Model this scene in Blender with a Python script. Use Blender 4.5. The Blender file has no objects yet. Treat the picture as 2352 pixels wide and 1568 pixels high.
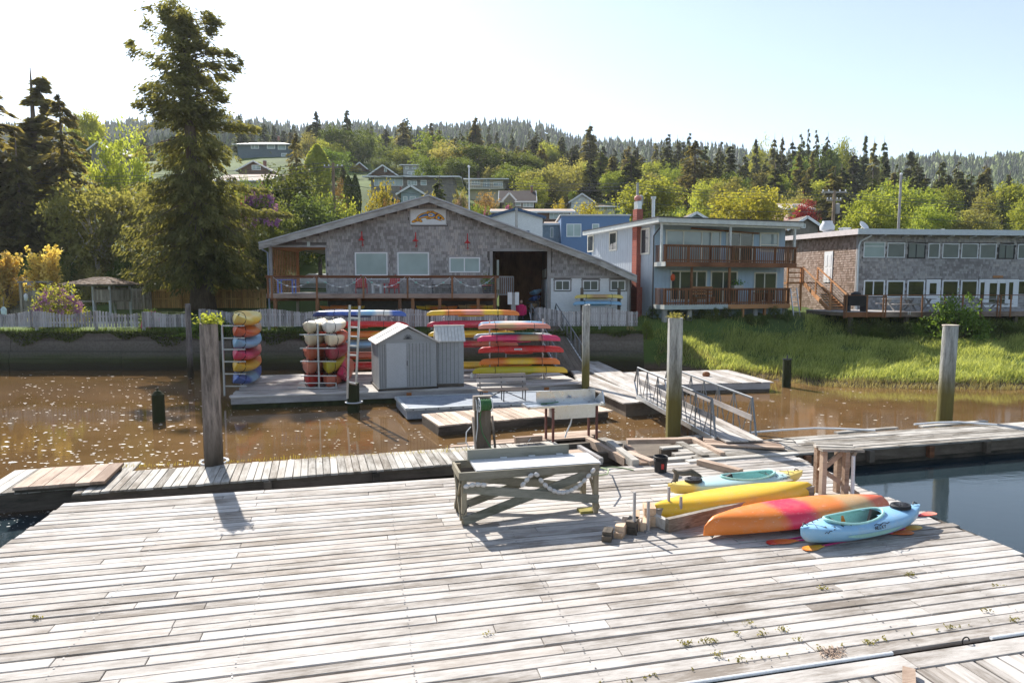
import bpy, math, random
import numpy as np
from mathutils import Vector, Matrix
random.seed(7)
RNG = np.random.default_rng(11)
SC = bpy.context.scene
COL = SC.collection
rad = math.radians

# ------------------------------------------------------------------ camera, sky, sun, exposure
F_PX, CZ = 1503.0, 4.65            # focal length in px of a 2352 px wide picture, eye height above the water
TH = math.atan(128 / F_PX)
cam_d = bpy.data.cameras.new('camera')
cam_d.sensor_width = 36; cam_d.lens = 36 * F_PX / 2352; cam_d.clip_start = .1; cam_d.clip_end = 4000
cam = bpy.data.objects.new('camera', cam_d); COL.objects.link(cam)
cam.location = (0, 0, CZ); cam.rotation_euler = (rad(90) - TH, 0, 0)
SC.camera = cam
SUN_AZ = math.atan2(-2.04, 3.7)     # azimuth of the sun from +Y towards +X
SUN_EL = rad(38)
w = bpy.data.worlds.new('World'); SC.world = w; w.use_nodes = True
wn = w.node_tree
sky = wn.nodes.new('ShaderNodeTexSky'); sky.sky_type = 'NISHITA'; sky.sun_disc = False
sky.sun_elevation = SUN_EL; sky.sun_rotation = SUN_AZ
sky.air_density = 1.0; sky.dust_density = 0.35; sky.ozone_density = 2.4
wn.nodes['Background'].inputs['Strength'].default_value = .057
hsv = wn.nodes.new('ShaderNodeHueSaturation'); hsv.inputs['Saturation'].default_value = .72      # thin high haze pales the whole sky
wn.links.new(sky.outputs[0], hsv.inputs['Color']); wn.links.new(hsv.outputs[0], wn.nodes['Background'].inputs['Color'])
sl = bpy.data.lights.new('sun', 'SUN'); sl.energy = 2.6; sl.angle = rad(.55); sl.color = (1, .955, .89)
so = bpy.data.objects.new('sun', sl); COL.objects.link(so)
sd = Vector((math.sin(SUN_AZ) * math.cos(SUN_EL), math.cos(SUN_AZ) * math.cos(SUN_EL), math.sin(SUN_EL)))
so.rotation_euler = sd.to_track_quat('Z', 'Y').to_euler(); so.location = sd * 200
SC.view_settings.view_transform = 'Standard'; SC.view_settings.look = 'None'
SC.view_settings.gamma = 1; SC.view_settings.use_curve_mapping = False
SC.view_settings.exposure = 1.9
SC.cycles.max_bounces = 6; SC.cycles.diffuse_bounces = 3; SC.cycles.glossy_bounces = 3
SC.cycles.transmission_bounces = 4; SC.cycles.transparent_max_bounces = 6; SC.cycles.volume_bounces = 1

# ------------------------------------------------------------------ surveying helpers
_c, _s = math.cos(TH), math.sin(TH)
def ray(px, py):
    u = (784 - py) / F_PX
    return Vector(((px - 1176) / F_PX, _c + u * _s, -_s + u * _c))
def G(px, py, z=.45):
    d = ray(px, py); return Vector((0, 0, CZ)) + d * ((z - CZ) / d.z)
def W(px, py, Y):
    d = ray(px, py); return Vector((0, 0, CZ)) + d * (Y / d.y)
def PXW(px, Y): return (px - 1176) / F_PX * Y      # x of a picture column at a distance (near enough)

# ------------------------------------------------------------------ mesh builder
class M:
    def __init__(s): s.v, s.f, s.t, s.tint = [], [], [], 0.5
    def add(s, vs, fs):
        b = len(s.v); s.v.extend([tuple(p) for p in vs])
        for f in fs: s.f.append(tuple(b + i for i in f)); s.t.append(s.tint)
        return s
    def box(s, x0, y0, z0, x1, y1, z1):
        if x0 > x1: x0, x1 = x1, x0
        if y0 > y1: y0, y1 = y1, y0
        if z0 > z1: z0, z1 = z1, z0
        return s.add([(x0,y0,z0),(x1,y0,z0),(x1,y1,z0),(x0,y1,z0),(x0,y0,z1),(x1,y0,z1),(x1,y1,z1),(x0,y1,z1)],
              [(0,3,2,1),(4,5,6,7),(0,1,5,4),(1,2,6,5),(2,3,7,6),(3,0,4,7)])
    def beam(s, p, q, w, h, up=(0,0,1)):
        p, q = Vector(p), Vector(q); d = (q - p).normalized(); up = Vector(up)
        if abs(d.dot(up)) > .98: up = Vector((0,1,0))
        r = d.cross(up).normalized() * (w / 2); u = r.normalized().cross(d).normalized() * (h / 2)
        vs = [p-r-u, p+r-u, p+r+u, p-r+u, q-r-u, q+r-u, q+r+u, q-r+u]
        return s.add(vs, [(0,1,2,3),(7,6,5,4),(0,4,5,1),(1,5,6,2),(2,6,7,3),(3,7,4,0)])
    def tube(s, pts, r, n=6, closed=False, cap=True):
        pts = [Vector(p) for p in pts]; k = len(pts); rings = []
        rr = r if isinstance(r, (list, tuple)) else [r] * k
        prev = None
        for i, p in enumerate(pts):
            if closed: d = pts[(i+1) % k] - pts[i-1]
            else: d = pts[min(i+1, k-1)] - pts[max(i-1, 0)]
            d.normalize()
            a = prev if prev is not None else (Vector((0,0,1)) if abs(d.z) < .9 else Vector((1,0,0)))
            x = (a - d * a.dot(d)).normalized(); prev = x; y = d.cross(x)
            rings.append([p + (x * math.cos(2*math.pi*j/n) + y * math.sin(2*math.pi*j/n)) * rr[i] for j in range(n)])
        vs = [v for g in rings for v in g]; fs = []
        for i in range(k if closed else k - 1):
            a, b = i * n, ((i + 1) % k) * n
            for j in range(n): fs.append((a+j, a+(j+1)%n, b+(j+1)%n, b+j))
        if cap and not closed: fs.append(tuple(range(n))[::-1]); fs.append(tuple((k-1)*n + j for j in range(n)))
        return s.add(vs, fs)
    def lathe(s, prof, cx=0, cy=0, n=16, cap=True):
        vs, fs = [], []
        for r, z in prof: vs += [(cx + r*math.cos(2*math.pi*j/n), cy + r*math.sin(2*math.pi*j/n), z) for j in range(n)]
        for i in range(len(prof) - 1):
            for j in range(n): fs.append((i*n+j, i*n+(j+1)%n, (i+1)*n+(j+1)%n, (i+1)*n+j))
        if cap: fs.append(tuple(range(n))[::-1]); fs.append(tuple((len(prof)-1)*n + j for j in range(n)))
        return s.add(vs, fs)
    def prism(s, poly, y0, y1):      # poly in (x, z), drawn counter-clockwise seen from -y, pushed from y0 to y1
        n = len(poly)
        vs = [(x, y0, z) for x, z in poly] + [(x, y1, z) for x, z in poly]
        fs = [tuple(range(n)), tuple(range(2*n-1, n-1, -1))] + [(i, i+n, (i+1)%n+n, (i+1)%n) for i in range(n)]
        return s.add(vs, fs)
    def slab(s, poly, z0, z1):       # poly in (x, y) counter-clockwise
        n = len(poly)
        vs = [(x, y, z0) for x, y in poly] + [(x, y, z1) for x, y in poly]
        fs = [tuple(range(n))[::-1], tuple(range(n, 2*n))] + [(i, (i+1)%n, (i+1)%n+n, i+n) for i in range(n)]
        return s.add(vs, fs)
    def ball(s, c, rx, ry, rz, n=8, m=6):
        prof = []
        vs, fs = [], []
        for i in range(m + 1):
            a = math.pi * i / m - math.pi/2
            for j in range(n):
                b = 2*math.pi*j/n
                vs.append((c[0]+rx*math.cos(a)*math.cos(b), c[1]+ry*math.cos(a)*math.sin(b), c[2]+rz*math.sin(a)))
        for i in range(m):
            for j in range(n): fs.append((i*n+j, i*n+(j+1)%n, (i+1)*n+(j+1)%n, (i+1)*n+j))
        return s.add(vs, fs)
    def mesh(s, name, smooth=False, tint=False):
        me = bpy.data.meshes.new(name); me.from_pydata(s.v, [], s.f); me.update()
        if smooth: me.polygons.foreach_set('use_smooth', [True] * len(me.polygons))
        if tint:
            a = me.attributes.new('tint', 'FLOAT', 'FACE'); a.data.foreach_set('value', s.t)
        return me

def arr_mesh(name, V, nper, smooth=False, tint=None):
    """V: (n*nper, 3) array, every nper vertices one polygon."""
    n = len(V) // nper
    me = bpy.data.meshes.new(name)
    me.vertices.add(len(V)); me.vertices.foreach_set('co', np.asarray(V, np.float32).ravel())
    me.loops.add(len(V)); me.loops.foreach_set('vertex_index', np.arange(len(V), dtype=np.int32))
    me.polygons.add(n); me.polygons.foreach_set('loop_start', np.arange(0, len(V), nper, dtype=np.int32))
    try: me.polygons.foreach_set('loop_total', np.full(n, nper, np.int32))
    except Exception: pass
    me.update(calc_edges=True)
    if tint is not None:
        a = me.attributes.new('tint', 'FLOAT', 'FACE'); a.data.foreach_set('value', np.asarray(tint, np.float32))
    return me

def smooth_by_angle(me, ang=40):
    me.polygons.foreach_set('use_smooth', [True] * len(me.polygons))
    try: me.set_sharp_from_angle(angle=rad(ang))
    except Exception: pass

def link(name, data, mat=None, parent=None, loc=(0,0,0), rot=(0,0,0)):
    o = bpy.data.objects.new(name, data); COL.objects.link(o)
    if mat is not None and data is not None:
        if not data.materials: data.materials.append(mat)
        elif data.materials[0] is not mat:
            o.material_slots[0].link = 'OBJECT'; o.material_slots[0].material = mat
    o.location = loc; o.rotation_euler = rot
    if parent is not None: o.parent = parent
    return o
def tag(o, label=None, cat=None, group=None, kind=None):
    if label: o['label'] = label
    if cat: o['category'] = cat
    if group: o['group'] = group
    if kind: o['kind'] = kind
    return o
def thing(name, label, cat, loc=(0,0,0), rz=0, group=None):
    return tag(link(name, None, None, None, loc, (0,0,rz)), label, cat, group)
def part(t, name, m, mat, smooth=False, tint=False, loc=(0,0,0), rot=(0,0,0), kind=None, label=None):
    o = link(name, m.mesh(name, smooth, tint) if isinstance(m, M) else m, mat, t, loc, rot)
    if smooth and isinstance(m, M): smooth_by_angle(o.data, 42)
    return tag(o, label, None, None, kind)
def local(t, p):
    """world point -> the local coordinates of thing t (location + rotation about z)"""
    p = Vector(p) - t.location; a = -t.rotation_euler.z
    return Vector((p.x*math.cos(a) - p.y*math.sin(a), p.x*math.sin(a) + p.y*math.cos(a), p.z))

# ------------------------------------------------------------------ materials
MATS = {}
class NB:
    def __init__(s, name):
        s.m = bpy.data.materials.new(name); s.m.use_nodes = True; s.nt = s.m.node_tree
        s.b = s.nt.nodes['Principled BSDF']; s.out = s.nt.nodes['Material Output']
    def n(s, typ, **kw):
        nd = s.nt.nodes.new('ShaderNode' + typ)
        for k, v in kw.items():
            if k.startswith('_'): setattr(nd, k[1:], v)
            else: s.set(nd.inputs[int(k[1:]) if k[0] == 'i' and k[1:].isdigit() else k.replace('__', ' ')], v)
        return nd
    def set(s, sock, v):
        if isinstance(v, bpy.types.NodeSocket): s.nt.links.new(v, sock)
        elif isinstance(v, bpy.types.Node): s.nt.links.new(v.outputs[0], sock)
        else:
            if isinstance(v, tuple) and len(v) == 3 and sock.type == 'RGBA': v = (*v, 1)
            sock.default_value = v
    def mix(s, f, a, b, bt='MIX'):
        nd = s.nt.nodes.new('ShaderNodeMix'); nd.data_type = 'RGBA'; nd.blend_type = bt
        s.set(nd.inputs[0], f); s.set(nd.inputs[6], a); s.set(nd.inputs[7], b); return nd.outputs[2]
    def math(s, op, a, b=0., c=0.):
        nd = s.nt.nodes.new('ShaderNodeMath'); nd.operation = op
        s.set(nd.inputs[0], a); s.set(nd.inputs[1], b); s.set(nd.inputs[2], c); return nd.outputs[0]
    def ramp(s, f, stops, interp='LINEAR'):
        nd = s.nt.nodes.new('ShaderNodeValToRGB'); r = nd.color_ramp; r.interpolation = interp
        while len(r.elements) < len(stops): r.elements.new(.5)
        for e, (p, col) in zip(r.elements, stops):
            e.position = p; e.color = (*col, 1) if not isinstance(col, (int, float)) else (col, col, col, 1)
        s.set(nd.inputs[0], f); return nd.outputs[0]
    def coords(s, scale=(1,1,1), rnd=True):
        tc = s.n('TexCoord'); v = tc.outputs['Object']
        if rnd:
            oi = s.n('ObjectInfo'); sc = s.math('MULTIPLY', oi.outputs['Random'], 53.)
            va = s.nt.nodes.new('ShaderNodeVectorMath'); va.operation = 'ADD'
            s.set(va.inputs[0], v); s.set(va.inputs[1], sc); v = va.outputs[0]
        mp = s.n('Mapping', _vector_type='POINT'); s.set(mp.inputs['Vector'], v); mp.inputs['Scale'].default_value = scale
        return mp.outputs[0]
    def noise(s, vec, scale, detail=4., rough=.55):
        nd = s.nt.nodes.new('ShaderNodeTexNoise'); s.set(nd.inputs['Vector'], vec)
        nd.inputs['Scale'].default_value = scale; nd.inputs['Detail'].default_value = detail; nd.inputs['Roughness'].default_value = rough
        return nd.outputs[0]
    def bump(s, h, strength=.3, dist=.01):
        nd = s.nt.nodes.new('ShaderNodeBump'); nd.inputs['Strength'].default_value = strength; nd.inputs['Distance'].default_value = dist
        s.set(nd.inputs['Height'], h); s.set(s.b.inputs['Normal'], nd.outputs[0])
    def done(s, color=None, rough=None, spec=None, metal=None):
        if color is not None: s.set(s.b.inputs['Base Color'], color)
        if rough is not None: s.set(s.b.inputs['Roughness'], rough)
        if spec is not None: s.b.inputs['Specular IOR Level'].default_value = spec
        if metal is not None: s.b.inputs['Metallic'].default_value = metal
        MATS[s.m.name] = s.m; return s.m

def mul(c, k): return tuple(min(1, x * k) for x in c)
def paint(name, c, rough=.6, spec=.3, wear=.18, scale=6., metal=0, bump=.0, dirt=None):
    if name in MATS: return MATS[name]
    b = NB(name); v = b.coords()
    n1 = b.noise(v, scale, 5.); n2 = b.noise(v, scale * 7, 3.)
    col = b.mix(b.ramp(n1, [(.3, 0), (.75, 1)]), mul(c, 1 - wear), mul(c, 1 + wear))
    col = b.mix(b.math('MULTIPLY', b.ramp(n2, [(.45, 0), (.8, 1)]), .45), col, dirt or mul(c, .6))
    if bump: b.bump(n2, bump, .01)
    return b.done(col, b.ramp(n1, [(.2, max(.05, rough - .12)), (.8, min(1, rough + .12))]), spec, metal)
def wood(name, pale, dark, axis='x', rough=.82, grain=14., rv=.35, stain=.8, bump=.5, knots=True, spec=.25, satur=None):
    """weathered timber; grain runs along the object's own axis"""
    if name in MATS: return MATS[name]
    b = NB(name)
    st = {'x': (.12, 1, 1), 'y': (1, .12, 1), 'z': (1, 1, .12)}[axis]
    v = b.coords(st); v2 = b.coords((.6, 1, 1) if axis == 'x' else (1, 1, .6))
    g = b.noise(v, grain, 6., .62); g2 = b.noise(v, grain * 6, 4., .7); bl = b.noise(v2, 1.3, 4., .6)
    oi = b.n('ObjectInfo').outputs['Random']
    r2 = b.math('FRACT', b.math('MULTIPLY', oi, 17.3))
    fac = b.math('ADD', b.math('MULTIPLY', g, .6), b.math('MULTIPLY', g2, .4))
    fac = b.math('ADD', fac, b.math('MULTIPLY', b.math('SUBTRACT', bl, .5), stain))
    fac = b.math('ADD', fac, b.math('MULTIPLY', b.math('SUBTRACT', oi, .5), rv))
    col = b.ramp(fac, [(.28, dark), (.5, tuple((p*.6 + d*.4) for p, d in zip(pale, dark))), (.68, pale)])
    warm = b.mix(.14, col, (.36, .25, .16), 'MIX')
    col = b.mix(b.ramp(r2, [(.6, 0), (1, 1)]), col, warm)
    if knots:
        vo = b.n('TexVoronoi', Vector=b.coords((.45, 1, 1) if axis == 'x' else (1, 1, .45)), Scale=2.1)
        k = b.ramp(vo.outputs['Distance'], [(.03, 1), (.085, 0)])
        col = b.mix(b.math('MULTIPLY', k, .75), col, mul(dark, .45))
    b.bump(b.math('ADD', g, g2), bump, .006)
    return b.done(col, rough, spec)
def foliage(name, dark, light, trans=.45, scale=.5, hue=.06, tint=False, rough=.65):
    """leaves: diffuse, some light let through from behind"""
    if name in MATS: return MATS[name]
    b = NB(name); tc = b.n('TexCoord')
    n1 = b.noise(tc.outputs['Object'], scale, 3.); n2 = b.noise(tc.outputs['Object'], scale * 9, 2.)
    oi = b.n('ObjectInfo').outputs['Random']
    f = b.math('ADD', b.math('MULTIPLY', n1, .6), b.math('MULTIPLY', n2, .4))
    if tint: f = b.math('ADD', b.math('MULTIPLY', f, .5), b.math('MULTIPLY', b.n('Attribute', _attribute_name='tint').outputs['Fac'], .5))
    col = b.ramp(f, [(.32, dark), (.68, light)])
    hs = b.n('HueSaturation', Color=col)
    b.set(hs.inputs['Hue'], b.math('ADD', .5 - hue / 2, b.math('MULTIPLY', oi, hue)))
    b.set(hs.inputs['Value'], b.math('ADD', .78, b.math('MULTIPLY', b.math('FRACT', b.math('MULTIPLY', oi, 9.7)), .45)))
    col = hs.outputs[0]
    b.set(b.b.inputs['Base Color'], col); b.b.inputs['Roughness'].default_value = rough; b.b.inputs['Specular IOR Level'].default_value = .2
    tr = b.n('BsdfTranslucent', Color=b.mix(1., col, (1.25, 1.15, .55), 'MULTIPLY'))
    mx = b.nt.nodes.new('ShaderNodeMixShader'); mx.inputs[0].default_value = trans
    b.nt.links.new(b.b.outputs[0], mx.inputs[1]); b.nt.links.new(tr.outputs[0], mx.inputs[2])
    b.nt.links.new(mx.outputs[0], b.out.inputs['Surface'])
    MATS[name] = b.m; return b.m
def tinted(name, cols, rough=.8, bump=.4, grain=20., axis='z'):
    """many small pieces in one mesh, each with its own shade"""
    if name in MATS: return MATS[name]
    b = NB(name); at = b.n('Attribute', _attribute_name='tint').outputs['Fac']
    tc = b.n('TexCoord'); mp = b.n('Mapping', Vector=tc.outputs['Object']); mp.inputs['Scale'].default_value = (1,1,.15) if axis == 'z' else (.15,1,1)
    g = b.noise(mp.outputs[0], grain, 5., .65); bl = b.noise(tc.outputs['Object'], .35, 3.)
    f = b.math('ADD', b.math('MULTIPLY', at, .55), b.math('ADD', b.math('MULTIPLY', g, .3), b.math('MULTIPLY', b.math('SUBTRACT', bl, .35), .55)))
    n = len(cols); col = b.ramp(f, [(.22 + .56 * i / (n-1), c) for i, c in enumerate(cols)])
    b.bump(g, bump, .01)
    return b.done(col, rough, .2)
def kayak_mat(name, stops, rough=.38):
    if name in MATS: return MATS[name]
    b = NB(name); tc = b.n('TexCoord'); sx = b.n('SeparateXYZ', Vector=tc.outputs['Generated'])
    nz = b.noise(tc.outputs['Object'], 3.5, 4.); sc = b.noise(b.coords((.15, 1, 1)), 40., 3., .7)
    f = b.math('ADD', sx.outputs[0], b.math('MULTIPLY', b.math('SUBTRACT', nz, .5), .07))
    col = b.ramp(f, stops) if len(stops) > 1 else b.mix(0., stops[0][1], stops[0][1])
    col = b.mix(b.math('MULTIPLY', b.ramp(nz, [(.5, 0), (.8, 1)]), .3), col, (.4, .33, .25))
    col = b.mix(b.math('MULTIPLY', b.ramp(sc, [(.62, 0), (.7, 1)]), .35), col, (.75, .7, .62))
    b.bump(nz, .12, .02)
    return b.done(col, b.ramp(nz, [(.3, rough - .1), (.7, rough + .14)]), .45)
def glass_mat(name, c, rough=.04, spec=.6):
    if name in MATS: return MATS[name]
    b = NB(name); n = b.noise(b.coords(), .8, 2.)
    col = b.mix(n, mul(c, .65), mul(c, 1.3))
    b.bump(n, .03, .05)
    return b.done(col, rough, spec)

PALE = wood('dock_plank_wood', (.55, .515, .475), (.2, .17, .14), stain=.8, rv=.22, grain=13., spec=.25)
WALK = wood('walkway_wood', (.5, .47, .42), (.13, .11, .085), stain=.8, rv=.35, axis='x')
WALKB = wood('brown_board_wood', (.5, .38, .29), (.2, .13, .09), rv=.25)
DARKW = wood('dark_wet_wood', (.16, .13, .1), (.03, .026, .02), rv=.3)
POSTW = wood('post_wood', (.36, .31, .26), (.1, .08, .06), axis='z', rv=.3)
GREYX = wood('grey_trim_wood', (.42, .4, .39), (.2, .185, .175), rv=.2, knots=False)
GREYZ = wood('grey_trim_wood_upright', (.42, .4, .39), (.2, .185, .175), axis='z', rv=.2, knots=False)
FENCEW = wood('picket_wood', (.5, .49, .49), (.2, .19, .19), axis='z', rv=.45, knots=False, grain=22.)
CEDARX = wood('cedar_rail_wood', (.3, .13, .06), (.12, .05, .024), rv=.3, knots=False)
CEDARZ = wood('cedar_upright_wood', (.3, .14, .065), (.13, .055, .026), axis='z', rv=.35, knots=False)
NEWX = wood('new_cedar_wood', (.5, .25, .11), (.3, .13, .05), rv=.25, knots=False)
NEWZ = wood('new_cedar_upright', (.5, .25, .11), (.3, .13, .05), axis='z', rv=.25, knots=False)
TANF = wood('tan_fence_wood', (.62, .4, .16), (.36, .2, .07), axis='z', rv=.3, knots=False)
OLDF = wood('old_fence_wood', (.4, .36, .28), (.19, .16, .12), axis='z', rv=.3, knots=False)
STEEL = paint('galvanised_steel', (.5, .52, .54), .42, .5, .15, 12, .75)
DULL = paint('dull_steel_bar', (.2, .21, .22), .5, .4, .2, 12, .6)
ALU = paint('bare_aluminium', (.62, .63, .63), .38, .5, .12, 9, .8)
WHITE = paint('white_paint', (.74, .75, .75), .55, .3, .06, 5)
CREAM = paint('cream_paint', (.72, .69, .58), .6, .3, .08, 5)
WFRAME = paint('white_window_frame', (.78, .79, .79), .5, .3, .04, 5)
BLACK = paint('black_rubber', (.02, .02, .022), .6, .3, .3, 9)
DARKMET = paint('dark_metal', (.05, .05, .055), .5, .4, .2, 9)
CONC = paint('concrete', (.36, .35, .33), .85, .2, .25, 3, bump=.3, dirt=(.2, .2, .17))
GLASS = glass_mat('window_glass', (.045, .055, .06))
BLIND = glass_mat('window_glass_over_blind', (.36, .44, .43), .08, .5)
# ================================================================== THE SETTING: terrain, water, seawall
def lerp_tab(tab, x):
    if x <= tab[0][0]: return tab[0][1]
    for (a, b), (c, d) in zip(tab, tab[1:]):
        if x <= c: return b + (d - b) * (x - a) / (c - a)
    return tab[-1][1]
def sstep(a, b, x):
    t = min(1, max(0, (x - a) / (b - a))); return t * t * (3 - 2 * t)
S_TAB = [(0, .26), (600, .29), (1000, .28), (1300, .235), (1600, .18), (2000, .14), (2352, .105), (2800, .1)]
R_TAB = [(-400, 300), (0, 296), (500, 274), (560, 275), (700, 288), (850, 283), (915, 298), (1000, 288), (1100, 279), (1200, 282), (1275, 300),
         (1310, 321), (1450, 322), (1550, 330), (1700, 345), (2000, 360), (2100, 352), (2250, 352), (2352, 343), (2800, 340)]
SHORE = [G(px, py, 0) for px, py in [(1370, 838), (1480, 842), (1570, 852), (1650, 866), (1780, 872), (1850, 882), (1900, 887), (2100, 892), (2352, 894), (2700, 896)]]
SHORE_TAB = sorted((p.x, p.y) for p in SHORE)
def hz(x, y):
    px = 1176 + F_PX * x / max(y, 20)
    # near bank
    left = -1.3 if y < 36.35 else 2.0 + .05 * min(15, y - 36.35)
    ys = lerp_tab(SHORE_TAB, x)
    t = y - ys
    if t < 0: right = max(-1.3, .25 * t)
    else: right = .38 * sstep(0, 1.2, t) + 1.0 * sstep(1, max(3, 38.6 - ys), t) + 1.25 * sstep(38.2, 41.4, y) + .04 * max(0, min(12, y - 41))
    right += .09 * math.sin(x * 1.3 + y * .7) * sstep(0, 2, t) + .06 * math.sin(x * 2.9 - y * 1.9) * sstep(0, 2, t)
    k = sstep(6.9, 8.6, x); near = left * (1 - k) + right * k
    if y < 52: return near
    S = lerp_tab(S_TAB, px); z52 = near
    z180 = z52 + S * 128; z330 = z180 + .5 * S * 150
    zr = CZ + (656 - lerp_tab(R_TAB, px) - 24) * 760 / F_PX
    if y < 180: z = z52 + S * (y - 52)
    elif y < 330: z = z180 + .5 * S * (y - 180)
    elif y < 760: q = (y - 330) / 430; z = z330 + (zr - z330) * (.75 * q + .25 * q * q)
    else: z = zr - .2 * (y - 760)
    z += sstep(70, 120, y) * 1.0 * math.sin(x * .11 + 1) * math.cos(y * .08) + sstep(300, 500, y) * 3 * math.sin(x * .021) * math.cos(y * .017 + x * .01)
    return z

def build_ground():
    cols = [-2.6 + .1 * i for i in range(14)] + [-1.2 + .025 * i for i in range(97)] + [1.25 + .1 * i for i in range(14)]
    rows = [18 + .6 * i for i in range(30)] + [36.2, 36.34, 36.5, 37] + [38 + .7 * i for i in range(20)]
    y = rows[-1]
    while y < 1150: y *= 1.045; rows.append(y)
    m = M(); n = len(cols)
    for yy in rows:
        for a in cols: m.v.append((a * yy, yy, hz(a * yy, yy)))
    for i in range(len(rows) - 1):
        for j in range(n - 1): b = i * n + j; m.f.append((b, b+1, b+n+1, b+n)); m.t.append(.5)
    b = NB('ground_soil_and_grass'); geo = b.n('NewGeometry'); sep = b.n('SeparateXYZ', Vector=geo.outputs['Position'])
    tc = b.n('TexCoord').outputs['Object']
    n1 = b.noise(tc, .5, 5.); n2 = b.noise(tc, 6., 4.); n3 = b.noise(tc, .06, 4.)
    green = b.mix(n1, (.05, .085, .018), (.15, .2, .045)); green = b.mix(b.ramp(n3, [(.4, 0), (.6, 1)]), green, (.07, .1, .03))
    mud = b.mix(n2, (.06, .043, .028), (.16, .115, .075))
    z = b.math('ADD', sep.outputs[2], b.math('MULTIPLY', b.math('SUBTRACT', n1, .5), .5))
    col = b.mix(b.ramp(b.math('MULTIPLY', z, .5), [(.1, 0), (.22, 1)]), mud, green)
    b.bump(n2, .6, .05)
    o = link('ground', m.mesh('ground', True), b.done(col, .95, .1)); o['kind'] = 'structure'

    # water: silty shallows on the land side of the walkway, clear deeper channel outside it
    b = NB('creek_water'); geo = b.n('NewGeometry'); sep = b.n('SeparateXYZ', Vector=geo.outputs['Position'])
    tc = b.n('TexCoord').outputs['Object']
    n1 = b.noise(tc, .12, 4.); n2 = b.noise(tc, .9, 4.)
    side = b.math('SUBTRACT', sep.outputs[1], b.math('ADD', b.math('MULTIPLY', sep.outputs[0], .287), 14.6))
    side = b.math('ADD', b.math('MULTIPLY', side, .45), b.math('MULTIPLY', b.math('SUBTRACT', n1, .5), 1.2))
    silt = b.mix(b.ramp(b.math('ADD', b.math('MULTIPLY', n1, .6), b.math('MULTIPLY', n2, .4)), [(.35, 0), (.65, 1)]), (.1, .056, .022), (.18, .105, .045))
    col = b.mix(b.ramp(side, [(.3, 0), (.6, 1)]), (.018, .03, .036), silt)
    mp = b.n('Mapping', Vector=tc); mp.inputs['Scale'].default_value = (1, 2.2, 1)
    h = b.math('ADD', b.noise(mp.outputs[0], 2.2, 4., .5), b.math('MULTIPLY', b.noise(mp.outputs[0], 11., 2.), .25))
    b.bump(h, .02, .1)
    b.b.inputs['IOR'].default_value = 1.33
    wm = b.done(col, .03, .5)
    m = M(); m.add([(-600, -400, 0), (600, -400, 0), (600, 60, 0), (-600, 60, 0)], [(0, 1, 2, 3)])
    o = link('water', m.mesh('water'), wm); o['kind'] = 'structure'
build_ground()
# wooded bank across the river, behind the viewer: what the windows and the water mirror
def far_bank():
    m = M(); xs = [-700 + 20*i for i in range(71)]; rows = [(-150, -1), (-165, 7), (-190, 16), (-260, 30), (-420, 46)]; n = len(xs); r = random.Random(12)
    for y, z in rows:
        for x in xs: m.v.append((x, y + r.uniform(-6, 6), z + (r.uniform(-3, 5) + 5*math.sin(x*.02) if z > 0 else 0)))
    for i in range(len(rows) - 1):
        for j in range(n - 1): b = i*n + j; m.f.append((b, b + n, b + n + 1, b + 1)); m.t.append(.5)
    b = NB('far_bank_green'); tc = b.n('TexCoord').outputs['Object']; col = b.mix(b.ramp(b.noise(tc, .12, 6., .7), [(.35, 0), (.65, 1)]), (.03, .045, .015), (.13, .16, .05)); b.bump(b.noise(tc, .3, 5.), 1., 2.)
    o = link('far_bank', m.mesh('far_bank'), b.done(col, .95, .1)); o['kind'] = 'structure'
far_bank()

# foam flecks drifting on the shallows: nobody could count them
def build_foam():
    P = []; T = []
    def scatter(n, px0, px1, py0, py1, s0, s1, seed):
        r = random.Random(seed)
        for _ in range(n):
            p = G(r.uniform(px0, px1), r.uniform(py0, py1), .004)
            if hz(p.x, p.y) > -.02 and p.y < 36.3: continue
            sz = r.uniform(s0, s1) * (r.random() ** 1.5 + .45); a = r.uniform(0, 6.28); k = r.randint(5, 6)
            el = r.uniform(1, 2.6)
            q = []
            for i in range(6):
                b = a + 6.283 * i / 6; rr = sz * r.uniform(.6, 1.1)
                q.append((p.x + rr * el * math.cos(b), p.y + rr * math.sin(b), .004))
            P.extend(q)
    scatter(620, 0, 480, 858, 1080, .018, .042, 1)
    scatter(240, 480, 1040, 925, 1055, .012, .03, 2)
    scatter(190, 1340, 1540, 925, 1010, .012, .028, 3)
    scatter(90, 1130, 1420, 955, 1010, .012, .028, 4)
    scatter(130, 1700, 2200, 890, 990, .015, .035, 5)
    scatter(70, 0, 120, 1130, 1215, .008, .018, 6)
    scatter(70, 1040, 1400, 955, 975, .012, .03, 7)
    b = NB('foam_white'); fm = b.done((.8, .77, .7), .8, .2)
    o = link('foam', arr_mesh('foam', np.array(P), 6), fm); tag(o, 'small white foam flecks drifting on the brown creek water', 'foam', None, 'stuff')
build_foam()

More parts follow.
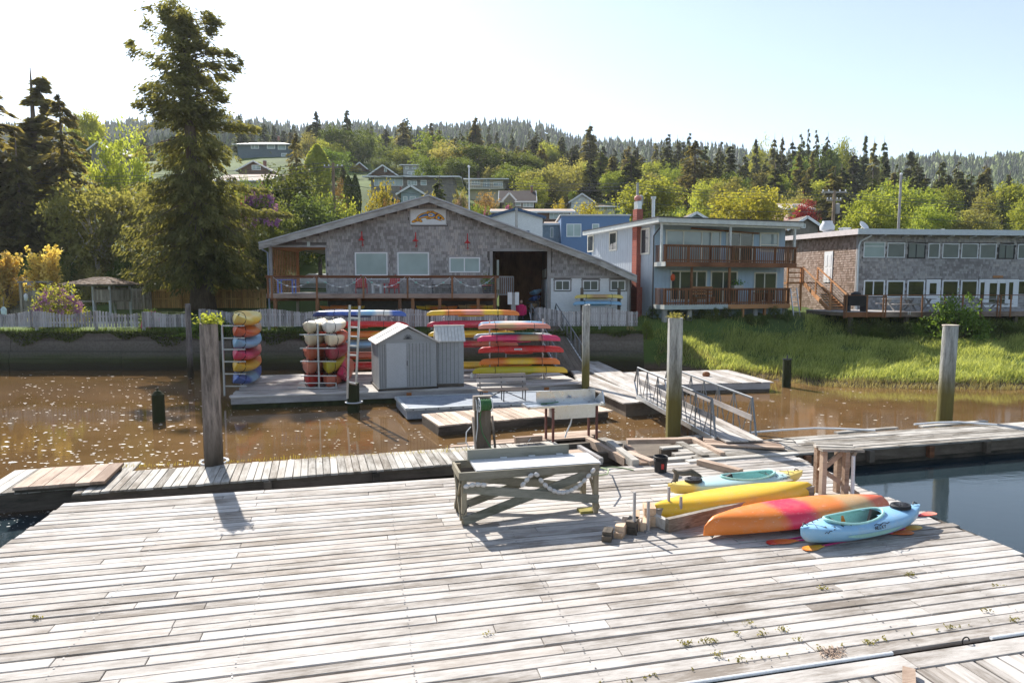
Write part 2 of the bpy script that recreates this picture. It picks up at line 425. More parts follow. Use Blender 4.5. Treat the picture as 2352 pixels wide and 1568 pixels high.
# ---- seawall
def build_seawall():
    t = thing('seawall', 'long dark concrete seawall with green algae band below the picket fence', 'wall', (0, 36.3, 0))
    b = NB('seawall_concrete'); geo = b.n('NewGeometry'); z = b.n('SeparateXYZ', Vector=geo.outputs['Position']).outputs[2]
    tc = b.n('TexCoord').outputs['Object']; mp = b.n('Mapping', Vector=tc); mp.inputs['Scale'].default_value = (.25, 1, 3)
    n1 = b.noise(mp.outputs[0], 1.6, 6., .65); n2 = b.noise(tc, 9., 5.)
    zz = b.math('ADD', b.math('MULTIPLY', z, .4), b.math('MULTIPLY', b.math('SUBTRACT', n1, .5), .28))
    col = b.ramp(zz, [(.0, (.035, .028, .016)), (.16, (.05, .045, .018)), (.27, (.085, .095, .04)), (.38, (.13, .12, .095)), (.6, (.19, .165, .14)), (.8, (.14, .12, .1))])
    col = b.mix(b.math('MULTIPLY', b.ramp(n2, [(.4, 0), (.75, 1)]), .5), col, (.05, .045, .035))
    b.bump(b.math('ADD', n1, n2), .5, .03); mat = b.done(col, .85, .2)
    r = random.Random(3)
    x = -62.0
    while x < 7.2:
        L = min(r.uniform(5.2, 6.6), 7.3 - x)
        for z0, z1, dy in ((-1.4, .62, -.42), (.62, 1.02, -.34), (1.02, 1.62, -.2), (1.62, 1.98, -.1)):
            m = M(); o = r.uniform(-.03, .03)
            m.box(x + .015, dy + o, z0 + .012, x + L - .015, .32, z1)
            part(t, 'concrete_panel', m, mat)
        x += L
build_seawall()

def plank_obj(t, name, mesh_cache, L, wd, th, mat, loc, rz, tilt=0):
    k = (round(L, 2), round(wd, 3), round(th, 3), mat.name)
    me = mesh_cache.get(k)
    if me is None:
        m = M(); e = .006
        x, y = L / 2, wd / 2
        m.add([(-x,-y,-th),(x,-y,-th),(x,y,-th),(-x,y,-th),(-x,-y,-e),(x,-y,-e),(x,y,-e),(-x,y,-e),(-x+e,-y+e,0),(x-e,-y+e,0),(x-e,y-e,0),(-x+e,y-e,0)],
              [(0,3,2,1),(0,1,5,4),(1,2,6,5),(2,3,7,6),(3,0,4,7),(4,5,9,8),(5,6,10,9),(6,7,11,10),(7,4,8,11),(8,9,10,11)])
        me = m.mesh(name); me.materials.append(mat); mesh_cache[k] = me
    return link(name, me, mat, t, loc, (tilt, 0, rz))
PC = {}

# ---- the big float in front
A13 = rad(13)
U13 = Vector((math.cos(A13), math.sin(A13), 0)); V13 = Vector((-math.sin(A13), math.cos(A13), 0))
FL = G(150, 1155)
def big_dock():
    t = thing('plank_dock', 'wide floating dock of pale weathered planks, kayaks and a work table on it', 'dock', (FL.x, FL.y, .45), A13)
    r = random.Random(21); p = .2045
    nrow = 39
    for i in range(nrow):
        y = -p * (i + .5); s0 = .045 * y + r.uniform(-.03, .03); s1 = 16.02 + .053 * y + r.uniform(-.12, .1) - (.35 if r.random() < .08 else 0)
        cuts = [s0]; x = s0 + (r.uniform(1.4, 3.6) if i % 2 else r.uniform(3.2, 4.2))
        while x < s1 - 1.0:
            cuts.append(x); x += r.choice([4.27, 4.88, 3.66, 5.5]) + r.uniform(-.06, .06)
        cuts.append(s1)
        gap = r.choice([.014, .018, .024, .032, .045])
        for a, b in zip(cuts, cuts[1:]):
            L = b - a - .008
            plank_obj(t, 'plank', PC, L, p - gap, .045, PALE, ((a + b) / 2, y, r.uniform(-.006, .006)), r.uniform(-.0012, .0012), r.uniform(-.012, .012))
    yn = -p * nrow
    P = []
    for i in range(nrow):            # nail heads over the bearers
        for k in range(9):
            for dy in (-.055, .06):
                x, y = .37 + k * 1.93 + r.uniform(-.02, .02), -p * (i + .5) + dy + r.uniform(-.01, .01); e = r.uniform(.006, .01); P += [(x - e, y - e, .009), (x + e, y - e, .009), (x + e, y + e, .009), (x - e, y + e, .009)]
    link('nail_heads', arr_mesh('nail_heads', np.array(P), 4), DARKMET, t)['kind'] = 'stuff'
    for k in range(9):       # bearers below, seen through the gaps
        m = M(); x = .3 + k * 1.93; m.box(x, yn + .1, -.3, x + .14, -.05, -.052); part(t, 'bearer', m, DARKW)
    m = M(); m.prism([(.05, -.62), (15.9, -.62), (15.9, -.31), (.05, -.31)], yn + .15, -.12); part(t, 'flotation', m, DARKW)
    m = M(); m.box(.02, -.03, -.3, 15.98, -.002, -.05); part(t, 'rim_board', m, DARKW)
    m = M(); m.beam((0.0, -.05, -.18), (.045 * yn, yn, -.18), .05, .22); part(t, 'rim_board', m, DARKW)
    m = M(); m.beam((16.05, -.05, -.17), (16.05 + .053 * yn, yn, -.17), .05, .2); part(t, 'rim_board', m, DARKW)
    # edging along the near side: pipe strip and bearer plank, then a second float with boards the other way
    s = thing('edge_float', 'narrow float of short cross planks bolted along the big plank dock', 'dock', (FL.x, FL.y, .45), A13)
    x = -1.0
    while x < 17: L = r.uniform(3.2, 4.4); plank_obj(s, 'edge_board', PC, L - .01, .26, .05, PALE, (x + L / 2, yn - .22, .012), 0); x += L
    m = M(); m.tube([(-.5, yn - .045, .02), (11.5, yn - .055, .022), (11.5, yn - .055, .022)], .021, 8); part(s, 'white_pipe', m, WHITE, True)
    m = M(); m.tube([(12.9, yn - .045, .02), (16.4, yn - .055, .022)], .021, 8); part(s, 'white_pipe', m, WHITE, True)
    x = 4.0
    while x < 17.4:
        wd = r.choice([.135, .14, .15, .19]); L = 3.2
        plank_obj(s, 'cross_plank', PC, L, wd - .008, .045, PALE, (x, yn - .36 - L / 2, r.uniform(-.004, .004)), -math.pi / 2 + r.uniform(-.004, .004)); x += wd
    m = M(); m.box(4.0, yn - 3.4, -.5, 17.2, yn - .4, -.06); part(s, 'flotation', m, DARKW)
    pt = lambda px, py: local(s, G(px, py, .46))
    q = pt(2218, 1475); m = M()
    m.tube([(q.x + .05*math.cos(a), q.y, .03 + .05*math.sin(a)) for a in [i*.5 for i in range(10)]], .008, 6); part(s, 'iron_ring', m, BLACK)
    q = pt(2090, 1562); m = M(); m.beam((q.x - .3, q.y - .3, .05), (q.x + .1, q.y + .12, .05), .12, .05); part(s, 'loose_block', m, WALKB)
big_dock()

# ---- walkways
def cross_deck(t, P0, ang, L, wd, z, pw, mat, thick=.045, jit=.05, seed=1, name='plank', skip=()):
    """boards laid across a strip that starts at P0 (world, front edge) and runs along ang"""
    r = random.Random(seed); ux, uy = math.cos(ang), math.sin(ang); x = 0; i = 0
    while x < L:
        w_ = pw * r.uniform(.92, 1.08)
        if i not in skip:
            l2 = wd + r.uniform(-jit, jit); c = (P0.x + ux * (x + w_/2) - uy * wd/2, P0.y + uy * (x + w_/2) + ux * wd/2, z + r.uniform(-.006, .006))
            q = local(t, c)
            plank_obj(t, name, PC, round(l2, 1), round(w_ - .012, 2), thick, mat, q, ang + math.pi/2 - t.rotation_euler.z + r.uniform(-.008, .008), r.uniform(-.02, .02))
        x += w_; i += 1
AW = rad(16.6)
def walkways():
    P0 = G(165, 1134, .5)
    t = thing('walkway', 'grey walkway of short cross planks between the big dock and the tall pile', 'walkway', (P0.x, P0.y, .5), AW)
    L = (G(1150, 1057, .5) - P0).length
    cross_deck(t, P0, AW, L, 1.5, .5, .165, WALK, seed=4)
    for y in (.12, .72, 1.36):
        m = M(); m.box(-.05, y, -.3, L + 1.6, y + .12, -.052); part(t, 'bearer', m, DARKW)
    m = M(); m.box(-.1, .3, -.75, L + 1.3, 1.25, -.31); part(t, 'flotation', m, DARKW)
    for k in (3.6, 5.9):
        m = M(); m.box(k, -.06, -.3, k + .16, .1, -.06); part(t, 'block', m, DARKW)
    # newer brown ramp panel lying on its end
    r2 = random.Random(9)
    Q = G(28, 1128, .55); t2 = thing('brown_boards', 'panel of six wide brown boards laid on the end of the grey walkway', 'boards', (Q.x, Q.y, .6), AW)
    for k in range(6):
        plank_obj(t2, 'board', PC, 1.5, .262, .06, WALKB, (.14 + k * .272, .72, .03 + r2.uniform(-.004, .004)), math.pi/2 + .01)
    m = M(); m.box(0, .1, -.12, 1.62, .22, -.032).box(0, 1.2, -.12, 1.62, 1.32, -.032); part(t2, 'batten', m, DARKW)
    # old raft end further along
    Q = G(-60, 1150, .3); t3 = thing('old_float_end', 'low mossy float end beside the panel of brown boards', 'float', (Q.x, Q.y, .3), AW)
    cross_deck(t3, Q, AW, 2.4, 1.9, .42, .24, WALK, seed=8)
    m = M(); m.box(0, 0, -.5, 2.35, 1.85, .07); part(t3, 'body', m, DARKW)

    # worn platform with the hose stand and the sink
    P0 = G(1150, 1056, .5); a = AW
    t = thing('sink_platform', 'worn plank platform under the hose stand and outdoor sink', 'dock', (P0.x, P0.y, .5), a)
    q = lambda px, py, z=.5: local(t, G(px, py, z))
    rows = [(-.9, 3.1, 1.62), (-.4, 3.3, 1.84), (1.0, 3.4, 2.06), (1.6, 3.6, 2.28)]
    r = random.Random(5)
    for x0, x1, y in rows: plank_obj(t, 'plank', PC, round(x1 - x0, 1), .205, .05, WALKB, ((x0 + x1)/2, y, .02 + r.uniform(-.01, .01)), r.uniform(-.02, .02))
    cross_deck(t, P0, a, 1.7, 1.5, .5, .19, WALK, seed=14)
    for y in (.1, 1.2, 2.1): m = M(); m.box(-.6, y, -.3, 3.4, y + .13, -.056); part(t, 'bearer', m, DARKW)
    m = M(); m.box(-.5, .3, -.75, 3.2, 2.2, -.31); part(t, 'flotation', m, DARKW)
    # low wooden tray (ramp) lying on it
    t = thing('wooden_tray', 'low framed wooden ramp tray lying before the outdoor sink', 'tray', G(1300, 1062, .52), a)
    m = M(); m.box(-.75, -.35, .06, .75, .75, .1); part(t, 'floor', m, WALKB)
    for x in (-.78, .72): m = M(); m.beam((x, -.4, .1), (x - .06, .82, .12), .1, .12); part(t, 'side_rail', m, GREYX)
    m = M(); m.box(-.75, -.4, .0, .75, -.353, .12); part(t, 'front_rail', m, GREYX)

    # broken frame of an old float between the walkways
    C = G(1335, 1048, .35)
    t = thing('broken_float_frame', 'broken float frame of loose brown timbers beside the outdoor sink platform', 'timbers', (C.x, C.y, .35), a)
    e = lambda px, py, z=.5: local(t, G(px, py, z))
    sticks = [((1350, 1012), (1440, 1060), .16, .2), ((1380, 1008), (1420, 1022), .3, .08), ((1440, 1013), (1600, 1010), .2, .12), ((1480, 1062), (1705, 1042), .22, .1),
              ((1440, 1045), (1500, 1068), .2, .22), ((1400, 1020), (1460, 1065), .17, .2), ((1440, 1030), (1480, 1072), .16, .2), ((1560, 1020), (1620, 1052), .2, .16), ((1590, 1010), (1660, 1045), .14, .14), ((1535, 1014), (1620, 1003), .28, .1), ((1620, 1008), (1695, 1000), .2, .1)]
    for k, (p, q, wd, h) in enumerate(sticks):
        m = M(); m.beam(e(*p, z=.42 + .04 * (k % 3)), e(*q, z=.42 + .04 * (k % 3)), wd, h); part(t, 'timber', m, WALKB if k % 2 == 0 else WALK)
    m = M(); A = [e(1345, 1075, .1), e(1720, 1052, .1), e(1690, 1005, .1), e(1345, 1018, .1)]
    m.slab([(p.x, p.y) for p in A], -.6, -.2); part(t, 'sunken_hull', m, DARKW)
    # long walkway to the right
    P0 = G(1600, 1058, .5); P1 = G(2352, 1002, .5); ang = math.atan2(P1.y - P0.y, P1.x - P0.x)
    t = thing('long_walkway', 'long walkway of lengthwise planks under the foot of the gangway', 'walkway', (P0.x, P0.y, .5), ang)
    r = random.Random(31)
    for k in range(7):
        x = -.2 + (k % 3) * .3; y = .1 + k * .22
        while x < 15: L = r.choice([3.05, 3.66, 4.27]); plank_obj(t, 'plank', PC, L - .012, .208, .05, WALK, (x + L/2, y, r.uniform(-.008, .008)), r.uniform(-.003, .003), r.uniform(-.02, .02)); x += L
    for y in (.05, .75, 1.4): m = M(); m.box(-.2, y, -.34, 14.5, y + .12, -.06); part(t, 'bearer', m, DARKW)
    m = M(); m.box(0, .2, -.8, 14.3, 1.35, -.36); part(t, 'flotation', m, DARKW)
    for k in range(7): m = M(); x = 1.1 + k * 1.9; m.box(x, -.08, -.36, x + .15, .045, -.07); part(t, 'block', m, CEDARX if k % 2 else DARKW)
    for x, y, L in ((6.4, 1.66, 2.2), (9.6, 1.72, 2.6)): plank_obj(t, 'loose_plank', PC, L, .15, .05, WALK, (x, y, .05), .05)
    m = M(); pts = [local(t, G(px, py, .57)) for px, py in [(1722, 993), (1800, 987), (1870, 983), (1925, 984), (2010, 988)]]; m.tube(pts, .03, 8); part(t, 'white_hose', m, WHITE, True)
    m = M(); pts = [local(t, G(px, py, .57)) for px, py in [(2100, 974), (2150, 970), (2200, 969), (2290, 975)]]; m.tube(pts, .03, 8); part(t, 'white_hose', m, WHITE, True)
    m = M(); pts = [local(t, G(px, py, .56)) for px, py in [(1735, 993), (1742, 1000), (1780, 1004), (1820, 1009), (1828, 1016), (1790, 1013), (1745, 1008)]]; m.tube(pts, .012, 6); part(t, 'looped_cable', m, BLACK)
walkways()

# ---- rack float (the one with the sheds and kayak racks)
def rack_float():
    P0 = G(530, 912, .5)
    P1 = G(1330, 882, .5); ang = math.atan2(P1.y - P0.y, P1.x - P0.x); L = (P1 - P0).length + .3
    t = thing('rack_float', 'long weathered float carrying the kayak racks and the two sheds', 'dock', (P0.x, P0.y, .5), ang)
    r = random.Random(41); D = 6.2
    y = .12
    while y < D:
        x = r.uniform(-.1, .1)
        while x < L - .3: l = min(r.choice([4.27, 4.88, 5.5]), L - x); plank_obj(t, 'plank', PC, round(l, 1) - .01, .268, .05, PALE, (x + l/2, y, r.uniform(-.006, .006)), r.uniform(-.003, .003), r.uniform(-.01, .01)); x += l
        y += .28
    m = M(); m.box(0, 0, -.28, L, .1, -.055); part(t, 'rim_beam', m, GREYX)
    m = M(); m.box(0, .12, -.9, L, D - .1, -.29); part(t, 'flotation', m, paint('mossy_float', (.045, .05, .02), .9, .2, .5, 4))
    m = M(); m.box(-.02, .12, -.28, .08, D, -.055); part(t, 'rim_beam', m, GREYX)
    for x in (6.5, 9.6, 12.2): m = M(); m.box(x, -.05, -.3, x + .2, .0, -.08); part(t, 'rust_bracket', m, paint('rusty_plate', (.35, .14, .05), .8, .2, .3, 12))
    # link float towards the gangway, boards lengthwise
    Q = [G(px, py, .5) for px, py in [(1305, 826), (1345, 818), (1500, 880), (1560, 915), (1438, 925), (1336, 880)]]
    t2 = thing('landing_float', 'sunlit landing float between the rack float and the gangway', 'dock', (Q[5].x, Q[5].y, .5), 0)
    lq = [local(t2, p) for p in Q]
    m = M(); m.slab([(p.x, p.y) for p in lq][::-1], -.5, -.06); part(t2, 'hull', m, DARKW)
    d = (lq[3] - lq[1]); ax = math.atan2(d.y, d.x)
    # boards from the back towards the gangway
    A, B, Cc, D2 = lq[5], lq[0], lq[4], lq[3]
    n = 16
    for k in range(n):
        f = (k + .5) / n; p = A.lerp(B, f) if True else A; q = Cc.lerp(D2, f)
        if f > .5: p = lq[0].lerp(lq[1], (f - .5) * 2); 
        l = (q - p).length; a_ = math.atan2(q.y - p.y, q.x - p.x); c = (p + q) / 2
        plank_obj(t2, 'plank', PC, round(l, 1), round((B - A).length / n * .62, 2), .05, PALE, (c.x, c.y, r.uniform(-.004, .004)), a_)
    # float moored behind, at the marsh edge
    P0 = G(1478, 884, .42); P1 = G(1768, 877, .42); ang = math.atan2(P1.y - P0.y, P1.x - P0.x); L = (P1 - P0).length
    t3 = thing('marsh_float', 'bare plank float lying at the edge of the marsh grass', 'dock', (P0.x, P0.y, .42), ang)
    cross_deck(t3, P0, ang, L, 4.2, .42, .3, PALE, seed=44, jit=.02)
    m = M(); m.box(0, 0.02, -.6, L, 4.1, -.06); part(t3, 'hull', m, DARKW)
    m = M(); m.box(0, -.04, -.3, L, .015, -.05); part(t3, 'rim_beam', m, GREYX)
    m = M(); q = local(t3, G(1622, 862, .45)); m.ball((q.x, q.y, .08), .2, .16, .14); part(t3, 'dry_weed_clump', m, foliage('dry_weed', (.3, .16, .07), (.5, .3, .15)))
    # grey float with the bench
    C = [G(px, py, .42) for px, py in [(935, 939), (1318, 920), (1265, 898), (910, 912)]]
    t4 = thing('grey_float', 'grey coated float with a bolted rim, the slatted bench on it', 'float', (C[0].x, C[0].y, .42), 0)
    lq = [local(t4, p) for p in C]; pl = [(p.x, p.y) for p in lq]
    gm = paint('grey_float_skin', (.23, .26, .3), .7, .3, .3, 3, bump=.3, dirt=(.42, .44, .44))
    m = M(); m.slab(pl, -.36, 0); part(t4, 'hull', m, gm)
    m = M(); 
    for a_, b_ in zip(lq, lq[1:] + lq[:1]): m.beam((a_.x, a_.y, -.02), (b_.x, b_.y, -.02), .12, .09)
    part(t4, 'rim', m, paint('pale_rim', (.42, .45, .46), .6, .3, .2, 4))
    for k in range(14):
        f = (k + .5)/14; p = lq[0].lerp(lq[1], f); m = M(); m.ball((p.x, p.y - .065, -.03), .025, .02, .025, 6, 4); part(t4, 'bolt', m, DARKMET)
    # low plank float before it
    C = [G(px, py, .34) for px, py in [(1008, 977), (1397, 943), (1356, 921), (975, 948)]]
    ang = math.atan2(C[1].y - C[0].y, C[1].x - C[0].x); L = (C[1] - C[0]).length
    t5 = thing('low_plank_float', 'low brown plank float between the grey float and the outdoor sink', 'float', (C[0].x, C[0].y, .34), ang)
    cross_deck(t5, C[0], ang, L, 2.0, .34, .24, wood('tan_plank_wood', (.62, .5, .39), (.28, .2, .14), rv=.3), seed=51, jit=.02)
    m = M(); m.box(0, 0, -.24, L, .09, -.055); part(t5, 'rim_beam', m, DARKW)
    m = M(); m.box(0, .1, -.5, L, 1.95, -.06); part(t5, 'flotation', m, DARKW)
rack_float()
# ================================================================== PILES, GANGWAYS, DOCK FURNITURE
def pile_mat(name, top, mid, low, z1, z2, axis_dark=.5):
    if name in MATS: return MATS[name]
    b = NB(name); geo = b.n('NewGeometry'); z = b.n('SeparateXYZ', Vector=geo.outputs['Position']).outputs[2]
    v = b.coords((1, 1, .12)); g = b.noise(v, 9., 6., .65); g2 = b.noise(v, 45., 4., .7); bl = b.noise(b.coords((1, 1, .4)), 1.6, 4.)
    col = b.mix(b.ramp(b.math('ADD', b.math('MULTIPLY', g, .65), b.math('MULTIPLY', g2, .35)), [(.38, 0), (.6, 1)]), mul(top, .3), top)
    col = b.mix(b.math('MULTIPLY', b.ramp(bl, [(.5, 0), (.62, 1)]), axis_dark), col, mul(top, .22))
    f = b.math('ADD', z, b.math('MULTIPLY', b.math('SUBTRACT', bl, .5), 1.6))
    col = b.mix(b.ramp(b.math('DIVIDE', f, 5.), [(z1 / 5, 1), (z2 / 5, 0)]), col, b.mix(g, low, mid))
    b.bump(b.math('ADD', g, g2), .9, .02)
    return b.done(col, .85, .2)
def pile(name, label, px, pyb, pyt, zb, dia, mat, square=False, lean=0., tuft=False, cat='pile', cap=False, seed=0, ztop=None):
    B = G(px, pyb, zb); T = W(px, pyt, B.y)
    t = thing(name, label, cat, (B.x, B.y, 0)); h = T.z; r = random.Random(seed)
    m = M(); n = 18; prof = []
    k = 14
    vs, fs = [], []
    for i in range(k + 1):
        z = -1.4 + (h + 1.4) * i / k
        for j in range(n):
            a = 2 * math.pi * j / n + .3; rr = dia / 2 * (1.06 - .08 * i / k) * (1 + .035 * math.sin(3 * a + seed) + r.uniform(-.018, .018))
            if square:
                c_ = max(abs(math.cos(a)), abs(math.sin(a))); rr = dia / 2 * min(1 / c_, 1.2)
            vs.append((rr * math.cos(a) + lean * max(0, z), rr * math.sin(a), z + (r.uniform(-.03, .03) if i == k else 0)))
    for i in range(k):
        for j in range(n): fs.append((i*n+j, i*n+(j+1)%n, (i+1)*n+(j+1)%n, (i+1)*n+j))
    fs.append(tuple(k*n + j for j in range(n)))
    m.add(vs, fs); part(t, 'shaft', m, mat, True)
    if cap:
        m = M(); m.lathe([(dia*.53, h), (dia*.53, h + .03)], lean*h, 0, 18); part(t, 'top_face', m, paint('sawn_end', (.6, .52, .42), .8, .2, .2, 9))
    return t, B, h
PM_L = pile_mat('pile_wood_brown', (.34, .28, .24), (.1, .08, .06), (.045, .035, .025), .5, 1.6)
PM_G = pile_mat('pile_wood_green', (.52, .52, .48), (.2, .17, .05), (.1, .085, .03), 1.2, 2.4, .35)
PM_D = pile_mat('pile_wood_dark', (.07, .06, .04), (.04, .05, .015), (.02, .02, .012), 1.5, 2.5)
pile('dock_pile', 'thick dark splitting timber pile with a leafy tuft on top beside the walkway', 491, 1066, 742, .5, .4, PM_L, seed=1)
pile('dock_pile', 'thick square-hewn pale pile with yellowed weeds on top beside the gangway', 1546, 990, 730, .4, .4, PM_G, square=True, seed=2)
pile('dock_pile', 'round pale pile with green algae foot behind the long walkway', 2168, 962, 748, .4, .44, PM_G, lean=.012, cap=True, seed=3)
pile('dock_pile', 'tall smooth pale pile with a white mooring hoop between the rack float and landing', 1345, 893, 700, .4, .31, PM_G, seed=4)
pile('fence_pile', 'thin split grey pole standing in the water before the seawall', 438, 866, 698, 0, .27, pile_mat('pole_wood', (.3, .27, .25), (.06, .05, .03), (.03, .025, .015), .6, 1.4), seed=5)
t, B, h = pile('pile_stump', 'short mossy pile stump with a pointed top standing in the brown water', 365, 968, 906, 0, .4, PM_D, seed=6)
m = M(); m.lathe([(.2, h - .02), (.1, h + .12), (.035, h + .15), (.03, h + .22)], 0, 0, 10); part(t, 'pointed_top', m, PM_D)
t, B, h = pile('pile_stump', 'dark algae covered stump with an iron cross piece near the marsh grass', 1806, 889, 826, 0, .38, PM_D, seed=7)
m = M(); m.beam((-.2, 0, h + .03), (.2, 0, h + .03), .1, .05).beam((0, 0, h), (0, 0, h + .2), .05, .05); part(t, 'iron_cross', m, DARKMET)

def hoop(label, c, rx, ry, r=.03, arm=None):
    t = thing('mooring_hoop', label, 'hoop', c); m = M()
    m.tube([(rx*math.cos(a), ry*math.sin(a), 0) for a in [i*math.pi/8 for i in range(16)]], r, 8, True); part(t, 'ring', m, WHITE if 'white' in label else STEEL, True)
    if arm: m = M(); m.tube([(0, ry, 0), arm], r, 6); part(t, 'arm', m, STEEL)
p = G(1346, 899, .42); hoop('white hoop around the tall smooth pale pile', (p.x, p.y, .45), .27, .27)
p = G(492, 1066, .4); hoop('white pipe hoop around the thick dark splitting pile', (p.x, p.y, .47), .31, .31)

# ladder lashed to a short pile in front of the rack float
def ladder():
    B = G(810, 930, .3); t = thing('aluminium_ladder', 'tall aluminium ladder standing beside the grey plastic shed', 'ladder', (B.x, B.y, 0))
    Y = B.y; f = lambda px, py: Vector((W(px, py, Y).x - B.x, 0, W(px, py, Y).z))
    a0, a1 = f(798, 915), f(803.5, 701); b0, b1 = f(818, 878), f(826, 703)
    for p, q in ((a0, a1), (b0, b1)): m = M(); m.beam(p, q, .07, .07, (0, 1, 0)); part(t, 'stile', m, ALU)
    for k, py in enumerate((730, 751, 772, 794, 815, 877)):
        m = M(); l = (a1 - a0); ta = (f(800, py).z - a0.z) / l.z; lb = b1 - b0; tb = (f(800, py + (4 if k == 5 else 1)).z - b0.z) / lb.z
        m.beam(a0 + l * ta, b0 + lb * tb, .06, .05); part(t, 'rung', m, ALU)
    t2 = thing('pile_stump', 'square sawn dark stump inside a steel mooring hoop below the ladder', 'pile', (B.x, B.y + .2, 0))
    m = M(); top = f(806, 880).z
    m.box(-.2, -.17, -1.2, .17, .17, top - .02); part(t2, 'shaft', m, PM_D)
    m = M(); m.beam((-.2, -.18, top + .02), (.17, -.18, top - .06), .05, .04); part(t2, 'edge_strip', m, WALKB)
    hoop('grey steel hoop around the square stump below the ladder', (B.x, B.y + .2, .38), .3, .3)
ladder()

# gangways
def gangway(name, label, a0, a1, w_, rail_h, nb, posts_only=False, deckmat=PALE, plankrail=True):
    """a0, a1: centre of its two ends (world)"""
    a0, a1 = Vector(a0), Vector(a1); d = a1 - a0; ang = math.atan2(d.y, d.x); L = Vector((d.x, d.y, 0)).length; sl = d.z / L
    t = thing(name, label, 'gangway', a0, ang)
    z = lambda x: sl * x
    for s in (-1, 1):
        y = s * w_ / 2
        m = M(); m.beam((0, y, -.06), (L, y, z(L) - .06), .06, .14); part(t, 'side_beam', m, ALU)
        m = M(); m.tube([(-.28, y, .45), (0.05, y, rail_h), (L - .25, y, z(L) + rail_h), (L, y, z(L) + .02)], .032, 7); part(t, 'handrail', m, DULL, True)
        m = M(); m.tube([(-.28, y, .45), (0.05, y, .0)], .026, 6); part(t, 'end_strut', m, STEEL, True)
        for k in range(nb + 1):
            x = .05 + (L - .35) * k / nb
            m = M(); m.tube([(x, y, z(x)), (x, y, z(x) + rail_h)], .02, 6); part(t, 'post', m, DULL)
            if k < nb:
                x2 = .05 + (L - .35) * (k + .5) / nb; x3 = .05 + (L - .35) * (k + 1) / nb
                m = M(); m.tube([(x, y, z(x) + rail_h), (x2 - .06, y, z(x2))], .014, 5); part(t, 'diagonal_bar', m, DULL)
                m = M(); m.tube([(x2 + .06, y, z(x2)), (x3, y, z(x3) + rail_h)], .014, 5); part(t, 'diagonal_bar', m, DULL)
        if plankrail:
            m = M(); m.beam((.1, y - s*.05, .48), (L - .15, y - s*.05, z(L) + .48), .03, .15); part(t, 'rub_board', m, GREYX)
    n = int(L / .3)
    m_ = None
    for k in range(5):
        y = -w_/2 + .05 + (w_ - .1) * (k + .5) / 5
        m = M(); m.beam((0, y, .02), (L + .5, y, z(L + .5) + .02), (w_ - .1)/5 - .012, .04); part(t, 'deck_board', m, deckmat)
    return t
gangway('gangway', 'aluminium truss gangway sloping down to the long walkway beside the square-hewn pile', G(1498, 906, .72), G(1690, 1004, .62), 1.15, 1.0, 6)
tg = gangway('shore_ramp', 'steel shore ramp leading up from the rack float to the lodge yard', W(1248, 735, 38.0), G(1312, 842, .56), 1.5, .95, 7, plankrail=False, deckmat=DARKW)
# wooden step at the gangway foot
p = G(1700, 1024, .55); t = thing('gangway_step', 'pale wooden landing plank at the gangway foot', 'plank', (p.x, p.y, .52), AW)
for k in range(3): plank_obj(t, 'board', PC, 1.9, .2, .05, WALKB, (.1 + .1*k, -.05 + .22*k, .06), -.5)

# ---- bench on the grey float
def bench():
    B0, B1 = G(1100, 925, .42), G(1216, 917, .42); ang = rad(12)
    t = thing('slatted_bench', 'weathered slatted bench with iron legs on the grey float', 'bench', (B0.x, B0.y, .42), ang); L = 1.85
    for k in range(3):
        m = M(); z = .52 + k * .17; m.box(0, .42 + .05*k, z, L, .455 + .05*k, z + .115); part(t, 'back_slat', m, GREYX)
    for k in range(3): m = M(); m.box(0, -.02 + .15*k, .42, L, .11 + .15*k, .455); part(t, 'seat_slat', m, WALKB)
    for x in (.12, L/2, L - .12):
        m = M(); m.beam((x, .0, .4), (x, .42, .4), .035, .035).beam((x, .05, 0), (x, .0, .4), .035, .035).beam((x, .45, 0), (x, .44, .4), .035, .035).beam((x, .44, .4), (x, .6, .98), .035, .035)
        part(t, 'leg_frame', m, DARKMET)
    m = M(); m.beam((.12, .2, .03), (L/2, .22, .39), .03, .03).beam((L/2, .22, .39), (L - .12, .2, .03), .03, .03); part(t, 'cross_brace', m, DARKMET)
bench()

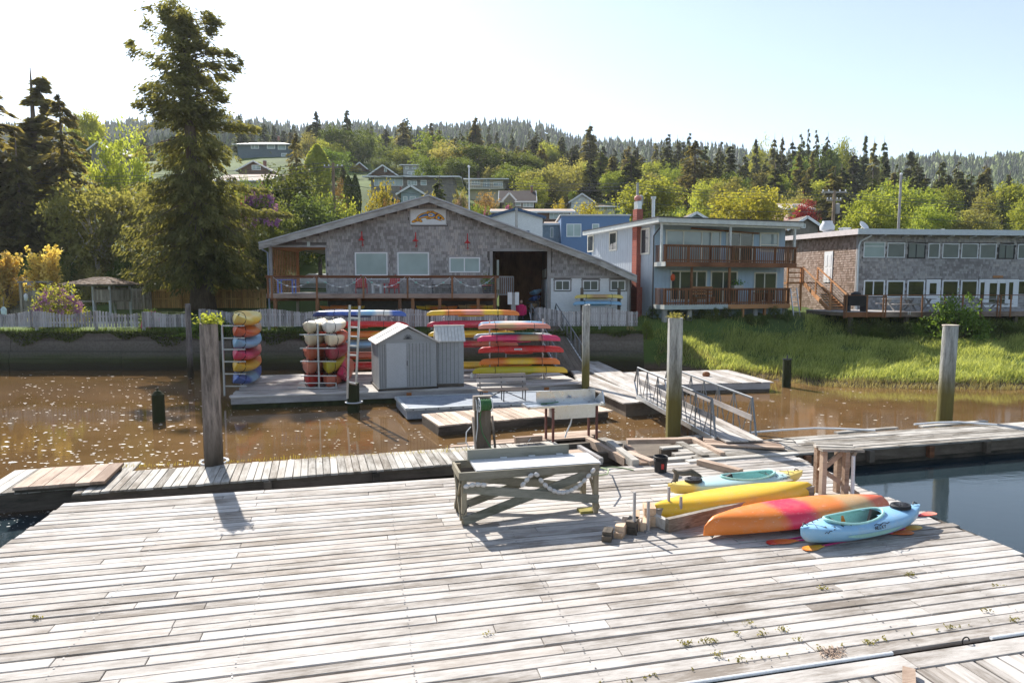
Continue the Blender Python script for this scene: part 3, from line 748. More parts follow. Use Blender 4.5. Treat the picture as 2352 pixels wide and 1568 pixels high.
# ---- hose reel stand
def hose_stand():
    B = G(1108, 1036, .5); t = thing('hose_stand', 'upright plywood stand with a reel of green garden hose', 'hose stand', (B.x, B.y, .53), AW)
    PLY = wood('dark_plywood', (.2, .18, .15), (.08, .07, .055), axis='z', knots=False)
    m = M(); m.box(-.2, -.02, .02, .22, .02, 1.02); part(t, 'panel', m, PLY)
    m = M(); m.box(-.22, -.03, 1.02, -.16, .12, 1.34).box(-.16, .06, 1.02, .22, .1, 1.32).box(-.22, -.03, 1.34, .24, .12, 1.38); part(t, 'head_box', m, POSTW)
    m = M(); m.box(-.25, -.25, -.02, .27, .12, .02); part(t, 'base_board', m, PLY)
    for x in (-.24, .26): m = M(); m.beam((x, -.3, .02), (x, .02, .85), .04, .09); part(t, 'strut', m, POSTW)
    HG = paint('green_hose', (.05, .16, .05), .45, .4, .2, 8)
    m = M()
    for k in range(9):
        x = -.08 + k * .032; rr = .125 + .012 * (k % 2)
        m.tube([(x, -.1 + rr*math.cos(a), 1.17 + rr*math.sin(a)) for a in [i*math.pi/6 for i in range(12)]], .017, 6, True)
    part(t, 'hose_coil', m, HG, True)
    for x in (-.11, .2):
        m = M(); m.tube([(x, -.1 + .17*math.cos(a), 1.17 + .17*math.sin(a)) for a in [i*math.pi/8 for i in range(16)]], .012, 6, True)
        m.beam((x, -.27, 1.17), (x, .07, 1.17), .02, .02).beam((x, -.1, 1.0), (x, -.1, 1.34), .02, .02); part(t, 'reel_disc', m, WHITE)
    m = M(); m.tube([(-.08, -.23, 1.1), (-.08, -.05, .8), (-.02, -.08, .45), (.15, -.35, .1), (.4, -.62, .03), (.75, -1.0, .02), (.85, -1.1, .01)], .014, 7); part(t, 'hose_tail', m, HG, True)
    m = M(); m.tube([(-.17, -.05, 1.3), (-.14, -.06, 1.0), (-.14, -.06, .6), (-.2, -.1, .2), (-.33, -.1, .08), (-.44, -.08, .25), (-.42, -.05, .5), (-.3, -.03, .62)], .013, 7); part(t, 'white_hose', m, WHITE, True)
hose_stand()

# ---- outdoor sink
def sink():
    B = G(1262, 1016, .52); t = thing('outdoor_sink', 'stainless fish cleaning sink with splashback on brown iron legs', 'sink', (B.x, B.y, .53), AW)
    SS = paint('brushed_stainless', (.56, .58, .6), .33, .5, .1, 8, .85)
    BR = paint('brown_iron', (.14, .05, .04), .6, .4, .25, 9)
    for x, y in ((.1, 0), (1.35, 0), (.05, .42), (1.3, .42)): m = M(); m.box(x - .028, y - .028, 0, x + .028, y + .028, .95); part(t, 'leg', m, BR)
    m = M(); m.box(.13, -.02, .6, 1.3, .44, .93); part(t, 'basin', m, SS)
    m = M(); x0, x1, y0, y1 = -.62, 1.55, -.12, .55
    m.box(x0, y0, .93, x1, y0 + .05, .985).box(x0, y1 - .05, .93, x1, y1, .985).box(x0, y0, .93, x0 + .05, y1, .985).box(x1 - .05, y0, .93, x1, y1, .985).box(x0 + .05, y0 + .05, .928, x1 - .05, y1 - .05, .945)
    part(t, 'rim', m, SS)
    m = M(); m.box(-.2, .5, .985, 1.52, .53, 1.28); part(t, 'splashback', m, SS)
    m = M(); m.prism([(0, .985), (.6, .985), (.5, 1.26), (.45, 1.28)], 1.5, 1.53); 
    m.v = [(y + 0 if False else 1.52 + (y - 1.5), .53 - x, z) for (x, y, z) in m.v]; part(t, 'side_splash', m, SS)
    m = M(); m.tube([(.75, .48, 1.08), (.75, .42, 1.14), (.75, .36, 1.1)], .018, 7).tube([(.68, .49, 1.08), (.82, .49, 1.08)], .016, 7); part(t, 'tap', m, STEEL, True)
    m = M(); m.tube([(-.1, .4, .96), (.15, .38, .97), (.4, .4, .99)], .015, 6); part(t, 'hose', m, paint('green_hose', (.05, .16, .05)), True)
    m = M(); m.tube([(.72, .2, .6), (.66, .18, .4), (.55, .16, .2), (.5, .16, .05)], .022, 7); part(t, 'drain_pipe', m, WHITE, True)
sink()
p = G(1188, 1020, .52); t = thing('toolbox_plank', 'short brown box beam lying beside the outdoor sink', 'beam', (p.x, p.y, .54), AW); m = M(); m.box(-.05, 0, 0, .7, .12, .16); part(t, 'beam', m, WALKB); m = M(); m.beam((.3, -.02, .04), (.36, -.02, .12), .03, .01); part(t, 'white_cleat', m, WHITE)

# ---- work table
def table():
    B = G(1066, 1204, .45); E = G(1367, 1178, .45); ang = math.atan2(E.y - B.y, E.x - B.x); L = (E - B).length
    t = thing('work_table', 'long mossy work table with a white top, crossed braces and a garland of floats', 'table', (B.x, B.y, .45), ang)
    TW = wood('mossy_table_wood', (.3, .29, .24), (.1, .1, .07), rv=.2); TWZ = wood('mossy_table_wood_upright', (.32, .28, .2), (.12, .1, .06), axis='z', rv=.2)
    D = .66
    for x in (0, L):
        for y in (0, D): m = M(); m.box(x - .045, y - .045, .02, x + .045, y + .045, .93); part(t, 'leg', m, TWZ)
    m = M(); m.box(-.1, -.1, .82, L + .04, -.055, .96); part(t, 'front_rail', m, TW)
    m = M(); m.box(-.1, D + .05, .82, L + .04, D + .09, .96); part(t, 'back_rail', m, TW)
    m = M(); m.box(-.1, -.055, .82, -.055, D + .05, .95); part(t, 'end_rail', m, TWZ)
    m = M(); m.box(.22, -.052, .93, L + .08, D, .975); part(t, 'table_top', m, paint('white_cutting_board', (.66, .66, .66), .4, .45, .06, 4))
    m = M(); m.box(.18, D + .002, .95, L - .3, D + .04, 1.16); part(t, 'back_board', m, TW)
    for x in (.8, 1.35, 1.9): m = M(); m.box(x, D - .05, .98, x + .12, D - .005, 1.0); part(t, 'white_cleat', m, WHITE)
    for y in (-.07, D + .02):
        m = M(); m.beam((-.02, y, .08), (L + .02, y, .84), .035, .15, (0, 0, 1)); part(t, 'brace', m, TW)
        m = M(); m.beam((-.02, y - .036, .68), (L + .02, y - .036, .3), .035, .15, (0, 0, 1)); part(t, 'brace', m, TW)
    m = M(); m.beam((-.06, -.02, .1), (-.06, D + .02, .78), .03, .08).beam((-.062, -.02, .78), (-.062, D + .02, .1), .03, .08); part(t, 'end_brace', m, TWZ)
    m = M(); m.beam((L + .06, -.02, .1), (L + .06, D + .02, .78), .03, .08); part(t, 'end_brace', m, TWZ)
    m = M(); m.box(L - .28, .0, .0, L + .02, .22, .05); part(t, 'foot_block', m, paint('yellow_moss_wood', (.3, .26, .08), .9, .2, .3, 8))
    # garland of net floats
    t2 = thing('float_garland', 'garland of white oval net floats hanging on the work table', 'net floats', (B.x, B.y, .45), ang)
    FW = paint('float_white', (.62, .6, .57), .6, .3, .15, 14, dirt=(.3, .25, .2))
    pts = [(.02 + .1 * k, .74 + .02*math.sin(k)) for k in range(4)] + [(1.03 + .07*k, .7 + .075*k) for k in range(3)]
    for k in range(14): f = k / 13; pts.append((1.28 + 1.06 * f, .86 - 1.28 * f * (1 - f) * (1 + .25*(1-f)) - .0 + .0 * f))
    pa = None
    for k, (x, z) in enumerate(pts):
        nx = pts[min(k + 1, len(pts) - 1)]; pv = pts[max(k - 1, 0)]
        a = math.atan2(nx[1] - pv[1], nx[0] - pv[0])
        if k == 4: a = .8
        m = M(); m.ball((0, 0, 0), .058, .04, .04, 10, 8)
        part(t2, 'net_float', m, FW, True, loc=(x, -.17, z), rot=(0, -a, 0))
    m = M(); m.tube([(x, -.17, z) for x, z in pts[:4]], .006, 5).tube([(x, -.17, z) for x, z in pts[4:]], .006, 5); part(t2, 'cord', m, BLACK)
    # cable dangling at the end
    t3 = thing('dangling_cord', 'thin black cord hanging from the end of the work table', 'cord', (B.x, B.y, .45), ang)
    m = M(); m.tube([(-.09, -.06, .9), (-.13, -.05, .6), (-.17, -.08, .35), (-.12, -.1, .25), (-.02, -.12, .22), (.06, -.14, .4)], .007, 5); part(t3, 'cord', m, BLACK)
    # green hose over the table
    t4 = thing('green_hose', 'pale green hose trailing from the work table over the broken timbers', 'hose', (B.x, B.y, .45), ang)
    q = [G(1370, 1092, .9), G(1395, 1088, .8), G(1398, 1078, .55), G(1380, 1074, .5), G(1408, 1072, .48), G(1430, 1074, .47), G(1455, 1079, .47)]
    m = M(); m.tube([local(t4, p) for p in q], .016, 6); part(t4, 'hose', m, paint('pale_green_hose', (.3, .36, .2), .5, .4, .1, 8), True)
table()

# ---- blocks, trough, stand, bucket
def dock_clutter():
    a = A13; r = random.Random(2)
    t = thing('wooden_block_stack', 'stack of short sawn timber blocks beside the low wooden trough', 'wood blocks', G(1395, 1238, .45), a)
    SAW = wood('sawn_block_wood', (.7, .52, .36), (.4, .25, .15), rv=.3)
    for x, y, z, l, w_, h, rz in ((0, 0, 0, .28, .16, .1, .1), (.02, .03, .1, .26, .15, .06, .05), (.27, .1, 0, .3, .14, .1, -.1), (.29, .14, .1, .24, .15, .09, 0), (.55, .22, 0, .32, .17, .12, .05), (.55, .24, .12, .3, .17, .1, -.04), (.45, .35, .0, .4, .1, .16, .1), (.72, .45, .0, .45, .1, .22, .15), (.82, .3, .0, .3, .14, .16, 0), (1.02, .52, 0, .35, .2, .18, .3), (1.0, .55, .18, .32, .2, .14, .25)):
        m = M(); m.box(-l/2, -w_/2, 0, l/2, w_/2, h - .002); part(t, 'block', m, SAW if r.random() < .7 else DARKW, loc=(x, y, z), rot=(0, 0, rz + 1.0))
    for px, py, py2 in ((1456, 1225, 1130), (1488, 1222, 1150), (1535, 1190, 1118), (1563, 1195, 1140)):
        p = G(px, py, .45); h = W(px, py2, p.y).z - .45
        t = thing('thin_stake', 'thin upright grey stake by the timber blocks and trough', 'stake', p, a, 'stakes standing at the trough end')
        m = M(); m.box(-.02, -.02, 0, .02, .02, h); part(t, 'stick', m, GREYZ)
        m = M(); m.box(-.05, -.05, 0, .05, .05, .03); part(t, 'foot', m, GREYZ)
    # trough
    P0 = G(1536, 1224, .45); P1 = G(1870, 1143, .45); P1b = P1; an = math.atan2(P1.y - P0.y, P1.x - P0.x); L = (P1 - P0).length
    t = thing('wooden_trough', 'long open wooden trough of old beams between the yellow and orange kayaks', 'trough', P0, an)
    for y in (.0, .48): m = M(); m.box(0, y, 0.0, L, y + .09, .24); part(t, 'side_beam', m, WALK)
    for x in (.0, 1.5, L - .1): m = M(); m.box(x, .092, .02, x + .09, .478, .2); part(t, 'cross_beam', m, WALK)
    # stand
    P = G(1888, 1140, .45); t = thing('wooden_stand', 'rough wooden frame stand with a tilted top behind the orange kayak', 'stand', P, a)
    for x, y in ((0, 0), (.42, -.12), (.1, .3), (.5, .2)): m = M(); m.box(x - .05, y - .05, 0, x + .05, y + .05, .92); part(t, 'leg', m, WALKB)
    m = M(); m.beam((-.12, -.05, .98), (.72, -.2, .95), .16, .05); part(t, 'top_board', m, WALK)
    m = M(); m.beam((.0, .3, 1.0), (.75, .15, .97), .16, .05); part(t, 'top_board', m, WALK)
    m = M(); m.beam((-.1, .14, 1.0), (.66, -.03, .97), .12, .04); part(t, 'top_board', m, WALK)
    m = M(); m.beam((.05, .02, .6), (.4, -.08, .93), .06, .09).beam((.0, .1, .55), (.75, -.1, .02), .09, .09).beam((.7, -.05, .93), (.47, -.08, .55), .06, .08); part(t, 'brace', m, WALKB)
    m = M(); m.tube([(.52, -.2, .85), (.53, -.2, .2), (.53, -.2, .02)], .035, 8); part(t, 'white_pipe', m, WHITE, True)
    # bucket
    P = G(1517, 1083, .45); t = thing('plastic_bucket', 'black plastic bucket with a red mark on the big dock', 'bucket', P)
    m = M(); m.lathe([(.135, 0), (.155, .34), (.17, .36), (.155, .37), (.14, .36), (.12, .06), (0.001, .05)], 0, 0, 18, cap=False); part(t, 'shell', m, BLACK, True)
    m = M(); 
    for z in (.27, .31): m.tube([(.16*math.cos(a_), .16*math.sin(a_), z) for a_ in [i*math.pi/9 for i in range(18)]], .008, 5, True)
    part(t, 'rim_ring', m, BLACK)
    m = M(); m.add([(.156*math.cos(a_), .156*math.sin(a_), z) for z in (.1, .22) for a_ in (-1.7, -1.5, -1.3)], [(0, 1, 4, 3), (1, 2, 5, 4)]); part(t, 'red_mark', m, paint('red_mark', (.5, .05, .04)))
    # beam and driftwood
    P = G(1652, 1078, .45); t = thing('timber_beam', 'short brown timber beam lying behind the pale blue kayak on the dock', 'beam', P, rad(-52)); m = M(); m.box(-.55, -.1, 0, .55, .1, .13); part(t, 'timber', m, WALKB); m = M(); m.box(-.56, -.06, .02, -.552, .06, .1); part(t, 'sawn_end', m, WALK)
    P = G(1575, 1108, .45); t = thing('driftwood_piece', 'twisted brown driftwood lying behind the pale blue kayak', 'driftwood', P, .2)
    m = M(); m.tube([(-.25, 0, .03), (-.2, .02, .22), (-.05, .03, .2), (.12, .02, .22), (.3, 0, .12), (.4, -.02, .04)], [.06, .07, .06, .075, .06, .03], 8); part(t, 'wood', m, DARKW, True)
    m = M(); m.tube([(-.2, .02, .22), (-.3, .0, .3)], [.05, .03], 7); part(t, 'branch_stub', m, DARKW, True)
dock_clutter()
# ================================================================== KAYAKS, RACKS, SHEDS
KC = dict(org=(.72,.2,.03), dorg=(.6,.1,.03), yel=(.78,.48,.03), lyel=(.72,.55,.13), red=(.6,.025,.02), crim=(.5,.02,.05), pink=(.68,.04,.13), lbl=(.25,.47,.66), blu=(.06,.13,.42),
          dbl=(.02,.04,.16), wht=(.72,.7,.64), sal=(.72,.26,.17), tan=(.5,.3,.13), gry=(.3,.34,.38), teal=(.1,.3,.3), brick=(.6,.15,.08), mar=(.34,.03,.05), olv=(.5,.42,.02), cream=(.78,.66,.45), rose=(.68,.03,.07), aqua=(.42,.6,.6))
KSHAPE = {}
def kayak_mesh(L, B, H, cockpit=None, seed=0, sot=False, vee=False):
    """hull + deck; long axis x, z=0 at the keel; cockpit=(x0, half length, half width) leaves an opening"""
    key = (L, B, H, cockpit, sot, vee)
    if key in KSHAPE: return KSHAPE[key]
    ns, nr = 34, 20; vs, fs = [], []
    def station(t):                      # t -1..1
        a = abs(t); b = B/2 * max(.03, (1 - a**2.3) ** .85); keel = .22 * H * a**3.2 + (.3*H * max(0, (a-.9)/.1)**1.5); sheer = H * (.62 + .26 * a**2.4); crown = H * .36 * (1 - a**1.6) * (.75 if sot else 1)
        return b, keel, sheer, crown
    ts = [math.sin(math.pi/2 * (-1 + 2*i/(ns-1))) * .35 + (-1 + 2*i/(ns-1)) * .65 for i in range(ns)]
    for t in ts:
        b, keel, sheer, crown = station(t); x = t * L/2
        for j in range(nr):
            a = 2 * math.pi * j / nr
            c, s = math.cos(a), math.sin(a)
            y = b * (abs(c) ** (1.35 if vee and s < 0 else .85)) * (1 if c >= 0 else -1)
            if s < 0: z = sheer - (sheer - keel) * abs(s) ** .8
            else: z = sheer + crown * s ** 1.25 * (1 if not sot else .3 + .7 * abs(c) ** .5)
            vs.append((x + (.03 * t * L * .3 * (z / H) if abs(t) > .9 else 0), y, z))
    for i in range(ns - 1):
        for j in range(nr):
            f = (i*nr+j, i*nr+(j+1)%nr, (i+1)*nr+(j+1)%nr, (i+1)*nr+j)
            if cockpit:
                cx = sum(vs[k][0] for k in f)/4; cy = sum(vs[k][1] for k in f)/4; cz = sum(vs[k][2] for k in f)/4
                if cz > H*.6 and ((cx - cockpit[0])/cockpit[1])**2 + (cy/cockpit[2])**2 < .98: continue
            fs.append(f)
    fs.append(tuple(range(nr))[::-1]); fs.append(tuple((ns-1)*nr + j for j in range(nr)))
    m = M(); m.add(vs, fs); me = m.mesh('hull', True); smooth_by_angle(me, 55); me.materials.append(None)
    KSHAPE[key] = me; return me
def kmat(cols):
    """cols: colour keys from bow to stern"""
    nm = 'kayak_plastic_' + '_'.join(cols)
    if nm in MATS: return MATS[nm]
    k = len(cols)
    if k == 1: st = [(0, KC[cols[0]]), (1, mul(KC[cols[0]], .92))]
    else:
        st = []
        for i, c_ in enumerate(cols):
            a, b = i / k, (i + 1) / k; st += [(a + .08/k*2 if i else 0, KC[c_]), (b - .08/k*2 if i < k-1 else 1, KC[c_])]
    return kayak_mat(nm, st)
def kayak(label, loc, yaw, cols, L=4.0, B=.74, H=.38, flip=False, roll=0, pitch=0, strap=(), group=None, recess=True, name='kayak', vee=False):
    t = tag(link(name, None, None, None, loc, (roll + (math.pi if flip else 0), pitch, yaw)), label, 'kayak', group)
    hull = link('hull', kayak_mesh(L, B, H, None, sot=True, vee=vee), None, t); hull.material_slots[0].link = 'OBJECT'; hull.material_slots[0].material = kmat(cols)
    if recess:      # seat well and scupper rim on the deck
        m = M(); m.ball((-.1, 0, H*.72), .55, B*.3, H*.3, 14, 8); part(t, 'seat_well', m, BLACK, True)
        m = M(); m.tube([(-.1 + .62*math.cos(a), B*.34*math.sin(a), H*.9) for a in [i*math.pi/10 for i in range(20)]], .022, 6, True); part(t, 'coaming', m, kmat(cols[:1]), True)
    for s in (-1, 1):
        x = s * L * .465; m = M(); m.tube([(x - .06, 0, H*.86), (x, 0, H*1.0), (x + .06, 0, H*.84)], .012, 5); part(t, 'grab_handle', m, BLACK)
    for x in strap:
        m = M(); m.tube([(x, B*.52*math.cos(a)*(1 - (abs(x)/(L/2))**2.3)**.85, H*.52 + H*.55*math.sin(a)) for a in [i*math.pi/7 for i in range(14)]], .012, 4, True); part(t, 'strap', m, BLACK)
    return t

# --- kayaks lying broadside, hull up, on the racks: placed by their extent in the view and distance
def broad(label, px0, px1, pyt, pyb, Y, cols, yaw=A13, flip=True, group=None, **kw):
    c = (px0 + px1) / 2; p = W(c, pyb, Y); L = (px1 - px0) / F_PX * Y / math.cos(yaw) * .985; H = max(.3, (pyb - pyt) / F_PX * Y * .86)
    z = p.z + (H if flip else 0)
    return kayak(label, (p.x, Y, z), yaw, cols, round(L, 1), .74, round(H, 2), flip, group=group, strap=(L*.27, -L*.27), **kw)
a9 = rad(5)
GB1, GB2, GB3 = 'kayaks on the long rack behind the sheds', 'kayaks on the long rack behind the sheds', 'kayaks on the rack beside the small shed'
broad('blue and white kayak topmost on the rack behind the ladder', 722, 931, 709, 729, 31, ('dbl', 'blu', 'blu', 'lbl', 'wht', 'blu'), a9, group=GB1)
broad('bright red kayak below the blue one, behind the ladder', 700, 937, 734, 754, 30.6, ('red', 'red', 'red'), a9, group=GB1)
broad('golden orange kayak third from the top behind the ladder', 720, 935, 757, 778, 30.6, ('yel', 'org', 'yel'), a9, group=GB1)
broad('light blue kayak between orange and red ones behind the ladder', 720, 935, 781, 798, 30.6, ('lbl', 'lbl', 'wht'), a9, group=GB1)
broad('orange and dark red kayak above the lowest one behind the ladder', 725, 935, 805, 824, 30.6, ('org', 'brick', 'red'), a9, group=GB1)
broad('red and orange kayak lowest on the rack behind the ladder', 728, 935, 829, 848, 30.6, ('dorg', 'red', 'red'), a9, group=GB1)
broad('golden orange kayak topmost behind the small shed', 982, 1192, 708, 727, 31.5, ('yel', 'org', 'sal', 'yel', 'org'), a9, group=GB2)
broad('dark crimson kayak second from the top behind the small shed', 981, 1196, 733, 752, 31.3, ('crim', 'crim', 'red'), a9, group=GB2)
broad('bright yellow kayak third from the top behind the small shed', 985, 1187, 756, 774, 31.3, ('yel', 'yel'), a9, group=GB2)
broad('maroon kayak half hidden behind the small shed', 988, 1190, 780, 797, 31.3, ('crim', 'brick'), a9, group=GB2)
broad('amber kayak lowest behind the small shed', 985, 1190, 827, 846, 31.3, ('yel', 'yel', 'org'), a9, group=GB2)
broad('pale blue kayak tucked behind the topmost salmon one', 1098, 1258, 735, 752, 29.9, ('lbl', 'wht', 'lbl'), a9, group=GB3)
broad('pale salmon kayak topmost on the rack beside the small shed', 1099, 1265, 739, 757, 29.2, ('sal', 'tan', 'sal', 'sal'), a9, group=GB3)
broad('grey and teal kayak tucked behind the pink one', 1089, 1270, 761, 779, 29.9, ('gry', 'teal', 'teal', 'wht'), a9, group=GB3)
broad('pink and tan kayak second from the top beside the small shed', 1095, 1289, 765, 786, 29.2, ('pink', 'pink', 'tan', 'pink'), a9, group=GB3)
broad('red kayak with white stickers on the rack beside the small shed', 1097, 1297, 790, 812, 29.2, ('red', 'red', 'red'), a9, group=GB3)
broad('orange kayak above the lowest yellow one beside the small shed', 1100, 1288, 817, 840, 29.2, ('org', 'yel', 'org'), a9, group=GB3)
broad('long olive yellow kayak lowest on the rack beside the small shed', 1085, 1305, 837, 859, 29.0, ('olv', 'olv', 'yel'), a9, group=GB3)
t = thing('brand_sticker', 'small white sticker with dark lettering on the red racked kayak', 'sticker', W(1190, 802, 28.78), a9); m = M(); m.box(-.17, -.004, -.03, .17, 0, .04); part(t, 'backing', m, WHITE)
for k in range(7): m = M(); m.box(-.14 + .04*k, -.006, -.015, -.12 + .04*k, -.0045, .025); part(t, 'letter', m, DARKMET)

def rack(label, posts, Y, py_top, py_foot, arms, double=False, zf=.5):
    p0 = W(posts[0], py_foot, Y); t = thing('kayak_rack', label, 'rack', (p0.x, Y, zf))
    for px in posts:
        b = W(px, py_foot, Y); top = W(px, py_top, Y).z - zf; x = b.x - p0.x
        yy = (x) * math.tan(a9)
        m = M(); m.beam((x, yy, 0), (x, yy, top), .06, .06, (0, 1, 0)); part(t, 'post', m, STEEL)
        m = M(); m.beam((x, yy - .6, .04), (x, yy + .6, .04), .05, .05); part(t, 'foot_bar', m, STEEL)
        m = M(); m.beam((x, yy - .5, .04), (x, yy, .5), .04, .04).beam((x, yy + .5, .04), (x, yy, .5), .04, .04); part(t, 'foot_brace', m, STEEL)
        for pa in arms:
            z = W(px, pa, Y).z - zf
            m = M(); m.beam((x, yy - (.42), z), (x, yy + .42, z), .05, .05); part(t, 'arm', m, STEEL)
    return t
rack('steel kayak rack behind the ladder and the large shed', (765, 900), 30.9, 735, 862, (731, 756, 780, 800, 826, 850))
rack('steel kayak rack behind the small shed', (1020, 1162), 31.6, 728, 858, (729, 754, 776, 799, 848))
rack('steel kayak rack with pale posts beside the small shed', (1125, 1247), 29.45, 732, 868, (758, 787, 813, 841, 860))

# --- kayaks seen bow-on
def bow(label, px, py, Y, cols, w_px, h_px, roll=0, yaw=A13, flip=False, group=None, L=3.6, pitch=.0, strap=True):
    p = W(px, py, Y); B = w_px / F_PX * Y * 1.16; H = h_px / F_PX * Y * .92
    ang = yaw + math.pi/2            # long axis runs away from the water edge
    c = Vector((p.x, Y, p.z)) + Vector((math.cos(ang), math.sin(ang), 0)) * (L / 2)
    up = Matrix.Rotation(ang, 3, 'Z') @ Matrix.Rotation(roll + (math.pi if flip else 0), 3, 'X') @ Vector((0, 0, 1))
    c -= up * (H * .5)
    return kayak(label, c, ang, cols, round(L, 1), round(B, 2), round(H, 2), flip, roll, pitch, strap=(-L*.36,) if strap else (), group=group, recess=False, vee=True)
Y0 = 25.6
GL = 'kayaks stacked on the narrow end rack'
for lab, py, cols, rl in (('yellow kayak topmost on the narrow end rack behind the leafy pile', 735, ('lyel', 'yel', 'lyel'), .5), ('orange kayak second on the narrow end rack', 763, ('dorg', 'org', 'tan'), .5),
                      ('pale blue kayak third on the narrow end rack', 790, ('lbl', 'lbl'), .5), ('rose red kayak fourth on the narrow end rack', 817, ('pink', 'crim', 'sal'), .5),
                      ('amber kayak fifth on the narrow end rack', 845, ('yel', 'yel', 'org'), .5), ('blue kayak lowest on the narrow end rack', 873, ('blu', 'lbl', 'blu'), .75)):
    bow(lab, 540, py, Y0, cols, 45, 36, rl, rad(8), group=GL)
t = thing('end_rack', 'narrow steel rack with one upright holding six kayaks over the float end', 'rack', W(516, 905, 25.7).xy.to_3d() + Vector((0, 0, .3)))
for dy in (0, 2.4):
    m = M(); m.beam((dy*-.14, dy, 0), (dy*-.14, dy, W(516, 740, 25.7).z - .3), .06, .06, (0, 1, 0)); part(t, 'post', m, STEEL)
    for py in (748, 776, 802, 830, 858, 886): z = W(516, py, 25.7).z - .3; m = M(); m.beam((dy*-.14, dy - .04, z), (.9 - dy*.14, dy - .04, z), .045, .045); part(t, 'arm', m, STEEL)
Y1 = 26.3
GM = 'kayaks stacked on the double rack'
left = [('kayak with its white highlight painted on, topmost on the double rack beside the end rack side', 706, 753, ('cream', 'wht', 'cream'), 46, 38, 0), ('grey and orange kayak second down on the double rack', 709, 783, ('cream', 'dorg', 'dorg'), 45, 40, .1),  # white highlights on the topmost hull are put into its colour
        ('terracotta kayak with a pink rim third down on the double rack', 708, 815, ('brick', 'sal', 'dorg'), 48, 42, .1), ('wide dusty pink kayak fourth down on the double rack', 706, 846, ('sal', 'sal', 'brick'), 50, 48, .12), ('red and tan kayak lowest on the double rack', 709, 876, ('red', 'brick', 'sal'), 46, 46, 0)]
right = [('kayak with its white highlight painted on, topmost on the double rack nearest the ladder', 750, 753, ('wht', 'cream', 'wht'), 46, 37, 0), ('bright orange kayak second down on the double rack nearest the ladder', 756, 783, ('cream', 'dorg', 'dorg'), 46, 40, 0),  # cream white of the topmost hull stands for its bright highlights
         ('maroon kayak third down on the double rack nearest the ladder', 757, 813, ('mar', 'mar', 'brick'), 45, 42, 0), ('olive yellow kayak fourth down on the double rack', 751, 845, ('olv', 'olv', 'yel'), 42, 44, 0), ('brown kayak lowest on the double rack nearest the ladder', 752, 877, ('brick', 'dorg', 'brick'), 44, 46, 0)]
for lab, px, py, cols, w_, h_, rl in left + right: bow(lab, px, py, Y1, cols, w_, h_, rl, rad(6), group=GM, pitch=.0)
bow('pink and brown kayak standing on its side beside the double rack', 780, 860, 26.9, ('pink', 'brick', 'sal'), 48, 26, 1.45, rad(6))
b = W(734, 896, 26.2); t = thing('double_rack', 'double sided steel kayak rack loaded with ten kayaks', 'rack', (b.x, 26.2, .5))
for dy in (-.05, 2.2):
    x = -dy * .1
    m = M(); m.beam((x, dy, 0), (x, dy, W(734, 743, 26.2).z - .5), .06, .06, (0, 1, 0)); part(t, 'post', m, STEEL)
    for py in (768, 799, 829, 862): z = W(734, py, 26.2).z - .5; m = M(); m.beam((x - .72, dy - .04, z), (x + .72, dy - .04, z), .045, .045); part(t, 'arm', m, STEEL)
    m = M(); m.beam((x - .85, dy - .04, .06), (x + .75, dy - .04, .06), .05, .05).beam((x + .7, dy - .04, .06), (x + .7, dy - .04, .25), .04, .04).beam((x - .8, dy - .04, .25), (x + .7, dy - .04, .25), .04, .04); part(t, 'foot_bar', m, STEEL)

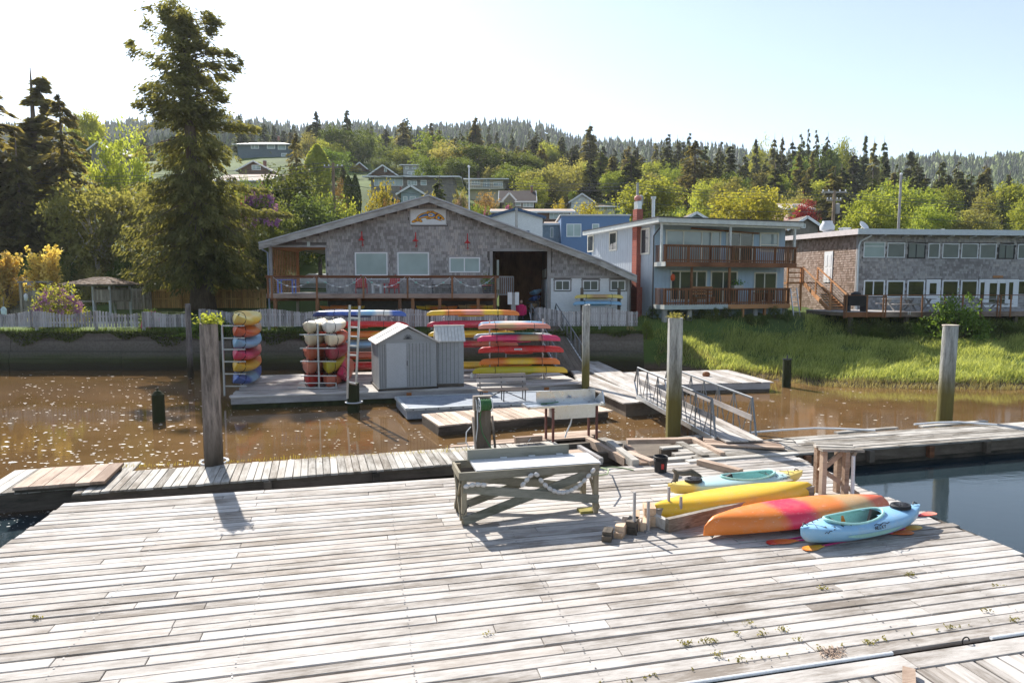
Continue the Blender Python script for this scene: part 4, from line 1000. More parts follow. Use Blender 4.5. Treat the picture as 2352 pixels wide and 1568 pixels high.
# --- sheds
def sheds():
    B = G(871, 898, .5); a = rad(19); t = thing('plastic_shed', 'large grey gabled plastic shed with a double door on the rack float', 'shed', (B.x, B.y, .52), a)
    W_, D, He, Hp = 2.32, 2.3, 1.92, 2.5
    SH = paint('shed_grey', (.33, .335, .335), .6, .3, .06, 4, dirt=(.24, .235, .22)); SL = paint('shed_pale_door', (.44, .45, .46), .5, .35, .04, 3); SR = paint('shed_roof', (.62, .56, .5), .5, .35, .1, 5)
    m = M(); m.prism([(0, .06), (W_, .06), (W_, He), (W_/2, Hp - .06), (0, He)], 0, .05); part(t, 'front_wall', m, SH)
    m = M(); m.prism([(0, .06), (W_, .06), (W_, He), (W_/2, Hp - .06), (0, He)], D - .05, D); part(t, 'back_wall', m, SH)
    for x in (0, W_ - .05): m = M(); m.box(x, .05, .06, x + .05, D - .05, He - .02); part(t, 'side_wall', m, SH)
    m = M(); m.box(.3, -.03, .1, 1.1, -.002, He - .06); part(t, 'door', m, SL)
    m = M(); m.box(1.115, -.025, .1, 2.06, -.002, He - .06); d2 = part(t, 'door', m, SH)
    for k in range(7): m = M(); x = 1.2 + k * .14; m.box(x, -.03, .12, x + .012, -.0255, He - .08); part(d2, 'groove', m, DARKMET)
    m = M(); m.box(1.1, -.05, .95, 1.13, -.031, 1.15); part(d2, 'handle', m, DARKMET)
    for k in range(3): m = M(); x = .05 + k*.09; m.box(x, -.012, .1, x + .01, -.001, He - .1); part(t, 'groove', m, DARKMET)
    for k in range(5): m = M(); y = .3 + k*.42; m.box(-.006, y, .1, -.0005, y + .012, He - .1); part(t, 'groove', m, DARKMET)
    m = M(); m.prism([(.35, He + .06), (W_ - .35, He + .06), (W_/2, Hp - .2)], -.02, -.001); g = part(t, 'gable_panel', m, SH)
    m = M(); 
    for k in range(9):
        an = math.pi * k / 8; m.beam((W_/2, -.025, He + .1), (W_/2 + .18*math.cos(an), -.025, He + .1 + .18*math.sin(an)), .02, .02)
    part(g, 'fan_vent', m, DARKMET)
    for s in (-1, 1):
        x1 = W_/2 + s * (W_/2 + .12); z1 = He - .1
        m = M(); n = Vector((0, 0, .05))
        A = [Vector((W_/2, -.12, Hp)), Vector((x1, -.12, z1)), Vector((x1, D + .12, z1)), Vector((W_/2, D + .12, Hp))]
        m.add(A + [p + n for p in A], [(0,1,2,3)[::s], (4,5,6,7)[::-s], (0,1,5,4)[::-s], (1,2,6,5)[::-s], (2,3,7,6)[::-s], (3,0,4,7)[::-s]]); rf = part(t, 'roof_panel', m, SR)
        for f0 in (.1, .55):
            P = lambda u, v: A[0].lerp(A[1], u).lerp(A[3].lerp(A[2], u), v) + Vector((0, 0, .062))
            m = M(); m.beam(P(.12, f0), P(.88, f0), .03, .02).beam(P(.12, f0 + .35), P(.88, f0 + .35), .03, .02); part(rf, 'roof_rib', m, SH)
    m = M(); m.box(-.05, -.05, -.02, W_ + .05, D + .05, .06); part(t, 'floor_skid', m, DARKW)
    # small shed
    B2 = G(1005, 889, .5); t = thing('plastic_shed', 'narrow grey plastic shed with a ribbed pale roof beside the large one', 'shed', (B2.x, B2.y, .52), rad(10))
    W2, D2, H2 = 1.08, 1.3, 1.88
    m = M(); m.box(0, 0, .12, W2 - .22, .04, H2); f = part(t, 'door', m, SH)
    for k in range(5): m = M(); x = .05 + k*.16; m.box(x, -.006, .14, x + .012, -.0005, H2 - .02); part(f, 'groove', m, DARKMET)
    m = M(); m.box(W2 - .215, -.02, .12, W2, .05, H2); part(t, 'corner_post', m, SH)
    m = M(); m.box(.0, .045, .12, .04, D2, H2).box(W2 - .04, .055, .12, W2, D2, H2).box(.045, D2 - .04, .12, W2 - .045, D2, H2); part(t, 'wall', m, SH)
    m = M(); m.add([(0, .02, H2), (0, D2 - .02, H2), (0, D2/2, H2 + .5), (.04, .02, H2), (.04, D2 - .02, H2), (.04, D2/2, H2 + .5)], [(0, 2, 1), (3, 4, 5), (0, 1, 4, 3), (1, 2, 5, 4), (2, 0, 3, 5)]); part(t, 'gable', m, SR)
    RW = paint('shed_roof_white', (.62, .6, .55), .55, .3, .12, 5, dirt=(.35, .33, .28))
    n = 9
    for s, y0 in ((1, -.12), (-1, D2 + .12)):
        for k in range(n):
            x0 = -.08 + (W2 + .16) * k / n; x1 = x0 + (W2 + .16) / n - .012
            m = M(); A = [Vector((x0, y0, H2 - .03)), Vector((x1, y0, H2 - .03)), Vector((x1, D2/2, H2 + .55)), Vector((x0, D2/2, H2 + .55))]; nn = Vector((0, 0, .04))
            m.add(A + [p + nn for p in A], [(3,2,1,0), (4,5,6,7), (0,1,5,4), (1,2,6,5), (2,3,7,6), (3,0,4,7)]); part(t, 'roof_rib', m, RW)
    m = M(); m.box(-.1, D2/2 - .06, H2 + .56, W2 + .1, D2/2 + .06, H2 + .61); part(t, 'ridge_cap', m, RW)
    m = M(); m.box(0, -.02, -.02, W2, D2, .115); part(t, 'floor_skid', m, DARKW)
    # white jug on the float
    p = G(1084, 868, .5); t = thing('white_jug', 'small white plastic jug beside the narrow shed', 'jug', p); m = M(); m.lathe([(.07, 0), (.08, .03), (.08, .16), (.03, .22), (.025, .27)], 0, 0, 10); part(t, 'body', m, WHITE, True); m = M(); m.lathe([(.03, .27), (.03, .3)], 0, 0, 8); part(t, 'cap', m, BLACK)
sheds()

# --- kayaks on the big dock
def letters(t, name, word, x, y, z, h, mat, rot, glyph):
    """stroke lettering on a small plane; each letter its own child"""
    w_ = h * .62
    for k, ch in enumerate(word):
        m = M()
        for (x0, z0, x1, z1) in glyph[ch]:
            m.beam((x0*w_, 0, z0*h), (x1*w_, 0, z1*h), .004, h*.17, (0, 0, 1) if abs(x1 - x0) > abs(z1 - z0) else (1, 0, 0))
        o = part(t, name, m, mat, loc=(x, y, z), rot=rot)
        R = Matrix.Rotation(rot[2], 3, 'Z') @ Matrix.Rotation(rot[1], 3, 'Y') @ Matrix.Rotation(rot[0], 3, 'X')
        o.location = Vector((x, y, z)) + R @ Vector((k * h * .95, 0, 0))
GL_ = {'N': [(0,0,0,1), (0,1,1,0), (1,0,1,1)], 'E': [(0,0,0,1), (0,1,1,1), (0,.5,.8,.5), (0,0,1,0)], 'C': [(0,0,0,1), (0,1,1,1), (0,0,1,0)], 'K': [(0,0,0,1), (0,.5,1,1), (0,.5,1,0)], 'Y': [(.5,0,.5,.5), (.5,.5,0,1), (.5,.5,1,1)]}
def sit_in(label, p0, p1, cols, B=.7, H=.36, hatch_end=1, name='sit_in_kayak', text=False, roll=0):
    d = p1 - p0; L = d.length; yaw = math.atan2(d.y, d.x); c = (p0 + p1) / 2
    t = tag(link(name, None, None, None, (c.x, c.y, .452), (roll, 0, yaw)), label, 'kayak')
    ck = (-.08 * L * hatch_end * -1 * -1, .62, B*.33)
    L2 = round(L, 1)
    hull = link('hull', kayak_mesh(L2, B, H, ck), None, t); hull.material_slots[0].link = 'OBJECT'; hull.material_slots[0].material = kmat(cols)
    LIN = paint('seafoam_liner', (.34, .6, .55), .45, .4, .06, 5)
    rim = lambda k, s=1., dz=0: [(ck[0] + ck[1]*s*math.cos(a), ck[2]*s*math.sin(a), H*(.985 - .17*abs(math.sin(a))**2 ) + .035*math.cos(a)*-hatch_end*0 + dz) for a in [i*2*math.pi/k for i in range(k)]]
    m = M(); m.tube(rim(28, 1.03, .012), .024, 7, True); part(t, 'coaming', m, LIN, True)
    m = M(); k = 28; r0, r1, r2 = rim(k, 1.02, 0), [(x, y*1.0, .12) for x, y, z in rim(k, .9)], [(x, y, .045) for x, y, z in rim(k, .6)]
    vs = r0 + r1 + r2 + [(ck[0], 0, .045)]; fs = []
    for i in range(2):
        for j in range(k): fs.append((i*k+j, (i+1)*k+j, (i+1)*k+(j+1)%k, i*k+(j+1)%k))
    for j in range(k): fs.append((2*k+j, 3*k, 2*k+(j+1)%k))
    m.add(vs, fs); part(t, 'cockpit_liner', m, LIN, True)
    sx = ck[0] + hatch_end * .25
    m = M(); m.box(sx - .2, -.16, .06, sx + .18, .16, .14); m.beam((sx + hatch_end*.22, 0, .1), (sx + hatch_end*.3, 0, H*.98), .3, .05, (0, 1, 0)); part(t, 'seat', m, BLACK)
    m = M(); m.box(ck[0] - .45, -ck[2]*.86, .2, ck[0] + .3, -ck[2]*.8, .27); part(t, 'side_pad', m, BLACK)
    m = M(); m.box(ck[0] - .3, ck[2]*.98, H*.83, ck[0] + .25, ck[2]*1.16, H*.86); part(t, 'thigh_pad', m, BLACK)
    hx = hatch_end * L * .33; zt = H * .99
    m = M(); m.lathe([(.0, zt + .03), (.17, zt + .028), (.185, zt + .015), (.185, zt - .03)], hx, 0, 22, cap=False)
    m.v = [(x, hx*0 + y * .82, z) for x, y, z in m.v]; h = part(t, 'hatch', m, BLACK, True)
    m = M()
    for k_ in range(6): an = k_ * math.pi/6; m.beam((hx - .13*math.cos(an), -.11*math.sin(an), zt + .034), (hx + .13*math.cos(an), .11*math.sin(an), zt + .034), .012, .01)
    part(h, 'rib', m, DARKMET)
    e = -hatch_end
    for k_ in range(4):
        x0 = e * L * (.2 + .055 * k_); x1 = e * L * (.2 + .055 * (k_ + 1)); s = 1 if k_ % 2 else -1
        bb = lambda x: B/2 * (1 - (abs(x)/(L/2))**2.3)**.85 * .72
        z = lambda x: H * (.62 + .26*(abs(x)/(L/2))**2.4 + .2*(1 - (abs(x)/(L/2))**1.6)) + .015
        m = M(); m.tube([(x0, s*bb(x0), z(x0)), (x1, -s*bb(x1), z(x1))], .006, 5).tube([(x0, -s*bb(x0), z(x0)), (x1, s*bb(x1), z(x1))], .006, 5); part(t, 'bungee_cord', m, BLACK)
    for s in (-1, 1):
        x = s * L * .47; m = M(); m.tube([(x - .07, 0, H*.92), (x - .02, .03, H*1.02), (x + .04, 0, H*.93)], .011, 6); part(t, 'grab_handle', m, BLACK)
    # pale flash on the side and the lettering
    DK = paint('dark_print', (.03, .04, .06), .5, .3)
    yb = -B/2
    m = M(); n = 12; top, bot = [], []
    for i in range(n + 1):
        x = -.25 * L + .5 * L * i / n * (1); 
        b_ = B/2 * (1 - (abs(x)/(L/2))**2.3)**.85; q = i / n
        zt_, zb_ = H*(.5 - .0*q), H*(.5 - .23*math.sin(math.pi*min(1, q*1.1 + .05))**.6)
        yy = lambda z_: -b_ * (1 - ((H*.62 - z_)/(H*.62))**(1/.8)**1 ) ** 1.0
        ss = lambda z_: min(1, max(0, (H*.62 - z_)/(H*.62 - .0)) ) ** (1/.8)
        yv = lambda z_: -b_ * (math.sqrt(max(0, 1 - ss(z_)**2)) ** .85) - .007
        top.append((x, yv(zt_), zt_)); bot.append((x, yv(zb_), zb_))
    m.add(top + bot, [(i, n+1+i, n+2+i, i+1) for i in range(n)]); part(t, 'side_flash', m, LIN, True)
    if text: letters(t, 'letter', 'NECKY', -.17, -B/2 - .012, H*.62, .055, DK, (rad(-12), 0, 0), GL_)
    if text:
        m = M(); m.tube([(-.2 + .05*k_, -B/2 - .006, H*.84 + .015*math.sin(k_*1.8)) for k_ in range(8)], .007, 5); part(t, 'wave_logo', m, DK)
    m = M(); x = (-.36 if hatch_end > 0 else .3) * L
    bx = B/2 * (1 - (abs(x)/(L/2))**2.3)**.85
    m.tube([(x - .12 + .035*k_, -bx*.97 - .012, H*.7 + .02*math.sin(k_*2.3) + .004*k_) for k_ in range(8)], .006, 5); part(t, 'script_logo', m, DK)
    return t
sit_in('light blue open cockpit kayak with dark lettering resting on red paddles', G(1840, 1256, .45), G(2108, 1199, .45), ('lbl', 'lbl', 'lbl'), .72, .37, 1, text=True)
sit_in('pale aqua open cockpit kayak with a black hatch behind the overturned yellow one', G(1538, 1140, .45), G(1838, 1108, .45), ('lyel', 'aqua', 'aqua', 'aqua', 'aqua', 'lyel'), .7, .3, -1)
def over(label, p0, p1, cols, B, H):
    d = p1 - p0; L = d.length; yaw = math.atan2(d.y, d.x); c = (p0 + p1)/2
    t = kayak(label, (c.x, c.y, .455 + H), yaw, cols, round(L, 1), B, H, True, recess=False); return t
over('overturned plain yellow kayak between the trough and the pale aqua kayak', G(1487, 1196, .45), G(1868, 1138, .45), ('yel', 'yel', 'yel'), .8, .36)
over('large overturned orange kayak with a red patch', G(1622, 1236, .45), G(2036, 1180, .45), ('org', 'org', 'rose', 'org', 'tan', 'dorg'), .92, .44)
def paddle(label, p0, p1, z, col, bl):
    d = p1 - p0; t = thing('kayak_paddle', label, 'paddle', (p0.x, p0.y, z), math.atan2(d.y, d.x)); L = d.length
    SHF = paint('magenta_shaft', (.5, .02, .16), .4, .4, .1, 8); 
    m = M(); m.tube([(.3, 0, .015), (L - .3, 0, .03)], .016, 7); part(t, 'shaft', m, SHF, True)
    for x0, s in ((.34, -1), (L - .34, 1)):
        m = M(); out = [(0, .02), (.1, .05), (.25, .085), (.36, .08), (.42, .04), (.43, 0), (.42, -.05), (.34, -.085), (.2, -.08), (.08, -.04), (0, -.02)]
        m.slab([(x0 + s*a*1.0, b_*1.0) for a, b_ in (out if s < 0 else out[::-1])], .01, .024); part(t, 'blade', m, kayak_mat('paddle_' + bl[0], [(0, KC[bl[0]]), (1, KC[bl[1]])]))
paddle('magenta paddle with orange and yellow blades lying beside the light blue kayak', G(1855, 1262, .45), G(2105, 1212, .45), .452, 'pink', ('org', 'yel'))
paddle('magenta paddle with flame orange blades under the light blue kayak', G(1790, 1247, .45), G(2085, 1225, .45), .46, 'pink', ('dorg', 'org'))
paddle('red bladed paddle lying under the orange overturned kayak', G(1772, 1247, .45), G(2140, 1180, .45), .447, 'red', ('red', 'sal'))
# ================================================================== LODGE (gabled, shingled), BLUE HOUSE, RESTAURANT
class Pl:
    """a vertical reference plane: thing at (x0, y0) turned by ang; local x along the wall, y into the building, z up"""
    def __init__(s, name, label, cat, x0, y0, ang):
        s.t = thing(name, label, cat, (x0, y0, 0), ang); s.x0, s.y0, s.a = x0, y0, ang
        s.nx, s.ny = -math.sin(ang), math.cos(ang)
    def at(s, px, py, d=0):
        r = ray(px, py); ox, oy = s.x0 + s.nx*d, s.y0 + s.ny*d
        k = (ox*s.nx + oy*s.ny) / (r.x*s.nx + r.y*s.ny); X, Y, Z = r.x*k, r.y*k, CZ + r.z*k
        return ((X - ox)*math.cos(s.a) + (Y - oy)*math.sin(s.a), Z)
    def rect(s, x0, y0, x1, y1, d=0):
        a, b = s.at(x0, y0, d), s.at(x1, y1, d)
        return min(a[0], b[0]), min(a[1], b[1]), max(a[0], b[0]), max(a[1], b[1])
    def box(s, name, x0, y0, x1, y1, d0, d1, mat, parent=None, **kw):
        q = s.rect(x0, y0, x1, y1, d0); m = M(); m.box(q[0], d0, q[1], q[2], d1, q[3]); return part(parent or s.t, name, m, mat, **kw)
    def win(s, x0, y0, x1, y1, d=0, frame=None, glass=None, mull=(), hbar=(), fw=.06, trim=None, tw=.09, name='window', proud=.05):
        frame = frame or WFRAME; glass = glass or GLASS
        q = s.rect(x0, y0, x1, y1, d); return window(s.t, q, d, frame, glass, [s.at(p, y0, d)[0] for p in mull], [s.at(x0, p, d)[1] for p in hbar], fw, trim, tw, name, proud)
def window(t, q, d, frame, glass, mull=(), hbar=(), fw=.06, trim=None, tw=.09, name='window', proud=.05):
    X0, Z0, X1, Z1 = q
    m = M(); m.box(X0, d - proud, Z0, X0 + fw, d + .04, Z1).box(X1 - fw, d - proud, Z0, X1, d + .04, Z1)
    m.box(X0 + fw, d - proud, Z0, X1 - fw, d + .04, Z0 + fw).box(X0 + fw, d - proud, Z1 - fw, X1 - fw, d + .04, Z1)
    w_ = part(t, name, m, frame)
    xs = [X0 + fw] + [x for x in mull] + [X1 - fw]
    for a, b in zip(xs, xs[1:]):
        m = M(); m.box(a + (fw*.4 if a != xs[0] else 0), d - .018, Z0 + fw, b - (fw*.4 if b != xs[-1] else 0), d + .01, Z1 - fw); part(w_, 'pane', m, glass)
    for x in mull: m = M(); m.box(x - fw*.42, d - proud + .008, Z0 + fw, x + fw*.42, d + .02, Z1 - fw); part(w_, 'mullion', m, frame)
    for z in hbar: m = M(); m.box(X0 + fw, d - proud + .012, z - fw*.4, X1 - fw, d + .02, z + fw*.4); part(w_, 'bar', m, frame)
    if trim:
        m = M(); m.box(X0 - tw, d - .035, Z0 - tw*.5, X0 - .003, d + .01, Z1 + tw).box(X1 + .003, d - .035, Z0 - tw*.5, X1 + tw, d + .01, Z1 + tw).box(X0 - tw*1.3, d - .055, Z1 + .003, X1 + tw*1.3, d + .012, Z1 + tw*.8)
        part(w_, 'trim', m, trim)
    return w_
SHINGLE = tinted('weathered_shingles', [(.23, .21, .2), (.32, .3, .285), (.41, .385, .37), (.48, .42, .37)], .85)
SHINGLE_B = tinted('brown_shingles', [(.2, .14, .1), (.29, .21, .165), (.37, .28, .23), (.45, .36, .3)], .85)
def shingles(t, inside, x0, x1, z0, z1, d, mat, rowh=.19, wmin=.1, wmax=.26, seed=1, name='shingles', flip=False, holes=()):
    r = random.Random(seed); m = M(); z = z0; k = 0
    while z < z1:
        x = x0 - r.uniform(0, .2)
        while x < x1:
            w_ = r.uniform(wmin, wmax)
            a, b = max(x, x0), min(x + w_ - .012, x1)
            cx, cz = (a + b)/2, z + rowh/2
            if b - a > .03 and inside(cx, cz) and not any(h[0] - .02 < cx < h[2] + .02 and h[1] - .02 < cz < h[3] + .02 for h in holes):
                th = r.uniform(.012, .024); dz = r.uniform(-.012, .006); m.tint = r.random()*.75 + .12*math.sin(x*.7 + z)
                zz1 = z + rowh + .01
                m.add([(a, d - th - .008, z + dz), (b, d - th - .008, z + dz), (b, d - .004, zz1), (a, d - .004, zz1), (a, d, z + dz), (b, d, z + dz)],
                      [(0,1,2,3), (4,5,1,0), (4,0,3), (1,5,2)])
            x += w_
        z += rowh; k += 1
    return part(t, name, m, mat, tint=True, kind='stuff')
def lap(t, x0, x1, z0, z1, d, mat, h=.17, slope_top=None, name='siding_board', holes=()):
    z = z0
    while z < z1 - .02:
        zt = min(z + h, z1)
        segs = [(x0, x1)]
        for hx0, hz0, hx1, hz1 in holes:
            if zt > hz0 and z < hz1:
                ns = []
                for a, b in segs:
                    if hx1 <= a or hx0 >= b: ns.append((a, b)); continue
                    if hx0 > a: ns.append((a, hx0))
                    if hx1 < b: ns.append((hx1, b))
                segs = ns
        for a, b in segs:
            if b - a < .05: continue
            m = M(); m.add([(a, d - .028, z), (b, d - .028, z), (b, d - .008, zt), (a, d - .008, zt), (a, d, z), (b, d, z)], [(0,1,2,3), (4,5,1,0), (4,0,3), (1,5,2)]); part(t, name, m, mat)
        z = zt

def lodge():
    L = Pl('shingled_lodge', 'wide grey shingled lodge with a low gable, fish sign and railed deck', 'building', PXW(985, 41), 41, 0); t = L.t
    A = lambda px, py, d=0: L.at(px, py, d)
    zg = 1.9
    # roofline at the wall plane (under the fascia)
    top = [A(604, 570), A(985, 464), A(1380, 607), A(1452, 642)]
    def roofz(x):
        for (xa, za), (xb, zb) in zip(top, top[1:]):
            if xa <= x <= xb: return za + (zb - za)*(x - xa)/(xb - xa)
        return -1
    xl, xr = top[0][0], top[-1][0]
    xp = A(751, 600)[0]; zo = A(751, 566)[1]            # porch jamb, opening head
    xo0, xo1 = A(1131, 600)[0], A(1257, 600)[0]; zo2 = A(1190, 577)[1]
    xc0, xc1 = A(1257, 600)[0], A(1265.5, 600)[0]; zw = A(1300, 637)[1]; zdk = A(900, 683)[1]
    SHEATH = paint('wall_sheathing', (.13, .115, .105), .9, .1)
    m = M()
    m.prism([(xl + .3, zo), (xp, zo), (xp, zg), (xo0, zg), (xo0, zo2), (xc0, zo2), (xc0, zg), (xr - .05, zg), (xr - .05, roofz(xr - .06)), top[2], top[1], (xl + .3, roofz(xl + .3))], 0, .2); part(t, 'front_wall', m, SHEATH)
    W_A, W_B, W_C = L.rect(815, 579.5, 891, 641), L.rect(912.6, 580, 986, 641), L.rect(1032, 591, 1103, 626)
    SIGN = L.rect(940, 479, 1027, 518)
    hol = [W_A, W_B, W_C, SIGN]
    shingles(t, lambda x, z: z < roofz(x) - .1 and not (x < xp and z < zo + .18) and not (xo0 - .25 < x < xc1 + .02 and z < zo2 + .22) and not (x > xo1 and z < zw + .04) and z > zdk, xl + .3, xr - .2, zdk, 10, -.002, SHINGLE, seed=3, holes=hol)
    # fascia boards and roof
    fo = -.75     # overhang in front
    rf = [A(594, 560, fo), A(985, 451, fo), A(1380, 598, fo), A(1463, 636, fo)]
    FASC = wood('fascia_wood', (.5, .49, .46), (.22, .2, .18), rv=.1, grain=10)
    for (xa, za), (xb, zb) in zip(rf, rf[1:]):
        m = M(); h = .36
        m.add([(xa, fo, za - h), (xb, fo, zb - h), (xb, fo, zb), (xa, fo, za), (xa, fo + .05, za - h), (xb, fo + .05, zb - h), (xb, fo + .05, zb), (xa, fo + .05, za)], [(0,1,2,3), (7,6,5,4), (0,4,5,1), (1,5,6,2), (2,6,7,3), (3,7,4,0)])
        part(t, 'fascia_board', m, FASC)
        m = M(); z0, z1 = .012, .1
        m.add([(xa, fo - .06, za + z0), (xb, fo - .06, zb + z0), (xb, 13, zb + z0), (xa, 13, za + z0), (xa, fo - .06, za + z1), (xb, fo - .06, zb + z1), (xb, 13, zb + z1), (xa, 13, za + z1)], [(0,3,2,1), (4,5,6,7), (0,1,5,4), (1,2,6,5), (2,3,7,6), (3,0,4,7)])
        part(t, 'roof', m, paint('roof_membrane', (.45, .45, .46), .6, .3, .15, 2))
    # trims
    L.box('porch_head_trim', 619, 563, 752, 568, -.06, .0, GREYX)
    L.box('porch_jamb', 747, 568.5, 752, 672, -.05, .22, GREYZ)
    L.box('passage_head_trim', 1124, 570.5, 1257, 577, -.06, -.001, GREYX)
    L.box('passage_jamb', 1124.5, 577.5, 1131.5, 640, -.055, .22, GREYZ)
    m = M(); m.box(xc0, -.06, zg, xc1, .2, roofz(xc1) - .06); part(t, 'corner_post', m, GREYZ)
    m = M(); m.box(xc1, -.07, zw - .04, xr - .35, -.001, zw + .1); part(t, 'belt_trim', m, GREYX)
    # white lower siding with three windows
    ws = [L.rect(1272, 642, 1312, 669), L.rect(1336, 642, 1377, 669), L.rect(1399.5, 642, 1439, 669)]
    lap(t, xc1, xr - .3, zg, zw - .05, -.003, WHITE, holes=ws)
    for (a, b) in ((1272, 1312), (1336, 1377), (1399.5, 1439)): L.win(a + 3, 644, b - 3, 667, 0, WFRAME, glass_mat('window_glass_grey', (.12, .13, .13)), [(a + b)/2], trim=GREYX, tw=.1)
    m = M(); m.box(xr - .3, -.05, zg, xr - .16, .1, zw); part(t, 'corner_board', m, GREYZ)
    # big windows
    for a, b in ((815, 891), (912.6, 986)):
        L.win(a, 579.5, b, 633, 0, WFRAME, BLIND, fw=.08, trim=GREYX, name='window')
        L.win(a, 633.5, b, 642, 0, WFRAME, GLASS, [(a + b)/2], fw=.05)
    L.win(1032, 591, 1103, 626, 0, WFRAME, BLIND, [1066.5], fw=.08, trim=GREYX)
    # stucco foundation under the deck, brown beam
    L.box('foundation_wall', 752, 690, 1131, 735, .02, .18, paint('grey_stucco', (.3, .29, .26), .9, .15, .2, 2))
    L.box('ledger_beam', 618, 683.5, 1137, 691, -.1, -.002, CEDARX)
    # side walls and back
    Dp = 12.
    m = M(); m.box(xo1 + .05, .22, zg, xo1 + .25, Dp, roofz(xo1) - .1); part(t, 'passage_wall', m, SHINGLE_B)
    m = M(); m.box(xo1 - .02, .25, zg, xo1 + .048, Dp - 1, zw - .1); part(t, 'passage_lower_siding', m, WHITE)
    m = M(); m.box(xo0 - .2, .22, zg, xo0, Dp, roofz(xo0) - .1); part(t, 'passage_wall', m, SHINGLE_B)
    m = M(); m.prism([(xo0, zo2 + .35), (xo1, zo2 + .35), (xo1, roofz(xo1) - .15), (xo0, roofz(xo0) - .15)], .25, Dp); part(t, 'passage_ceiling', m, CEDARX)
    # porch: slatted side wall, ceiling, back posts
    xs = A(621, 600)[0]
    for k in range(16):
        m = M(); y = .3 + k*.3; m.box(xs, y, A(621, 672)[1], xs + .03, y + .09, zo - .02); part(t, 'porch_slat', m, NEWZ)
    m = M(); m.box(xs - .06, -.05, zdk, xs + .1, .12, zo); part(t, 'porch_post', m, GREYZ)
    m = M(); m.box(xs, 4.9, zdk, xs + .16, 5.06, zo + .1); part(t, 'porch_post', m, NEWZ)
    m = M(); m.prism([(xs, zo + .06), (xp, zo + .06), (xp, roofz(xp) - .15), (xs, roofz(xs) - .12)], .22, 5.1); part(t, 'porch_ceiling', m, NEWX)
    m = M(); m.box(xp, .22, zg, xp + .2, Dp, roofz(xp) - .12); part(t, 'porch_wall', m, NEWZ)
    # window lights inside passage
    for k in range(4):
        m = M(); y = 2.2 + k*2.0; m.box(xo1 + .0, y, 5.2, xo1 + .045, y + .35, 5.75); part(t, 'porthole_picture', m, CREAM)
    # gutter spout
    q = A(598, 569, fo); q2 = A(619, 580, -.1)
    m = M(); m.tube([(q[0], fo + .3, q[1] - .1), (q2[0] - .1, -.15, q2[1]), (q2[0] - .1, -.12, zdk + .2), (q2[0] - .1, -.12, 2.2)], .05, 7); part(t, 'downspout', m, paint('blue_grey_spout', (.25, .29, .36)), True)
    # number plate
    L.box('notice_plate', 705, 555, 712, 566, -.09, -.062, paint('pale_notice', (.5, .55, .52)))
    # ---------- deck
    dk = -2.3
    D = lambda px, py: L.at(px, py, dk)
    zf = D(900, 674)[1]
    m = M(); x0, x1 = D(613, 676)[0], D(1142, 676)[0]
    m.box(x0, dk + .06, zf - .26, x1, -.11, zf - .05); part(t, 'deck_joists', m, DARKW)
    yy = dk + .05; 
    while yy < 1.9:
        m = M(); m.box(x0, yy, zf - .045, xp if yy > -.15 else x1, yy + .135, zf); part(t, 'deck_board', m, GREYX); yy += .142
    yy = 1.9
    m = M(); m.box(xs, yy, zf - .1, xp, 5.2, zf - .005); part(t, 'porch_floor', m, GREYX)
    m = M(); m.box(x0 - .03, dk, zf - .27, x1, dk + .045, zf - .02); part(t, 'deck_rim', m, wood('deck_rim_wood', (.36, .27, .22), (.14, .1, .08), rv=.2))
    zr = D(900, 632.5)[1]
    m = M(); m.box(x0 - .05, dk - .07, zr - .05, x1 + .1, dk + .09, zr); part(t, 'top_rail', m, CEDARX)
    m = M(); m.box(x0 - .05, dk + .0, zr - .16, x1 + .1, dk + .035, zr - .052); part(t, 'under_rail', m, CEDARX)
    posts = [615, 624, 727.5, 834.5, 936, 1038.5, 1138]
    for px in posts: x = D(px, 650)[0]; m = M(); m.box(x - .05, dk - .03, zf - .3, x + .05, dk + .055, zr - .055); part(t, 'rail_post', m, CEDARZ)
    for k in range(8):
        z = zf + .09 + k*.115; m = M(); m.beam((x0, dk + .012, z), (x1, dk + .012, z), .008, .008); part(t, 'rail_cable', m, STEEL)
    for px in (630, 727, 824, 917.4, 947.3, 1009.5, 1098, 1136):
        x = D(px, 690)[0]; m = M(); m.box(x - .09, dk + .08, 1.2, x + .09, dk + .26, zf - .27); part(t, 'deck_post', m, CEDARZ)
    for px in (680, 780, 880, 980): x = A(px, 700)[0]; m = M(); m.box(x - .07, .25, 1.5, x + .07, .4, zf - .3); part(t, 'under_post', m, POSTW) if px < 750 else None
    # metal end grate
    g = L.rect(1143.5, 635, 1179, 678, dk + .2)
    for k in range(9): m = M(); x = g[0] + (g[2] - g[0])*k/8; m.box(x - .025, dk + .2, g[1], x + .025, dk + .24, g[3]); part(t, 'gate_bar', m, GREYZ)
    m = M(); m.box(g[0], dk + .19, g[3] - .05, g[2], dk + .25, g[3] + .02).box(g[0], dk + .19, g[1], g[2], dk + .25, g[1] + .08); part(t, 'gate_rail', m, GREYX)
    # ---------- fish sign
    q = SIGN; s = thing('fish_sign', 'white sign with a yellow and blue leaping fish under the lodge gable', 'sign', (L.x0 + q[0], 41, q[1]))
    w_, h_ = q[2] - q[0], q[3] - q[1]
    m = M(); m.box(.0, -.07, .0, .07, -.004, h_).box(w_ - .07, -.07, 0, w_, -.004, h_).box(.07, -.07, 0, w_ - .07, -.004, .07).box(.07, -.08, h_ - .07, w_ - .07, -.004, h_ + .02); part(s, 'frame', m, GREYX)
    m = M(); m.box(.072, -.05, .072, w_ - .072, -.01, h_ - .072); part(s, 'white_panel', m, WHITE)
    # fish drawn from its zoomed outline: (x, y) in a 2352 x 1411 enlargement, the panel spans (325..1870, 350..1050)
    fx = lambda x: .072 + (x - 325)/(1870 - 325)*(w_ - .144); fz = lambda y: h_ - .072 - (y - 350)/(1050 - 350)*(h_ - .144)
